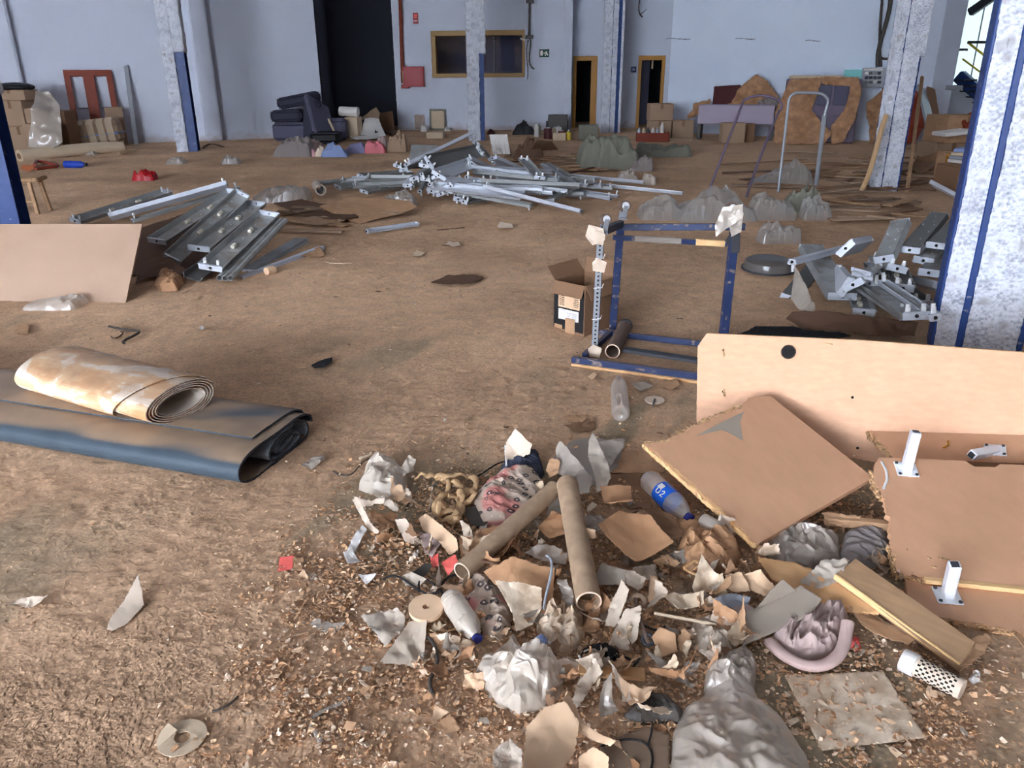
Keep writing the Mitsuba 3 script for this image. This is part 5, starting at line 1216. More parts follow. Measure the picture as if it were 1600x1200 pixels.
# small frame clip
k = thing('plastic_clip', 'small tan plastic clip with three slots right of the crumpled kraft', 'clip')
qa = px((1068, 888, .07), (1086, 876, .07), (1114, 894, .05), (1096, 903, .05))
for i in range(4): part(k, 'edge', bar(qa[i], qa[(i + 1) % 4], .009, .006, .001), 'm_raw_wood')
for t in (.35, .65): part(k, 'cross_bar', bar(qa[0] + (qa[3] - qa[0]) * t, qa[1] + (qa[2] - qa[1]) * t, .006, .006, .001), 'm_raw_wood')
# discs
def ring_disc(name, label, c, r0, r1, t, mat, tilt=(0, 0, 1), slit=None, cat_='disc'):
    if slit is None: m = lathe([(r0, 0), (r1, 0), (r1, t), (r0, t), (r0, 0)], 40)
    else:
        a = np.linspace(slit + .05, slit + 2 * np.pi - .02, 60)
        po = Polygon(np.r_[np.c_[np.cos(a), np.sin(a)] * r1, np.c_[np.cos(a), np.sin(a)][::-1] * r0]); m = extrude(po, t); v = np.array(m.vertices); an = (np.arctan2(v[:, 1], v[:, 0]) - slit) % (2 * np.pi); v[:, 2] += .012 * np.exp(-an * 1.8); m = M(v, m.faces)
    return one(name, move(m, frame(c, (1, 0, 0), tilt)), mat, label, cat_, 30)
ring_disc('paper_ring', 'pale slit cardboard ring lying on the dust at the bottom left', P(285, 1153, .006), .019, .059, .003, 'm_offwhite', slit=2.45)
ring_disc('round_disc', 'round tan cardboard disc with a hole, left of the blue capped bottle', P(666, 953, .06), .0105, .052, .014, 'm_card_pale', tilt=(.1, -.15, 1))
ring_disc('spool_flange', 'dusty round disc with a bolt, left of the large beech panel', P(1023, 626, .008), .006, .05, .005, 'm_paper')
part('spool_flange', 'bolt', tube(px((1020, 634, .02), (1023, 624, .02)), .004, 8), 'm_dark_metal', label='dark bolt')

# bottles: lathe profiles laid down
def bottle(name, label, base, neck, R, cap_mat, mat='m_pet', label_mat=None, cap=True, dent=0.0):
    k = thing(name, label, 'bottle'); base, neck = np.asarray(base), np.asarray(neck); L = np.linalg.norm(neck - base)
    pf = [(.0, .012), (R * .45, .004), (R * .8, 0), (R * .97, .012), (R, .03), (R, L * .14), (R * .95, L * .155), (R, L * .17), (R, L * .30), (R * .95, L * .315), (R, L * .33), (R, L * .58), (R * .95, L * .60), (R, L * .62), (R * .93, L * .72), (R * .62, L * .86), (R * .34, L * .93), (R * .32, L * .965)]
    m = lathe(pf, 28); m = m.subdivide() if dent else m
    v = np.array(m.vertices)
    if dent: v[:, :2] *= (1 - dent * meshkit.fbm(v * 22, 2, 7))[:, None]
    d = norm(neck - base); mm = frame(base, np.cross([0, 0, 1], d) if abs(d[2]) < .95 else (1, 0, 0), d)
    part(k, 'shell', move(M(v, m.faces), mm), mat, 35)
    if label_mat:
        part(k, 'paper_label', move(lathe([(R * 1.01, L * .33), (R * 1.015, L * .335), (R * 1.015, L * .59), (R * 1.01, L * .595)], 28), mm), label_mat, True, label='blue printed label')
    if cap: part(k, 'cap', move(lathe([(0, L * .935), (R * .4, L * .935), (R * .42, L * .945), (R * .42, L * .995), (R * .36, L), (0, L)], 20), mm), cap_mat, 40, label='screw cap')
    return k, mm, L
k, mm, L = bottle('plastic_bottle', 'empty plastic bottle with a blue label and blue cap beside the broken board', P(1012, 748, .07), P(1079, 811, .045), .043, 'm_navy_cap', label_mat='m_blue_label')
for i, (tx, an) in enumerate((('O', 1.9), ('2', 2.35))):
    g = meshkit.text_mesh(tx, .024, .001, True); v = np.array(g.vertices); a0 = np.arctan2(*(np.linalg.inv(mm)[:3, :3] @ (EYE - mm[:3, 3]))[[1, 0]])
    aa = a0 + .35 - v[:, 1] / .043 + .62 * i * 0; r = .0440 + v[:, 2]
    g = M(np.c_[r * np.cos(aa), r * np.sin(aa), L * .37 + .028 * i + v[:, 0]], g.faces)
    part(k, 'letter', move(g, mm), 'm_white', label='white character on the label')
g = move(rbox(.012, .02, .001, .0002), np.eye(4)); 
aw = a0 - .35; part(k, 'white_square', move(rbox(.001, .022, .026, .0002, (0, 0, 0)), mm @ frame((.0443 * math.cos(aw), .0443 * math.sin(aw), L * .40), (math.cos(aw), math.sin(aw), 0))), 'm_white', label='small white square on the label')
bottle('plastic_bottle', 'clear bottle lying with its base towards the camera, behind the rubbish', P(970, 648, .043), P(966, 588, .043), .045, 'm_white_plastic', cap=False, dent=.06)
bottle('plastic_bottle', 'dented clear bottle with a dark blue cap, right of the round disc', P(702, 932, .075), P(747, 1000, .05), .038, 'm_navy_cap', mat='m_film', dent=.12)
k = thing('plastic_cup', 'clear plastic cup under the lower edge of the broken board', 'cup')
d = norm(P(1135, 836, .05) - P(1098, 810, .06)); part(k, 'shell', move(lathe([(0, 0), (.024, 0), (.026, .004), (.034, .085), (.036, .086), (.035, .09), (.033, .085)], 24), frame(P(1098, 812, .06), np.cross([0, 0, 1], d), d)), 'm_film_clear', 40)
Md('patterned_bag', 'dark red and cream patterned bag right of the dented bottle', 'bag', [(716, 916), (735, 908), (765, 915), (788, 938), (800, 968), (800, 992), (775, 1002), (752, 998), (738, 960)], .075, 'm_floral', 34, fold=.5)
# white perforated filter tube
k = thing('filter_tube', 'white plastic tube with a slotted body, right of the dusty glass sheet', 'filter tube')
p1, p2 = P(1410, 1030, .035), P(1504, 1078, .035); d = norm(p2 - p1); L = np.linalg.norm(p2 - p1)
mm = frame(p1, np.cross([0, 0, 1], d), d); r = .031
part(k, 'collar', move(lathe([(.024, 0), (r, 0), (r + .001, .004), (r + .001, L * .24), (r - .001, L * .25), (.024, L * .25), (.024, 0)], 30), mm), 'm_white', 40)
part(k, 'slotted_body', move(lathe([(0, L * .25), (r - .003, L * .25), (r - .003, L), (0, L)], 30), mm), 'm_paper', 40)
for i in range(12):
    for j in range(11):
        a = j * 2 * math.pi / 11 + (i % 2) * .28
        part(k, 'slot', shared(('slot',), lambda: rbox(.003, .0052, .0072, .0008), 'm_hole'), None, m=mm @ frame((math.cos(a) * (r - .0032), math.sin(a) * (r - .0032), L * (.31 + .052 * i)), (math.cos(a), math.sin(a), 0)))
S('glass_sheet', 'dusty pale sheet half covered with chips at the lower right', 'sheet', [(1226, 1056, .012), (1380, 1050, .014), (1446, 1153, .012), (1284, 1173, .010)], 'm_cream_paper', .0012, 5, .004)
Md('black_shard', 'curved charcoal plastic shard above the grey flat slab', 'plastic scrap', [(972, 1128), (988, 1104), (1015, 1092), (1045, 1098), (1068, 1120), (1062, 1134), (1030, 1132), (1000, 1138)], .055, 'm_charcoal', 9, fold=.35)
S('flat_slab', 'grey brown flat slab at the bottom edge under a black cord', 'board', [(938, 1166, .012), (1010, 1136, .014), (1046, 1150, .014), (1046, 1230, .012), (945, 1230, .012)], 'm_grey_wood', .001, 4, .008)
Md('white_scrap', 'tiny bright white crumple in the lower middle', 'paper scrap', [(1064, 1048), (1072, 1038), (1090, 1038), (1092, 1048), (1076, 1056)], .02, 'm_white', 40)
Md('red_scrap', 'small crumpled red scrap right of the mauve cloth', 'paper scrap', [(1322, 1010), (1330, 1000), (1342, 1002), (1345, 1014), (1338, 1020)], .025, 'm_red_pale', 40)
Md('plastic_scrap', 'small white crumple at the end of the filter tube', 'plastic scrap', [(1512, 1062), (1520, 1052), (1532, 1054), (1531, 1066), (1520, 1070)], .02, 'm_white', 40)
# left foreground
S('paper_sheet', 'white pointed paper lying alone on the dust at the left', 'paper', [(167, 984, .008), (172, 968, .012), (196, 936, .02), (216, 898, .045), (222, 922, .03), (225, 946, .01), (200, 974, .008), (176, 986, .008)], 'm_paper', .003, 6)
S('red_card', 'red square card scrap left of the rubbish', 'paper scrap', [(437, 871, .012), (460, 868, .02), (457, 890, .012), (434, 893, .01)], 'm_red_pale', .002, 12)
for i, (out, mat, lb) in enumerate([([(459, 877), (476, 874), (471, 893), (457, 893)], 'm_card', 'tan card scrap touching the red one'), ([(458, 908), (474, 893), (483, 905), (476, 914)], 'm_card_pale', 'pale tan card below the red one'), ([(478, 896), (496, 898), (488, 907), (480, 904)], 'm_grey_sheet', 'grey card scrap right of the pale tan one'), ([(10, 948), (30, 938), (52, 936), (78, 938), (68, 946), (45, 952), (28, 944)], 'm_paper', 'torn pale paper at the far left of the dust'), ([(588, 1066), (606, 1058), (610, 1068), (592, 1074)], 'm_card_pale', 'pale chip left of the tan sheet corner'), ([(574, 1105), (594, 1098), (592, 1118)], 'm_card', 'tan triangular scrap in the chips left of the beige triangle')]):
    S('card_scrap', lb, 'paper scrap', out, mat, .002, 12, z=.012)
Tb('plastic_ribbon', 'bent clear ribbon lying on the chips near the bottom', 'plastic strip', [(546, 1090, .012), (515, 1106, .012), (488, 1124, .012), (492, 1142, .012), (500, 1160, .012)], .007, 'm_film_dusty', flat=.25)
Tb('cord', 'thin dark cord lying near the pale slit ring', 'cord', [(332, 1112, .01), (352, 1104, .012), (372, 1088, .01)], .003, 'm_charcoal')

# many more torn scraps mixed into the rubbish
rs = np.random.default_rng(9)
ZONES = [(620, 830, 60, 45), (700, 900, 60, 40), (820, 900, 70, 50), (900, 960, 90, 45), (1010, 900, 70, 50), (1080, 950, 60, 40), (960, 1060, 90, 40), (680, 1030, 50, 35), (760, 1000, 40, 40), (1150, 900, 40, 40), (860, 800, 50, 40), (1000, 830, 50, 30), (1130, 1000, 30, 30), (880, 1080, 50, 30), (1380, 880, 30, 30)]
MT = ['m_kraft', 'm_card', 'm_tissue', 'm_card_pale', 'm_film_dusty', 'm_cream_paper', 'm_card_dark', 'm_offwhite', 'm_kraft', 'm_paper']
WORD = {'m_kraft': 'brown kraft', 'm_card': 'tan card', 'm_tissue': 'translucent tan tissue', 'm_card_pale': 'pale beige card', 'm_film_dusty': 'dusty plastic film', 'm_cream_paper': 'stained cream paper', 'm_card_dark': 'dark brown card', 'm_offwhite': 'cream paper', 'm_paper': 'pale paper'}
ZONES += [(760, 870, 60, 40), (860, 1000, 70, 40), (980, 1000, 60, 40), (1060, 900, 60, 40), (920, 830, 60, 40), (1100, 1050, 40, 30)]
for i in range(215):
    zx = ZONES[i % len(ZONES)]; u, v = zx[0] + rs.normal(0, zx[2] * .6), zx[1] + rs.normal(0, zx[3] * .6)
    k_ = rs.integers(5, 9); an = np.sort(rs.uniform(0, 6.28, k_)); rad = rs.uniform(.5, 1.15, k_) * (rs.uniform(.018, .048) if i % 3 else rs.uniform(.04, .075)); c_ = P(u, v, .025); el = rs.uniform(.35, 1); ro = rs.uniform(0, 3.14)
    x_, y_ = np.cos(an) * rad, np.sin(an) * rad * el
    tl_ = rs.normal(0, .55, 2)
    out = np.c_[c_[0] + x_ * math.cos(ro) - y_ * math.sin(ro), c_[1] + x_ * math.sin(ro) + y_ * math.cos(ro), .02 + rs.uniform(0, .03) + x_ * tl_[0] + y_ * tl_[1]]
    out[:, 2] = np.maximum(out[:, 2], .006); mt = MT[i % len(MT)]
    try: me = sheet_mesh(out, .004, 14, 900 + i, .001, cr=.018, bend=.55, jag=.003)
    except Exception: continue
    one('torn_scrap', me, mt, f'small torn scrap of {WORD[mt]} mixed into the foreground rubbish', 'paper scrap', True, group=f'torn scraps of {WORD[mt]}')
# ------------------------------------------------------------------ chips and crumbs
rng = np.random.default_rng(42)
def density(x, y):
    """how thickly the chips lie around the rubbish"""
    d = 0
    for cx, cy, rx, ry, w in [(-.30, 2.45, .28, .35, .9), (-.22, 1.9, .35, .30, 1.1), (-.35, 1.62, .30, .22, .9), (.15, 1.75, .35, .25, .8), (.45, 1.75, .45, .3, .8), (.55, 2.3, .6, .45, .35), (.95, 1.62, .28, .25, 1.0), (-.6, 2.1, .22, .45, .35), (.2, 2.6, .6, .5, .25), (1.25, 2.4, .3, .4, .4)]:
        d = d + w * np.exp(-((x - cx) / rx) ** 2 - ((y - cy) / ry) ** 2)
    return d
def sample(n, scale=1.0):
    out = np.zeros((0, 2))
    while len(out) < n:
        q = np.c_[rng.uniform(-1.2, 1.6, 60000), rng.uniform(1.3, 3.4, 60000)]
        w = density(q[:, 0], q[:, 1]) * scale * (0.25 + 1.3 * (meshkit.fbm(np.c_[q * 9, np.ones(len(q))], 2, 8) > .45))
        out = np.vstack([out, q[rng.random(len(q)) < w]])
    return out[:n]
PAL = np.array([lin(*c) for c in [(196, 152, 112), (168, 128, 94), (214, 178, 140), (164, 128, 96), (224, 200, 172), (150, 116, 86), (186, 160, 134)]])
def flakes(n, s0, s1, zmax, pts):
    v, f, col = [], [], []
    base = np.array([[-1, -.6, 0], [.9, -.8, .1], [1.0, .5, 0], [-.3, .9, .15], [-.9, .3, .05]])
    tri = np.array([[0, 1, 2], [0, 2, 3], [0, 3, 4]]); low = tri[:, ::-1] + 5
    side = np.array([[i, i + 5, (i + 1) % 5] for i in range(5)] + [[(i + 1) % 5, i + 5, (i + 1) % 5 + 5] for i in range(5)])
    ff = np.vstack([tri, low, side])
    for i in range(n):
        s = s0 + (s1 - s0) * rng.random() ** 2.5; b = base * [s * rng.uniform(.6, 1.2), s * rng.uniform(.35, 1.1), s * .8]
        b = b + rng.normal(0, s * .12, b.shape)
        b = np.vstack([b, b - [0, 0, .0012]])
        a = rng.uniform(0, 6.28); t = rng.normal(0, .32, 2)
        R = trimesh.transformations.euler_matrix(t[0], t[1], a)[:3, :3]
        b = b @ R.T; b[:, 2] += -b[:, 2].min() * .7 + rng.uniform(0, zmax); b[:, :2] += pts[i]
        f.append(ff + len(v) * 10); v.append(b); col.append(np.repeat([PAL[rng.integers(len(PAL))] * rng.uniform(.85, 1.25)], 10, 0))
    return M(np.vstack(v), np.vstack(f)), np.vstack(col)
n = 30000; m, c = flakes(n, 0.0028, .0105, .014, sample(n))
one('crumbs', m, 'm_vcol', 'crumbs of cardboard, paint and chipboard strewn thickly round the rubbish', 'crumbs', False, kind='stuff', color=np.clip(c, 0, 1))
n = 2600; pts = np.c_[rng.uniform(-3.2, 2.2, n), 1.35 + 5.5 * rng.random(n) ** 1.4]; m, c = flakes(n, .002, .008, .001, pts)
one('floor_grit', m, 'm_vcol', 'fine grit scattered over the whole dusty floor', 'grit', False, kind='stuff', color=np.clip(c * .8, 0, 1))
# larger flakes, each its own
def flake_mesh(i):
    r = np.random.default_rng(500 + i); k = r.integers(4, 7); a = np.sort(r.uniform(0, 6.28, k)); rad = r.uniform(.6, 1.1, k)
    q = np.c_[np.cos(a) * rad * .014, np.sin(a) * rad * .010, r.normal(0, .0012, k)]
    po = Polygon(q[:, :2]).buffer(0)
    if po.area < 6e-5: po = sbox(-.012, -.008, .012, .008)
    po = max(getattr(po, 'geoms', [po]), key=lambda g: g.area)
    m = trimesh.creation.extrude_polygon(po, .0014, engine='earcut'); v = np.array(m.vertices); v[:, 2] += 10 * v[:, 0] ** 2 * r.uniform(-1, 1.5); return M(v, m.faces)
FM = ['m_card', 'm_card_pale', 'm_kraft', 'm_card_dark', 'm_cream_paper', 'm_grey_sheet']
pts = sample(285, .8)
for i, (x, y) in enumerate(pts):
    mt = FM[i % 6] if rng.random() > .25 else 'm_card_pale'
    q = frame((x, y, .008 + rng.uniform(0, .022)), (math.cos(i * 2.4), math.sin(i * 2.4), rng.normal(0, .25)), (rng.normal(0, .3), rng.normal(0, .3), 1)); q[:3, :3] *= rng.uniform(.75, 1.6)
    one('loose_flake', shared(('flake', i % 9), lambda: flake_mesh(i % 9), mt), None, 'small torn flake of brown card among the chips round the rubbish', 'flake', group='loose flakes round the rubbish', m=q)
# ------------------------------------------------------------------ on and along the walls
def wallbox(name, label, cat_, A, B, u0, v0, u1, v1, depth, mat, out=None, b=.006):
    a, z1_ = uv_on(A, B, u0, v0); c, z0_ = uv_on(A, B, u1, v1)
    k = thing(name, label, cat_); part(k, 'body', wall_bar(A, B, a, c, z0_, z1_, depth, depth if out is None else out), mat); return k
def wallpart(k, nm, A, B, u0, v0, u1, v1, depth, out, mat, label=None):
    a, z1_ = uv_on(A, B, u0, v0); c, z0_ = uv_on(A, B, u1, v1)
    return part(k, nm, wall_bar(A, B, a, c, z0_, z1_, depth, out), mat, label=label)
k = wallbox('hose_cabinet', 'red fire hose cabinet on the middle wall', 'cabinet', WM0, WM1, 631, 104, 664, 135, .22, 'm_red')
wallpart(k, 'label_plate', WM0, WM1, 637, 115, 642, 121, .01, .225, 'm_white', 'small torn white label'); wallpart(k, 'door', WM0, WM1, 633, 106, 662, 133, .02, .235, 'm_red'); wallpart(k, 'hose_end', WM0, WM1, 629, 132, 641, 138, .12, .2, 'm_red')
wallpart(k, 'lock_bar', WM0, WM1, 632, 111, 633, 131, .02, .25, 'm_offwhite')
pa, pb = on_wall(624, -60, WM0, WM1), on_wall(630, 130, WM0, WM1)
one('red_pipe', tube([pa + [0, -.12, 0], pb + [0, -.12, 0]], .05, 10), 'm_brick_red', 'dark red pipe running down beside the hose cabinet', 'pipe', True)
k = wallbox('fire_sign', 'red fire hose sign above the hose cabinet', 'sign', WM0, WM1, 645, 20, 654, 37, .02, 'm_red')
wallpart(k, 'symbol', WM0, WM1, 647, 22, 652, 29, .004, .022, 'm_red_pale', 'pale hose symbol'); wallpart(k, 'text_bar', WM0, WM1, 646, 32, 653, 33.3, .004, .022, 'm_white', 'white line of text'); 
k = wallbox('exit_sign', 'dark green running man exit sign right of the window', 'sign', WM0, WM1, 843, 77, 858, 89, .02, 'm_sign_green')
wallpart(k, 'door_symbol', WM0, WM1, 844.5, 79, 848, 87, .004, .022, 'm_white', 'white doorway symbol'); wallpart(k, 'arrow', WM0, WM1, 849, 82.3, 852, 83.8, .004, .022, 'm_white', 'white arrow')
for q in [((852.5, 80), (854.5, 82)), ((852, 82), (855.5, 83.6)), ((853, 83), (854.6, 85)), ((851.5, 85), (853.4, 87)), ((854.6, 84.4), (856.6, 86.6))]: wallpart(k, 'running_figure', WM0, WM1, q[0][0], q[0][1], q[1][0], q[1][1], .004, .022, 'm_white', 'white running figure')
for (u0, u1, dd, lb) in [(885, 893, -.2, 'small dark blue square sign left of the first door'), (986, 994, 0, 'small dark blue square sign left of the second door')]:
    k = wallbox('door_sign', lb, 'sign', WD0, WD1, u0, 104, u1, 113, .02, 'm_sign_blue'); wallpart(k, 'symbol', WD0, WD1, u0 + 2.5, 106.5, u1 - 2.5, 110.5, .004, .022, 'm_bluecloth', 'pale figure symbol')
def cable(name, label, pts, A, B, r, mat='m_charcoal', off=.06):
    q = np.array([on_wall(u, v, A, B) for u, v in pts]); n_ = norm(np.array([(B - A)[1], -(B - A)[0], 0])); n_ = n_ if n_[1] < 0 else -n_
    return one(name, tube(spline(q + n_ * off, 30) if len(q) > 2 else q + n_ * off, r, 6), mat, label, 'cable', True)
cable('conduit', 'dark conduit hanging down right of the window', [(828, -40), (827, 60)], WM0, WM1, .035)
for (u, v) in [(828, 3), (827, 58)]: part('conduit', 'clamp', move(rbox(.22, .06, .09, .01), frame(on_wall(u, v, WM0, WM1) + [0, -.07, 0], norm(WM1 - WM0))), 'm_charcoal')
cable('cable', 'bent end of the conduit wiring right of the window', [(828, 60), (827, 90), (829, 102), (835, 108)], WM0, WM1, .02)
cable('cable', 'thin wire beside the conduit', [(826, 62), (824, 95), (825, 108), (824, 124)], WM0, WM1, .01)
one('lamp_stub', bar(on_wall(813, 60, WM0, WM1) + [0, -.1, 0], on_wall(820, 63, WM0, WM1) + [0, -.1, 0], .05, .05), 'm_white', 'small white fitting at the right end of the window', 'fitting')
cable('cable', 'dangling wires above the second door', [(995, -20), (998, 10), (1000, 24), (1004, 28)], WD0, WD1, .018, off=.3)
cable('cable', 'thin frayed wire above the second door', [(1000, 24), (1005, 20), (1010, 16)], WD0, WD1, .008, off=.3)
cable('cable', 'thick black cable running down the right wall to the meter box', [(1389, -30), (1380, 55), (1374, 80), (1373, 104)], WR0, WR1, .05)
cable('cable', 'second black cable beside the thick one', [(1382, -30), (1376, 50), (1376, 82), (1378, 104)], WR0, WR1, .03)
cable('cable', 'black cable looping down behind the coated white column', [(1376, 80), (1382, 92), (1392, 90), (1400, 78)], WR0, WR1, .025)
cable('cable', 'black cable crossing level behind the coated white column', [(1374, 78), (1400, 80), (1440, 82), (1480, 79), (1512, 78)], WR0, WC1 + (WC1 - WR1) * 1.0, .028, off=.12)
for i, ((u0, u1, v), lb) in enumerate([((1040, 1078, 61), 'left crack'), ((1148, 1180, 61), 'middle crack'), ((1258, 1282, 64), 'right crack')]):
    a = on_wall(u0, v, WR0, WR1) + [0, -.005, 0]; b_ = on_wall(u1, v, WR0, WR1) + [0, -.005, 0]
    one('wall_crack', tube(spline([a, (a * .6 + b_ * .4) + [0, 0, .012], (a * .3 + b_ * .7) + [0, 0, -.004], b_], 16), [.004 + .008 * abs(math.sin(j_ * .9)) for j_ in range(16)], 5), 'm_grey_metal', f'{lb} in the paint of the right wall', 'crack', True)
k = wallbox('cabinet_box', 'pale turquoise electrical cabinet on the right wall', 'cabinet', WR0, WR1, 1325, 109, 1353, 132, .25, 'm_cyan_box')
wallpart(k, 'door_panel', WR0, WR1, 1327, 111, 1351, 130, .02, .265, 'm_cyan_box')
k = wallbox('meter_box', 'grey meter box full of fuses next to the turquoise cabinet', 'cabinet', WR0, WR1, 1354, 106, 1388, 136, .28, 'm_grey_metal')
for i in range(4):
    for j in range(3):
        wallpart(k, 'fuse', WR0, WR1, 1358 + i * 6.6, 112 + j * 7, 1362.5 + i * 6.6, 116.5 + j * 7, .04, .31, ['m_white', 'm_dark_metal', 'm_tray', 'm_tray_dark'][(i * 7 + j * 5 + i * j) % 4])
wallpart(k, 'top_panel', WR0, WR1, 1356, 107, 1385, 110.5, .03, .30, 'm_white')
# far details of the stairwell: string, rails, beam
SN = norm(SB - SA); SO = nrm_ * 1.1
def sp(u, v, off=1.1): return on_wall(u, v, SA + nrm_ * off, SB + nrm_ * off)
one('stair_string', bar(sp(1498, 118), sp(1552, 166), .25, .32), 'm_blue_steel', 'dark blue stair string descending behind the thick blue column', 'stair')
for i in range(5): 
    c_ = sp(1503 + i * 10, 125 + i * 9); part('stair_string', 'tread', rbox(.35, .9, .04, .008, c_), 'm_dark_metal')
one('stair_rail', bar(sp(1512, 66), sp(1570, 66), .06, .06), 'm_dark_metal', 'level dark rail in front of the backlit sheeting', 'rail')
one('stair_rail', bar(sp(1512, 66), sp(1560, 104), .05, .05), 'm_yellow', 'upper yellow sloping stair rail', 'rail')
one('stair_rail', bar(sp(1504, 92), sp(1555, 130), .04, .04), 'm_yellow', 'lower yellow sloping stair rail', 'rail')
one('stair_beam', bar(sp(1515, 20), sp(1562, -12), .18, .2), 'm_dark_metal', 'dark sloping beam at the top of the stairwell', 'beam')

# ------------------------------------------------------------------ far left corner
rnf = np.random.default_rng(3)
def FB(name, label, u0, u1, vbot, h, depth, mat='m_card_far', z=0.0, yaw=None, cat_='box', tape=True, group=None, seam='m_card_dark'):
    """a closed carton standing with its front bottom edge between two surveyed points"""
    up_ = np.array([0, 0, z]); a, b_ = P(u0, vbot) + up_, P(u1, vbot) + up_; e = norm(b_ - a); w = np.linalg.norm(b_ - a)
    if yaw: e = rotz(yaw)[:3, :3] @ e
    c = (a + b_) / 2 + np.array([-e[1], e[0], 0]) * depth / 2 + np.array([0, 0, h / 2]); m = frame(c, e)
    k = thing(name, label, cat_, group); part(k, 'body', move(rbox(w, depth, h, .012), m), mat)
    if tape:
        part(k, 'lid_flap', move(rbox(w * .99, depth * .485, .012, .003, (0, -depth * .25, h / 2 + .004)), m), mat); part(k, 'lid_flap', move(rbox(w * .99, depth * .485, .012, .003, (0, depth * .25, h / 2 + .004)), m), mat)
        part(k, 'tape', move(cat(rbox(.07, depth * 1.0, .003, .001, (0, 0, h / 2 + .012)), rbox(.07, .003, h * .3, .001, (0, -depth / 2 - .001, h * .35))), m), seam, label='strip of parcel tape')
    return k
FB('cardboard_box', 'lowest left carton of the far left stack', 16, 58, 240, .56, .5)
FB('cardboard_box', 'open topped carton beside the plaid bale', 44, 84, 241, .62, .4)
FB('cardboard_box', 'middle carton of the far left stack', 14, 50, 240, .52, .5, z=.57)
FB('cardboard_box', 'flat carton on top of the far left stack', 12, 58, 240, .2, .5, z=1.10)
FB('cardboard_box', 'small carton wedged between the stack and the clear film', 52, 82, 240, .3, .38, z=.63)
FB('cardboard_box', 'dark carton behind the clear film in the far left corner', 76, 112, 236, .85, .45, mat='m_card_dark')
one('black_bag', move(trimesh.creation.icosphere(3, 1.0), frame(P(35, 240) + [0, .25, 1.36], (1, 0, 0)) @ np.diag([.42, .3, .1, 1])), 'm_black', 'flat black bag lying on the far left carton stack', 'bag', True)
one('plastic_film', sheet_mesh([DP(46, 232, 16.7), DP(50, 172, 16.8), DP(56, 142, 17.2), DP(78, 145, 17.4), DP(94, 165, 17.2), DP(98, 222, 16.8), DP(80, 236, 16.7)], .08, 2.2, 5, .004, cr=.16), 'm_film_dusty', 'large dusty film hanging over the far left cartons', 'plastic film', True)
a, b_ = P(120, 231, .02), P(184, 230, .02)
k = thing('plaid_bale', 'plaid blanket bale wrapped in clear film, in front of the red wooden window', 'blanket')
e = norm(b_ - a); m = frame((a + b_) / 2 + np.array([-e[1], e[0], 0]) * .3 + [0, 0, .32], e + [0, 0, .10])
part(k, 'bale', move(rbox(.98, .55, .6, .12), m), 'm_card_far')
for x_ in (-.3, -.08, .15, .35): part(k, 'stripe', move(rbox(.05, .565, .615, .1, (x_, 0, 0)), m), 'm_offwhite', label='pale stripe')
part(k, 'stripe', move(rbox(.99, .565, .06, .02, (0, 0, -.05)), m), 'm_bluecloth', label='blue grey stripe')
one('plastic_film', mound_mesh([P(*q) for q in [(86, 222), (92, 212), (112, 210), (122, 220), (110, 227)]], .5, 3, 4, cr=.6), 'm_film_dusty', 'crumpled film lump left of the plaid bale', 'plastic film', True)
# red wooden window leaning on the wall
def leaning(u0, v0, u1, v1, base_v, tilt, name): pass
e = norm(WL1 - WL0); back = np.array([-e[1], e[0], 0]); b0 = on_wall(122, 226, WL0, WL1) - back * .38; b0[2] = 0; up = norm(np.array([0, 0, 1.0]) + back * .17)
w = 1.04; hgt = 1.74; o = b0
k = thing('window_frame', 'reddish brown wooden window frame of two lights leaning on the left wall', 'window frame')
def wf(x0, x1, y0, y1, nm='rail'): part(k, nm, move(rbox(x1 - x0, .06, y1 - y0, .008), frame(o + e * (x0 + x1) / 2 + up * (y0 + y1) / 2, e, up)), 'm_red_wood')
wf(0, .13, 0, hgt, 'stile'); wf(w - .13, w, 0, hgt, 'stile'); wf(w / 2 - .12, w / 2 + .12, 0, hgt, 'stile'); wf(0, w, hgt - .14, hgt); wf(0, w, 0, .14)
for x0, x1 in ((.13, w / 2 - .12), (w / 2 + .12, w - .13)): part(k, 'glazing_bar', move(rbox(x1 - x0, .03, .03, .004), frame(o + e * (x0 + x1) / 2 + up * hgt * .5, e, up)), 'm_dark_metal')
q0, q1 = P(170, 228), P(198, 227); e = norm(q1 - q0)
one('cardboard_sheet', move(rbox(np.linalg.norm(q1 - q0), .03, .88, .004), frame((q0 + q1) / 2 + [0, .1, .44], e, (0, .12, 1))), 'm_card_far', 'tan board leaning right of the plaid bale', 'cardboard')
one('metal_strip', bar(P(213, 226, .0), on_wall(197, 103, WL0, WL1) - back * .03, .10, .03, up=(0, -1, 0)), 'm_grey_metal', 'thin grey slat leaning on the left wall', 'slat')
ra, rb_ = P(30, 244, .1), P(190, 230, .1)
k = thing('film_roll', 'long pale roll of film lying in front of the far left cartons', 'roll'); part(k, 'roll', tube(spline([ra, ra * .7 + rb_ * .3 + [0, 0, .02], ra * .3 + rb_ * .7 + [0, 0, .03], rb_], 20), .12, 14), 'm_offwhite', True)
part(k, 'core', tube([ra - norm(rb_ - ra) * .01, ra + norm(rb_ - ra) * .02], .06, 10), 'm_card_dark', label='brown core')
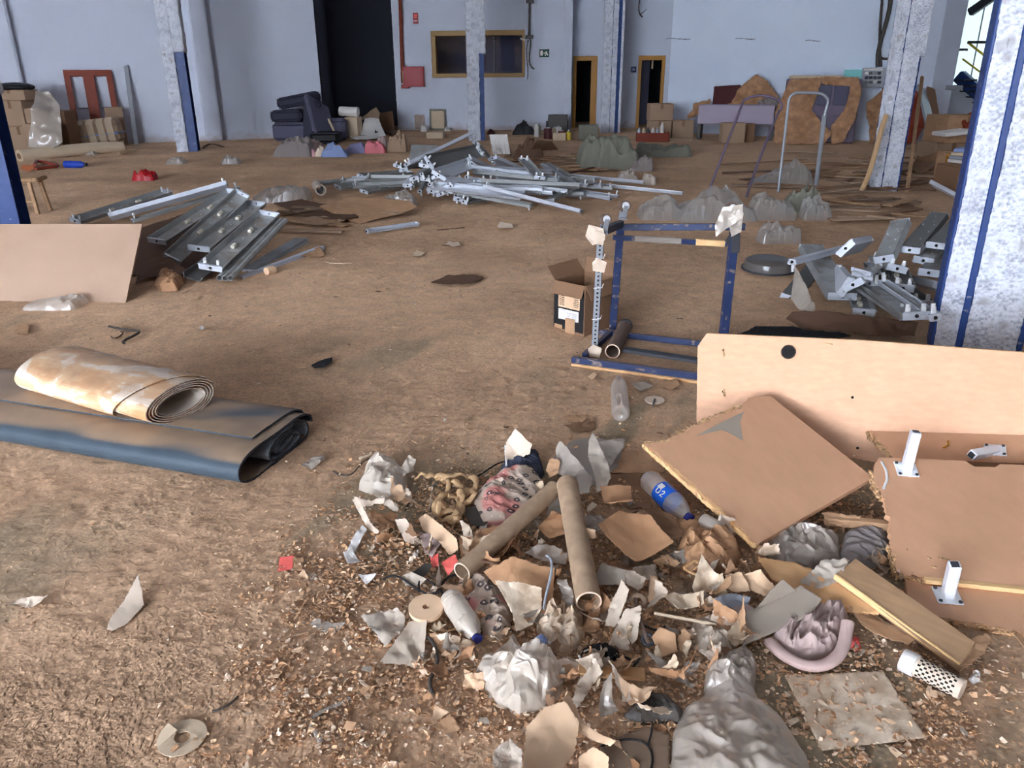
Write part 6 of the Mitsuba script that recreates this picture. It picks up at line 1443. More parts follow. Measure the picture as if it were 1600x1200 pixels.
def FM_(name, label, cat_, out, H, mat, fr=2.2, z_=0.0, back=0.0, **kw):
    """a soft heap on the floor: front foot where the outline is lowest, its height following the outline's upper edge"""
    SEED[0] += 1; seed = SEED[0]; q = np.array([o[:2] for o in out], float); y0 = P(q[:, 0].mean(), q[:, 1].max())[1] + back
    poly = Polygon(q).buffer(0); u0, v0, u1, v1 = poly.bounds
    us = np.linspace(u0 + .3, u1 - .3, 40); top = np.array([poly.intersection(LineString([(u, v0 - 1), (u, v1 + 1)])).bounds[1] for u in us])
    A = np.array([DP(u, v1, y0) for u in us]); zt = np.array([DP(u, v, y0 + .15)[2] for u, v in zip(us, top)])
    W = A[-1, 0] - A[0, 0]; D = min(max(.55 * W, .25), 1.1); res = max(W / (24 if mat == 'm_film_far' else 60), .010)
    base = sbox(A[0, 0], y0, A[-1, 0], y0 + D).buffer(-D * .22).buffer(D * .2)
    pts, f = grid_poly(base, res, np.random.default_rng(seed)); d = shapely.distance(shapely.points(pts), base.exterior)
    s = np.clip(d / (.16 * min(D, W)), 0, 1); prof = np.sqrt(np.clip(1 - (1 - s) ** 2, 0, 1)); h = np.interp(pts[:, 0], A[:, 0], zt)
    x = np.c_[pts, np.full(len(pts), seed * 2.3)] * (5 / max(W, .3)); cr = kw.get('cr', .55)
    h = np.maximum(h, .03) * prof * (.92 + .55 * (ridged(x, 3, seed) - .6) + cr * 1.25 * (crumple(pts, W / 5, seed) + .7 * crumple(pts, W / 11, seed + 1) + .35 * crumple(pts, W / 20, seed + 2)))
    pts = pts + (prof * cr * .10 * W)[:, None] * np.stack([crumple(pts, W / 7, seed + 3), crumple(pts, W / 7, seed + 4)], 1)
    return one(name, M(np.c_[pts, np.where(s < 1e-6, 0, np.maximum(h, .002)) + z_], f), mat, label, cat_, mat != 'm_film_far')
FM_('plastic_film', 'small crumpled film before the long pale roll', 'plastic film', [(112, 240), (122, 233), (140, 233), (148, 240), (130, 243)], .15, 'm_film_dusty')
FM_('red_cloth', 'bright red rag lying alone on the dusty floor at the left', 'cloth', [(203, 279), (210, 270), (222, 267), (238, 272), (240, 279), (222, 283)], .16, 'm_red', 3)
k = thing('blue_bottle', 'small dark blue bottle lying on the floor in front of the film roll', 'bottle'); part(k, 'body', tube([P(100, 257, .06), P(102, 257, .06), P(126, 257, .06), P(132, 257, .06)], [.04, .07, .065, .03], 10), 'm_blue_plastic', True); part(k, 'cap', tube([P(131, 257, .06), P(136, 257, .06)], .03, 8), 'm_navy')
S('orange_cloth', 'orange rag at the left edge behind the near column', 'cloth', [(32, 264), (36, 258), (52, 258), (54, 265), (44, 268)], 'm_orange', .02, 3, .004)
Tb('red_hose', 'dark red looped hose beside the orange rag', 'hose', [(54, 258, .05), (62, 252, .05), (80, 256, .05), (86, 260, .05), (70, 262, .05), (56, 264, .05)], .03, 'm_brick_red')
FM_('plastic_film', 'crumpled film right of the left column foot', 'plastic film', [(256, 254), (265, 248), (282, 248), (288, 254), (272, 257)], .14, 'm_film_far')
FM_('plastic_film', 'crumpled film left of the pink clothes', 'plastic film', [(342, 254), (350, 246), (368, 246), (374, 254), (358, 257)], .18, 'm_film_far')
S('cardboard_sheet', 'thin pale lath lying right of the film roll', 'cardboard', [(186, 240), (214, 237), (216, 239), (190, 242)], 'm_offwhite', 0, 1, .01, z=.02)
Tb('wood_branch', 'dark stick on the floor behind the left column', 'stick', [(318, 232), (330, 226), (348, 230)], .03, 'm_brown_dark')
# wooden stool behind the near left column
k = thing('wooden_stool', 'brown wooden stool half hidden behind the near left column', 'stool')
c_ = P(50, 336); 
part(k, 'seat', move(rbox(.5, .36, .05, .02, (0, 0, .40)), rotz(.2, c_ + [-.16, .2, 0])), 'm_plank')
for dx, dy in ((.2, -.14), (.2, .14), (-.2, -.14), (-.2, .14)): part(k, 'leg', bar(c_ + [-.16 + dx * 1.0, .2 + dy, 0], c_ + [-.16 + dx * .8, .2 + dy * .8, .39], .045, .045), 'm_plank')
part(k, 'stretcher', bar(c_ + [-.32, .06, .15], c_ + [.03, .06, .15], .03, .03), 'm_plank')

# ------------------------------------------------------------------ broken sofas by the opening
def sofa_block(name, label, u0, u1, vb, h, dp, mat, z=0.0, tiltx=0.0, yaw=0.0):
    up_ = np.array([0, 0, z]); a, b_ = P(u0, vb) + up_, P(u1, vb) + up_; w = np.linalg.norm(b_ - a)
    m = frame((a + b_) / 2 + [0, dp / 2, h / 2], (math.cos(yaw), math.sin(yaw), math.sin(tiltx)))
    k = thing(name, label, 'sofa part'); part(k, 'cushion', move(rbox(w, dp, h, .09), m), mat)
    part(k, 'piping', move(cat(rbox(w * .93, dp * 1.01, .02, .006, (0, 0, h * .36)), rbox(w * .93, dp * 1.01, .02, .006, (0, 0, -h * .36))), m), 'm_sofa'); return k
sofa_block('sofa_module', 'purple grey sofa seat lowest at the left of the broken sofas', 427, 482, 221, .46, .6, 'm_sofa_light')
sofa_block('sofa_cushion', 'dark sofa back lying on the purple grey seat', 426, 474, 221, .30, .6, 'm_sofa', z=.46, tiltx=.04)
sofa_block('sofa_block', 'dark upright sofa arm in the middle of the broken sofas', 476, 501, 222, 1.0, .55, 'm_sofa', tiltx=-.10)
sofa_block('sofa_bolster', 'long dark bolster lying slanted on top of the broken sofas', 438, 501, 220.5, .28, .5, 'm_sofa', z=.84, tiltx=.18)
sofa_block('sofa_module', 'purple grey sofa seat at the right of the broken sofas', 512, 540, 221, .55, .5, 'm_sofa_light')
one('dark_board', bar(P(510, 221, .05), DP(494, 158, 20.9), .12, .8, .03, up=(-.3, -1, 0)), 'm_sofa_light', 'slanting dark panel leaning against the broken sofas', 'sofa part')
one('metal_rod', bar(P(530, 222, .03), DP(513, 186, 20.6), .05, .03), 'm_offwhite', 'thin pale rod leaning right of the slanting panel', 'rod')
sofa_block('sofa_underside', 'black sofa underside lying in front of the broken sofas', 484, 530, 226, .3, .4, 'm_black')
FM_('round_cushion', 'brown round cushion between the sofa parts', 'cushion', [(455, 212), (462, 207), (476, 207), (480, 212), (466, 216)], .7, 'm_brown_dark', cr=.1)
FB('white_unit', 'pale box unit standing right of the sofa seats', 540, 560, 218, .55, .5, mat='m_offwhite', tape=False)
one('paper_roll', tube([P(531, 218) + [0, .3, .69], P(560, 218) + [0, .25, .67]], .12, 14), 'm_white', 'white roll lying on the pale box unit', 'roll', True)
one('white_chair', sheet_mesh([DP(563, 212, 21.6), DP(566, 200, 21.8), DP(570, 187, 22.0), DP(578, 186, 22.1), DP(592, 188, 22.2), DP(603, 214, 21.5), DP(585, 216, 21.3)], .05, 2, 6, .02), 'm_white', 'white broken plastic chair shell by the opening', 'chair', True)
one('cardboard_sheet', sheet_mesh([DP(561, 190, 22.2), DP(570, 182, 22.4), DP(588, 168, 22.8), DP(594, 178, 22.6), DP(592, 189, 22.3), DP(578, 187, 22.2)], .05, 2, 7, .012), 'm_card_far', 'tan cardboard tipped over the white chair shell', 'cardboard', True)
S('white_sheet', 'flat white sheet on the floor before the opening', 'sheet', [(545, 214), (566, 206), (600, 212), (590, 217), (556, 219)], 'm_white', .03, 2, .006, z=.06)
FM_('black_cloth', 'small black rag before the white chair shell', 'cloth', [(580, 214), (586, 206), (592, 208), (592, 215), (585, 217)], .25, 'm_black')
one('leaning_board', bar(P(604, 208, 0), DP(600, 176, 24.0), .5, .04, up=(0, -1, 0)), 'm_card_dark', 'dark board leaning inside the opening', 'board')
one('plank', bar(P(606, 206, .05), P(620, 210, .04), .3, .06), 'm_brown_dark', 'dark plank on the floor at the corner of the opening', 'plank')
CL = [('grey brown blanket heap left of the pink clothes', [(424, 240), (440, 222), (470, 216), (486, 226), (476, 238), (448, 246)], .28, 'm_greycloth'),
      ('pale pink garment at the front of the clothes heap', [(452, 240), (462, 230), (486, 232), (496, 242), (470, 245)], .20, 'm_pink'),
      ('faded rose garment behind the pale pink one', [(462, 230), (476, 218), (500, 222), (508, 236), (484, 238)], .34, 'm_mauve'),
      ('sky blue garment in the clothes heap', [(500, 240), (512, 226), (532, 230), (543, 242), (524, 246), (506, 245)], .26, 'm_bluecloth'),
      ('white and beige garment between pink and blue', [(490, 240), (500, 230), (508, 232), (506, 244), (496, 245)], .22, 'm_paper'),
      ('lilac garment right of the sky blue one', [(538, 236), (548, 224), (566, 224), (572, 234), (556, 240)], .24, 'm_lilac'),
      ('rose pink fluffy garment right of the lilac one', [(568, 236), (574, 224), (592, 222), (602, 234), (590, 240), (576, 240)], .28, 'm_rose'),
      ('dark pink garment behind the fluffy one', [(586, 226), (592, 216), (602, 218), (606, 230), (596, 232)], .3, 'm_mauve')]
for lb, out, H_, mt in CL: FM_('garment', lb, 'clothing', out, H_, mt, 4, cr=.35)
FM_('kraft_bundle', 'brown kraft bundle at the right end of the clothes heap', 'paper', [(600, 236), (606, 222), (622, 213), (636, 216), (636, 232), (620, 238)], .35, 'm_card_far')
# things along the middle wall
FB('cardboard_box', 'small pale carton standing below the hose cabinet', 648, 665, 203, .45, .35, tape=False)
FM_('plastic_film', 'white crumple on the small pale carton', 'plastic film', [(656, 203), (658, 198), (666, 198), (667, 204), (662, 206)], .6, 'm_white')
a = P(672, 203.5); b_ = P(697, 203.5); e = norm(b_ - a)
k = thing('framed_panel', 'pale framed panel leaning on the middle wall under the window', 'panel'); w = np.linalg.norm(b_ - a)
part(k, 'panel', move(rbox(w, .03, .58, .005), frame((a + b_) / 2 + [0, .06, .3], e, (0, .1, 1))), 'm_offwhite'); 
for x0, x1, y0, y1 in [(-w / 2, -w / 2 + .05, -.3, .3), (w / 2 - .05, w / 2, -.3, .3), (-w / 2, w / 2, .25, .3), (-w / 2, w / 2, -.3, -.25)]: part(k, 'frame_edge', move(rbox(x1 - x0, .05, y1 - y0, .005, ((x0 + x1) / 2, 0, (y0 + y1) / 2)), frame((a + b_) / 2 + [0, .05, .3], e, (0, .1, 1))), 'm_sage')
FB('white_tray', 'shallow pale tray on the floor under the window', 666, 692, 217, .16, .5, mat='m_offwhite', tape=False, cat_='tray')
FM_('paper_scrap', 'white scrap beside the framed panel', 'paper scrap', [(693, 203), (697, 199), (704, 202), (700, 205)], .12, 'm_white')
FM_('black_bag', 'black rubbish bag right of the middle column', 'bag', [(800, 208), (806, 198), (818, 194), (830, 200), (837, 208), (820, 211)], .32, 'm_black')
FM_('red_cloth', 'dark red rag behind the middle column', 'cloth', [(760, 208), (766, 203), (774, 206), (772, 210)], .15, 'm_maroon')
# cluster of bottles and tins
CO = [('m_dark_metal', .3, .09, 'dark tin'), ('m_white', .34, .06, 'white bottle'), ('m_maroon', .26, .10, 'maroon tin'), ('m_offwhite', .22, .08, 'cream tub'), ('m_brick_red', .2, .1, 'red brown tin'), ('m_charcoal', .42, .08, 'tall charcoal canister'), ('m_white', .25, .09, 'white tub'), ('m_yellow', .22, .07, 'yellow bottle'), ('m_sage', .28, .06, 'green grey bottle'), ('m_dark_metal', .36, .07, 'tall dark bottle')]
for i, (u, v) in enumerate([(858, 206), (838, 214), (856, 217), (866, 214), (878, 218), (862, 200), (872, 214), (888, 219), (842, 211), (884, 204)]):
    mt, h, r, wd = CO[i]; c_ = P(u, v, .0); k = thing('tin', f'{wd} in the cluster of bottles and tins left of the first door', 'container')
    part(k, 'body', move(lathe([(0, 0), (r, 0), (r, h * .8), (r * .45, h * .92), (r * .45, h), (0, h)] if r < .075 else [(0, 0), (r, 0), (r * 1.02, .01), (r, .02), (r, h), (r * .9, h), (0, h * .98)], 12), frame(c_, (1, 0, 0))), mt, 40)
    part(k, 'lid', move(lathe([(0, h), (r * .48, h), (r * .48, h + .03), (0, h + .03)], 10), frame(c_, (1, 0, 0))), 'm_grey_metal', 40)
FB('carton_crate', 'dark open crate behind the bottles and tins', 856, 886, 209, .5, .4, mat='m_charcoal', tape=False)
FB('paint_box', 'white low box in front of the bottles and tins', 864, 884, 220, .18, .3, mat='m_offwhite', tape=False)
FB('grey_bin', 'grey plastic bin lying right of the bottles and tins', 904, 934, 219, .36, .45, mat='m_sage', tape=False, cat_='bin')
# boxes by the second door and the orange crate
FB('cardboard_box', 'lower carton of the pair by the second door', 1012, 1048, 216, .42, .5)
k = FB('cardboard_box', 'upper tilted carton of the pair by the second door', 1013, 1050, 216, .40, .48, z=.435, yaw=.1)
FB('cardboard_box', 'low carton between the pair and the purple bench', 1050, 1083, 216, .42, .5)
FB('cardboard_sheet', 'flattened carton under the low carton', 1046, 1082, 221, .05, .3, tape=False)
k = thing('orange_crate', 'orange red crate of small cans by the second door', 'crate'); a, b_ = P(996, 222), P(1045, 222); e = norm(b_ - a); w = np.linalg.norm(b_ - a); m = frame((a + b_) / 2 + [0, .15, 0], e)
part(k, 'tray', move(cat(rbox(w, .3, .02, .004, (0, 0, .02)), rbox(w, .02, .2, .004, (0, -.15, .11)), rbox(w, .02, .2, .004, (0, .15, .11)), rbox(.02, .3, .2, .004, (-w / 2, 0, .11)), rbox(.02, .3, .2, .004, (w / 2, 0, .11))), m), 'm_brick_red')
for i in range(6):
    q = (m @ np.array([-.33 + .11 * i, .02 * (-1) ** i, .03, 1]))[:3]; h = .3 if i != 5 else .42
    kk = thing('small_can', f'{"tall white spray bottle" if i == 5 else ["first", "second", "third", "fourth", "fifth"][i] + " small can from the left"} standing in the orange red crate', 'can')
    part(kk, 'body', move(lathe([(0, 0), (.045, 0), (.045, h * .8), (.02, h * .9), (.02, h), (0, h)], 10), frame(q, (1, 0, 0))), ['m_grey_metal', 'm_offwhite', 'm_dark_metal', 'm_white', 'm_grey_metal', 'm_white'][i], 40)
# tarp heap and debris behind the big heap
TH = [('grey green tarpaulin heap in the middle of the far floor', [(902, 240), (918, 226), (950, 222), (985, 232), (1005, 250), (1008, 262), (980, 266), (940, 258)], .42, 'm_sage'),
      ('grey green tarpaulin tail running right from the heap', [(995, 246), (1000, 232), (1040, 229), (1082, 232), (1084, 240), (1050, 246)], .16, 'm_sage'),
      ('dull tarpaulin fold at the right end of the heap', [(985, 262), (995, 250), (1018, 248), (1022, 262), (1005, 268)], .25, 'm_greycloth'),
      ('small grey film crumple right of the tarpaulin heap', [(960, 284), (972, 268), (990, 268), (1000, 280), (985, 288)], .22, 'm_film_dusty'),
      ('pale crumple beside the small grey film', [(1004, 284), (1010, 272), (1024, 278), (1028, 288), (1014, 290)], .18, 'm_film')]
for lb, out, H_, mt in TH: FM_('tarpaulin', lb, 'tarpaulin', out, H_, mt, 2.5)
FM_('rubbish_bundle', 'dark brown bundle behind the right of the big heap', 'bundle', [(802, 244), (812, 226), (836, 224), (850, 238), (840, 250), (815, 250)], .35, 'm_brown_dark', 4)
FM_('striped_bundle', 'rust and white striped bundle right of the middle column', 'bundle', [(764, 240), (772, 226), (790, 224), (800, 240), (784, 246)], .35, 'm_card_far', 4)
for i in range(4): 
    a = P(770 + i * 7, 241, .1); one('white_strip', sheet_mesh([a, a + [.08, 0, 0], a + [.02, .15, .36], a + [-.07, .15, .36]], .01, 4, i, .01), 'm_white', ['first', 'second', 'third', 'fourth'][i] + ' white strip from the left on the striped bundle', 'strip')
S('cardboard_sheet', 'tan cardboard propped behind the big heap at the right', 'cardboard', [(828, 236, .15), (838, 218, .5), (862, 222, .4), (872, 234, .12)], 'm_card_far', .01, 2, .01)
def laths(n, zones, lbl, group, L=(.4, 1.3), seed=5):
    r = np.random.default_rng(seed)
    for i in range(n):
        u0, u1, v0, v1 = zones[i % len(zones)]; c_ = P(r.uniform(u0, u1), r.uniform(v0, v1), .025 + r.uniform(0, .035)); a = r.normal(0, .5); l = r.uniform(*L)
        d_ = np.array([math.cos(a), math.sin(a), r.normal(0, .04)]) * l / 2
        p_, q_ = c_ - d_, c_ + d_; p_[2] = max(p_[2], .02); q_[2] = max(q_[2], .02)
        one('wood_lath', bar(p_, q_, r.uniform(.04, .16), r.uniform(.012, .03), .003), ['m_card_far', 'm_brown_dark', 'm_plank', 'm_grey_wood', 'm_card_dark'][i % 5], lbl, 'wood scrap', group=group)
laths(34, [(830, 950, 240, 268)], 'brown scrap of wood or card strewn behind the right of the big heap', 'wood scraps behind the big heap', seed=5)
laths(46, [(1180, 1390, 232, 300), (1290, 1400, 250, 300), (1400, 1480, 225, 290)], 'brown scrap of wood or card on the floor before the wrapped furniture', 'wood scraps before the wrapped furniture', L=(.4, 1.6), seed=6)
laths(16, [(1330, 1420, 300, 345)], 'brown card strip on the floor behind the right fixture heap', 'card strips behind the right heap', L=(.25, .8), seed=7)
laths(14, [(420, 560, 322, 360), (500, 600, 318, 335)], 'brown wood strip on the floor between the two fixture heaps', 'wood strips between the heaps', L=(.3, 1.1), seed=8)

# ------------------------------------------------------------------ wrapped furniture on the right
a, b_ = P(1088, 218), P(1205, 220); e = norm(b_ - a); L = np.linalg.norm(b_ - a); m = frame(a, e)
k = thing('purple_bench', 'pale purple bench with one broad front board below the kraft heap', 'bench')
part(k, 'front_board', move(cbox(.0, L, -.02, .02, .38, .82, .01), m), 'm_purple_pale'); part(k, 'seat', move(cbox(0, L, 0, .75, .76, .82, .01), m), 'm_purple_pale')
for x_ in (.04, L - .04): part(k, 'leg', move(cbox(x_ - .05, x_ + .05, 0, .7, 0, .4, .01), m), 'm_charcoal')
FB('cardboard_box', 'carton standing under the purple bench', 1127, 1163, 224, .46, .4, tape=False)
FB('cardboard_box', 'dark open carton beside the one under the bench', 1162, 1178, 222, .42, .4, mat='m_card_dark', tape=False)
def far_sheet(name, label, pts, mat, wr=.06, th_=.01, cr=.15, cat_='paper', jag=.02):
    SEED[0] += 1
    return one(name, sheet_mesh(np.array(pts), wr, 1.6, SEED[0], th_, cr=cr, jag=jag), mat, label, cat_, True)
W_ = lambda u, v, off: on_wall(u, v, WR0 + np.array([0, -off, 0]), WR1 + np.array([0, -off, 0]))
one('maroon_headboard', bar(W_(1114, 160, .5), W_(1154, 158, .5), .8, .06, up=(0, -1, .15)), 'm_maroon', 'dark maroon panel standing on the purple bench', 'panel')
far_sheet('kraft_heap', 'big crumpled brown kraft heap on the purple bench', [W_(1128, 186, .9), W_(1136, 168, .8), W_(1160, 145, .6), W_(1188, 123, .5), W_(1200, 128, .5), W_(1214, 150, .6), W_(1215, 172, .8), W_(1180, 178, 1.0), W_(1150, 186, 1.0)], 'm_kraft', .12, .02, .4)
far_sheet('kraft_heap', 'torn brown kraft at the left end of the purple bench', [W_(1078, 190, .9), W_(1080, 176, .8), W_(1096, 162, .7), W_(1114, 158, .7), W_(1114, 178, .9), W_(1092, 180, 1.0)], 'm_kraft', .08, .02, .3)
far_sheet('grey_bundle', 'dark grey bundle at the right end of the kraft heap', [W_(1184, 178, .9), W_(1186, 164, .8), W_(1200, 152, .7), W_(1214, 158, .75), W_(1216, 176, .9)], 'm_greycloth', .08, .05, .3, 'bundle')
# wrapped wardrobe
a, b_ = P(1212, 224), P(1340, 226); e = norm(b_ - a); L = np.linalg.norm(b_ - a); m = frame(a + [0, .15, 0], e)
k = thing('wardrobe', 'dark purple cupboard with shutters half wrapped in brown kraft paper', 'cupboard')
part(k, 'carcass', move(cbox(.15, L - .05, 0, .6, .02, 1.42, .02), m), 'm_purple')
for x0, x1 in ((.85, 1.15), (1.2, L - .3)):
    part(k, 'door_panel', move(cbox(x0, x1, -.03, .01, .85, 1.3, .015), m), 'm_sofa_light')
    for i in range(5): part(k, 'shutter_slat', move(rbox(x1 - x0 - .06, .03, .05, .008, ((x0 + x1) / 2, -.03, .15 + .12 * i)), m), 'm_purple')
part(k, 'top_ledge', move(cbox(.2, L * .72, -.1, .6, 1.43, 1.5, .02), m), 'm_offwhite', label='pale ledge on top')
def on_k(x, z, off=.12): return (m @ np.array([x, -off, z, 1]))[:3]
for j, (pts, lb) in enumerate([([(0, 0, .3), (-.05, .7), (.2, 1.4, .15), (.9, 1.45), (.85, 1.15, .1), (.75, .75, .1), (1.0, .45, .2), (1.25, .25, .3), (1.1, .02, .4), (.4, .0, .4)], 'kraft wrapping over the left half'), ([(.85, 1.46), (L - .15, 1.46), (L - .05, 1.2), (L - .1, .6, .25), (L - .3, .05, .3), (L - .55, .0, .3), (L - .6, .4, .2), (L - .35, .75, .1), (L - .28, 1.25, .1), (.9, 1.3, .1)], 'torn kraft wrapping over the right half')]):
    SEED[0] += 1
    part(k, 'kraft_wrap', sheet_mesh([on_k(*q) for q in pts], .04, 1.4, SEED[0], .012, cr=.13, jag=.02), 'm_kraft', True, label=lb)
far_sheet('kraft_curtain', 'brown kraft hanging left of the coated white column', [W_(1358, 190, .4), W_(1356, 164, .4), W_(1372, 148, .4), W_(1378, 138, .4), W_(1392, 138, .4), W_(1388, 180, .5), W_(1376, 214, .7), W_(1362, 226, .8)], 'm_kraft', .06, .015, .25)
far_sheet('kraft_curtain', 'dark kraft hanging right of the coated white column', [W_(1404, 222, .6), W_(1410, 160, .4), W_(1424, 140, .4), W_(1440, 142, .4), W_(1446, 200, .6), W_(1428, 226, .8)], 'm_brick_red', .05, .015, .2)
one('tall_panel', bar(P(1463, 240, .0), W_(1440, 138, .5), .24, .06, up=(0, -1, 0)), 'm_grey_metal', 'grey tall panel leaning right of the coated white column', 'panel')
one('tall_panel', bar(P(1470, 236, .0), W_(1454, 138, .4), .2, .05, up=(0, -1, 0)), 'm_card_dark', 'brown tall panel leaning behind the grey one', 'panel')
one('wall_ledge', bar(W_(1426, 135, .1), on_wall(1497, 137, WR1, WC1) + [0, -.15, 0], .12, .1), 'm_grey_metal', 'grey ledge along the shaded end of the right wall', 'ledge')
one('leaning_pole', bar(P(1417, 302, .0), DP(1441, 120, 12.6), .05, .03, up=(0, -1, 0)), 'm_plank', 'thin brown pole leaning just right of the coated white column', 'pole')
one('leaning_branch', tube(spline([P(1345, 300, .04), DP(1362, 258, 10.85), DP(1378, 200, 10.9), DP(1385, 180, 10.95)], 16), .035, 8), 'm_tancloth', 'pale rough stick leaning left of the coated white column', 'stick', True)
# cartons at the right
RB = [('big carton with a white label in the right hand stack', 1464, 1535, 268, .42, .6, 'm_card', .46), ('long carton lying lowest in the right hand stack', 1452, 1515, 266, .45, .5, 'm_card_far', .0), ('tan carton with a flap beside the yellow post', 1484, 1524, 283, .40, .45, 'm_card', .0), ('dark brown carton under the binders of the right hand stack', 1490, 1545, 300, .34, .5, 'm_card_dark', 0.0)]
for lb, u0, u1, vb, h, dp, mt, z_ in RB: FB('cardboard_box', lb, u0, u1, vb, h, dp, mat=mt, z=z_, yaw=.2)
S('cardboard_sheet', 'loose tan flap left of the right hand stack', 'cardboard', [(1436, 250, .25), (1462, 238, .35), (1478, 240, .3), (1454, 256, .15)], 'm_card', .01, 2, .008)
S('cardboard_sheet', 'brown sheet leaning below the loose tan flap', 'cardboard', [(1424, 268, .05), (1436, 250, .2), (1462, 268, .1), (1440, 276, .03)], 'm_card_dark', .01, 2, .008)
one('yellow_post', bar(P(1474, 282, .0), P(1482, 242, .42), .05, .04), 'm_door_wood', 'short ochre post standing before the right hand cartons', 'post')
for i in range(4): one('book', move(rbox(.34, .25, .045, .006, (0, 0, .38 + .05 * i)), rotz(.3 + .2 * i, P(1512, 298, 0) + [0, .25, .0])), ['m_white', 'm_grey_metal', 'm_offwhite', 'm_bluecloth'][i], ['lowest', 'second lowest', 'second highest', 'highest'][i] + ' thin binder piled on the dark brown carton', 'binder')
far_sheet('red_bundle', 'red and white bundle on top of the right hand cartons', [DP(1502, 197, 13.4), DP(1503, 187, 13.5), DP(1515, 182, 13.7), DP(1532, 184, 13.7), DP(1532, 197, 13.4)], 'm_brick_red', .08, .05, .2, 'bundle')
one('white_slab', move(rbox(.5, .4, .06, .01), frame(DP(1490, 207, 13.2), (1, .1, .1))), 'm_white', 'white slab lying on the right hand cartons', 'slab')

# ------------------------------------------------------------------ tubular frames standing in the right middle
def bent(pts, r, mat, k, nm='tube', n=30): part(k, nm, tube(spline(pts, n) if len(pts) > 2 else np.array(pts), r, 8), mat, True)
k = thing('clothes_rail', 'slim purple tubular rail frame standing before the purple bench', 'rail frame')
p0, p1 = P(1105, 305), P(1166, 308); y0 = p0[1]
t0, t1 = DP(1162, 157, y0 + .9), DP(1219, 159, y0 + .9)
bent([p0, t0], .018, 'm_purple', k, 'leg'); bent([p1, p1 * .5 + t1 * .5, t1 + [0, 0, -.12]], .018, 'm_purple', k, 'leg')
bent([t0, (t0 * .9 + t1 * .1) + [0, 0, .03], (t0 * .1 + t1 * .9) + [0, 0, .03], t1, t1 + [.02, 0, -.12]], .018, 'm_purple', k, 'top_bar')
k = thing('clothes_rail', 'slim grey tubular rail frame standing before the wrapped cupboard', 'rail frame')
p0, p1 = P(1216, 300), P(1275, 292); y0 = (p0[1] + p1[1]) / 2
t0, t1 = DP(1232, 160, y0), DP(1294, 158, y0)
bent([p0, t0], .02, 'm_grey_metal', k, 'leg'); bent([p1, DP(1288, 180, y0)], .034, 'm_grey_metal', k, 'leg'); bent([DP(1288, 182, y0), t1], .02, 'm_grey_metal', k, 'leg_extension')
bent([t0, DP(1238, 148, y0), DP(1262, 145, y0), DP(1286, 148, y0), t1], .02, 'm_grey_metal', k, 'top_bar')
# plastic heaps there
PH = [('clear film spread on the floor behind the blue cart, left part', [(1000, 330), (1030, 318), (1050, 312), (1080, 330), (1120, 338), (1100, 345), (1050, 343)], .10, 'm_film_clear'),
      ('grey film bundle behind the blue cart, under the purple rail', [(1060, 336), (1085, 318), (1110, 306), (1140, 310), (1190, 328), (1190, 345), (1120, 348)], .16, 'm_film'),
      ('clear bag right of the purple rail foot', [(1172, 330), (1180, 312), (1195, 306), (1225, 312), (1250, 330), (1246, 345), (1176, 344)], .22, 'm_film_clear'),
      ('shiny round clear bag right of the grey rail foot', [(1255, 335), (1262, 318), (1285, 312), (1304, 324), (1304, 340), (1280, 345)], .24, 'm_film_clear'),
      ('grey green film heap between the rail legs', [(1225, 320), (1240, 300), (1265, 296), (1282, 308), (1262, 328), (1238, 334)], .26, 'm_sage'),
      ('big dusty film heap behind the grey rail', [(1178, 290), (1200, 276), (1240, 262), (1270, 268), (1278, 284), (1240, 292)], .4, 'm_film_dusty'),
      ('pale bag lying left of the right fixture heap', [(1188, 378), (1195, 356), (1232, 350), (1256, 364), (1240, 382)], .14, 'm_film')]
for lb, out, H_, mt in PH: FM_('plastic_film', lb, 'plastic film', out, H_, 'm_sage' if mt == 'm_sage' else 'm_film_far', 4)
FM_('plastic_film', 'clear film heap left of the big fixture heap', 'plastic film', [(590, 318), (604, 306), (632, 302), (650, 312), (652, 325), (620, 326)], .24, 'm_film_far', 4)
FM_('plastic_film', 'dusty film behind the small left fixture heap', 'plastic film', [(385, 310), (410, 298), (450, 294), (480, 300), (470, 312), (420, 318)], .16, 'm_film_far', 4)
FM_('plastic_film', 'clear wrap at the foot of the leaning hardboard', 'plastic film', [(28, 486), (36, 474), (75, 466), (116, 464), (118, 474), (85, 484)], .06, 'm_film_clear', 8)
p1, p2 = P(501, 297, .12), P(491, 283, .12)
k = thing('paper_tube', 'short grey paper tube left of the big fixture heap', 'tube'); part(k, 'tube', tube([p1, p1 + norm(p2 - p1) * .55], .075, 16, inner=.02), 'm_grey_sheet', True)
for i, (out, lb) in enumerate([([(428, 318), (470, 312), (545, 330), (560, 340), (520, 345), (470, 336)], 'dark board lying between the two fixture heaps'), ([(500, 330), (548, 322), (640, 328), (652, 332), (560, 345)], 'brown board in front of the clear film heap'), ([(440, 345), (500, 338), (540, 345), (500, 352)], 'tan board right of the ribbed reflector')]):
    S('cardboard_sheet', lb, 'cardboard', out, ['m_brown_dark', 'm_card', 'm_card_far'][i], .01, 2, .012, z=.04)
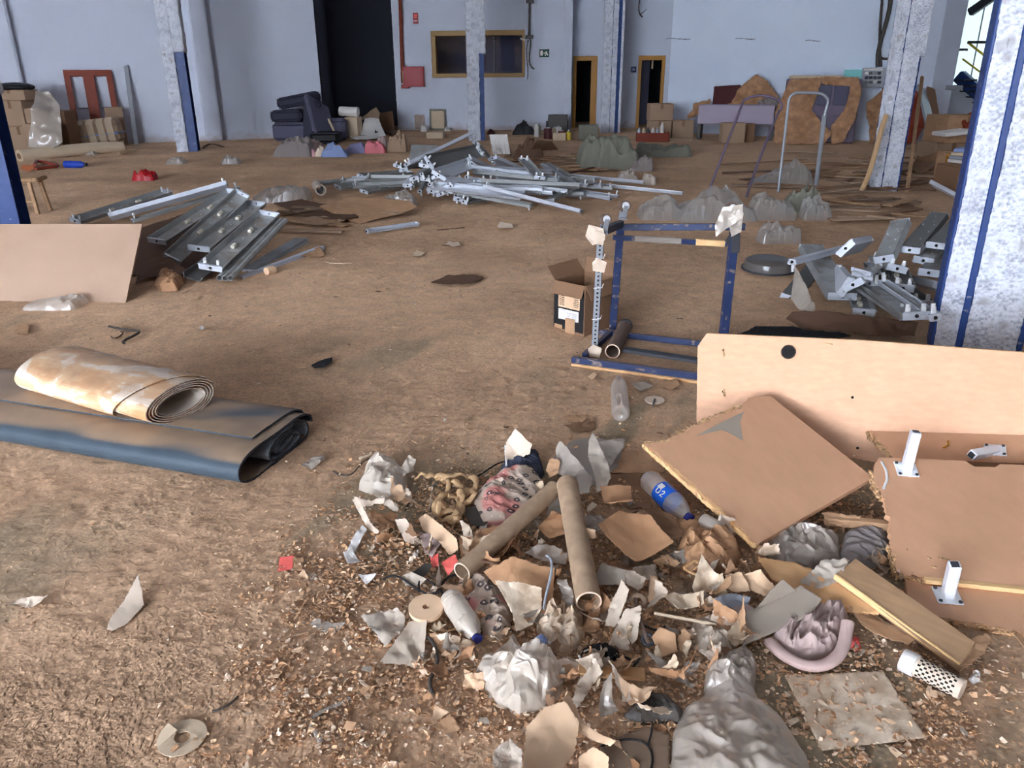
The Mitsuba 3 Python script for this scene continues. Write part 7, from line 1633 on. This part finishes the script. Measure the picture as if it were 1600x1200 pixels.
# kraft under the small left heap
S('kraft_paper', 'dark kraft sheet under the small left fixture heap', 'paper', [(222, 412, .06), (240, 400, .12), (268, 405, .10), (300, 430, .04), (262, 432, .03), (230, 436, .02), (212, 445, .02)], 'm_brown_dark', .02, 5)
Md('crumpled_paper', 'crumpled pale brown paper at the front of the small left heap', 'paper', [(240, 448), (250, 428), (272, 428), (290, 442), (278, 455), (252, 456)], .11, 'm_kraft', 10)
S('cardboard_sheet', 'brown cardboard wall under the small left fixture heap', 'cardboard', [(205, 432, .0), (222, 356, .16), (330, 322, .10), (345, 396, .01), (290, 432, .0)], 'm_brown_dark', .01, 3, .006)
Tb('pale_roll', 'small tan roll end at the right foot of the small left heap', 'roll', [(416, 424, .03), (428, 421, .03)], .035, 'm_card_pale')
# round smoked lid and brown sheet by the right heap
c_ = P(1200, 420, .03)
k = thing('smoked_lid', 'round smoked plastic lid lying between the cart and the right heap', 'lid'); part(k, 'dome', move(lathe([(0, .09), (.16, .085), (.19, .07), (.20, .02), (.215, 0), (.205, 0), (.19, .015), (.18, .06)], 32), frame(c_, (1, 0, 0), (0, -.05, 1))), 'm_smoked', 40); part(k, 'rim', move(lathe([(.205, 0), (.22, 0), (.22, .012), (.205, .012), (.205, 0)], 32), frame(c_, (1, 0, 0), (0, -.05, 1))), 'm_dark_metal', 40)
S('brown_sheet', 'dark brown wavy sheet lying in front of the right fixture heap', 'sheet', [(1228, 498, .06), (1238, 488, .09), (1300, 492, .10), (1380, 498, .10), (1434, 505, .10), (1428, 526, .03), (1360, 524, .05), (1290, 516, .03), (1250, 512, .02)], 'm_brown_dark', .025, 5, .004, cr=.03)
S('plastic_film', 'grey film fold left of the brown wavy sheet', 'plastic film', [(1236, 478, .05), (1246, 455, .10), (1262, 462, .12), (1275, 485, .10), (1295, 492, .06), (1300, 500, .05), (1262, 496, .03)], 'm_film_dusty', .02, 6)
S('black_sheet', 'black cloth edge behind the large beech panel', 'cloth', [(1152, 522, .03), (1180, 512, .05), (1240, 512, .05), (1330, 524, .04), (1300, 534, .02), (1180, 530, .02)], 'm_black', .015, 8, .004)

# ------------------------------------------------------------------ odd scraps on the open floor
ODD = [('dark torn strip lying in the open middle of the floor', [(672, 442), (700, 432), (740, 430), (758, 434), (735, 446), (700, 447)], 'm_brown_dark'), ('black bird shaped shred left of the middle floor', [(486, 572), (498, 566), (508, 562), (520, 560), (518, 568), (506, 576), (492, 577)], 'm_black'), ('tan card piece left of the cream roll', [(22, 520), (28, 508), (46, 506), (44, 524)], 'm_card'), ('white torn paper right of the single pale fixture', [(775, 356), (782, 350), (800, 352), (803, 358), (788, 361)], 'm_paper'), ('small curled white paper in the open floor', [(696, 384), (702, 377), (716, 378), (720, 384), (708, 387)], 'm_paper'), ('white scrap just above the single pale fixture', [(586, 336), (596, 329), (604, 334), (596, 338)], 'm_white'), ('torn tan scrap left of the small curled paper', [(640, 400), (652, 393), (664, 396), (655, 402)], 'm_offwhite'), ('flat kraft triangle right of the small left heap', [(470, 400), (500, 388), (508, 400), (488, 403)], 'm_card'), ('cardboard corner left of the large beech panel', [(1030, 600), (1058, 592), (1062, 604), (1048, 612)], 'm_card'), ('dusty card strip in front of the blue cart', [(985, 600), (1010, 596), (1020, 606), (1000, 612)], 'm_grey_sheet'), ('curled brown leaf of card near the clear standing bottle', [(878, 655), (895, 648), (918, 652), (912, 660), (890, 662)], 'm_card'), ('brown bent card above the dusty films', [(880, 665), (905, 662), (928, 655), (930, 672), (905, 678)], 'm_card_dark'), ('scrap of pale card by the cart foot', [(918, 590), (928, 582), (934, 586), (926, 594)], 'm_card_pale'), ('white plug at the left of the middle floor', [(310, 514), (316, 510), (320, 514), (316, 517)], 'm_white'), ('long thin splinter right of the long blue grey roll', [(560, 716), (580, 708), (582, 711), (562, 720)], 'm_offwhite'), ('folded white film at the end of the long blue grey roll', [(468, 728), (485, 718), (505, 712), (508, 720), (488, 732)], 'm_film_dusty')]
for lb, out, mt in ODD: S('floor_scrap', lb, 'scrap', out, mt, .006, 14, z=.014, bend=.06)
Tb('plastic_hook', 'dark forked plastic hook on the open floor above the cream roll', 'hook', [(170, 510, .02), (185, 513, .02), (205, 516, .02), (216, 517, .02), (208, 525, .02), (194, 536, .02)], .008, 'm_charcoal')
Tb('plastic_hook', 'short curl of dark plastic beside the forked hook', 'hook', [(174, 526, .01), (182, 528, .015), (190, 523, .015), (188, 518, .01)], .005, 'm_brown_dark')
Tb('white_stick', 'thin white rod on the floor right of the small left heap', 'stick', [(506, 409), (530, 412), (550, 411)], .006, 'm_offwhite')
Tb('dark_stick', 'thin dark rod on the floor in front of the big heap', 'stick', [(690, 384), (715, 384)], .008, 'm_brown_dark')
Tb('dark_stick', 'dark rod lying near the single pale fixture', 'stick', [(683, 360), (726, 356)], .008, 'm_brown_dark')
r8 = np.random.default_rng(21)
for i in range(120):
    u, v = r8.uniform(100, 1080), r8.uniform(330, 720); c_ = P(u, v, .008)
    if Polygon([(0, 540), (260, 560), (500, 640), (500, 760), (0, 720)]).contains(Point(u, v)) or (u < 230 and v < 480): continue
    q = frame(c_, (math.cos(i), math.sin(i), 0)); q[:3, :3] *= r8.uniform(.5, 1.5)
    one('floor_flake', shared(('flake', i % 9), lambda: flake_mesh(i % 9), ['m_card_pale', 'm_card_dark', 'm_white', 'm_brown_dark', 'm_card'][i % 5]), None, 'tiny flake lying on the open dusty floor', 'flake', group='flakes on the open floor', m=q)
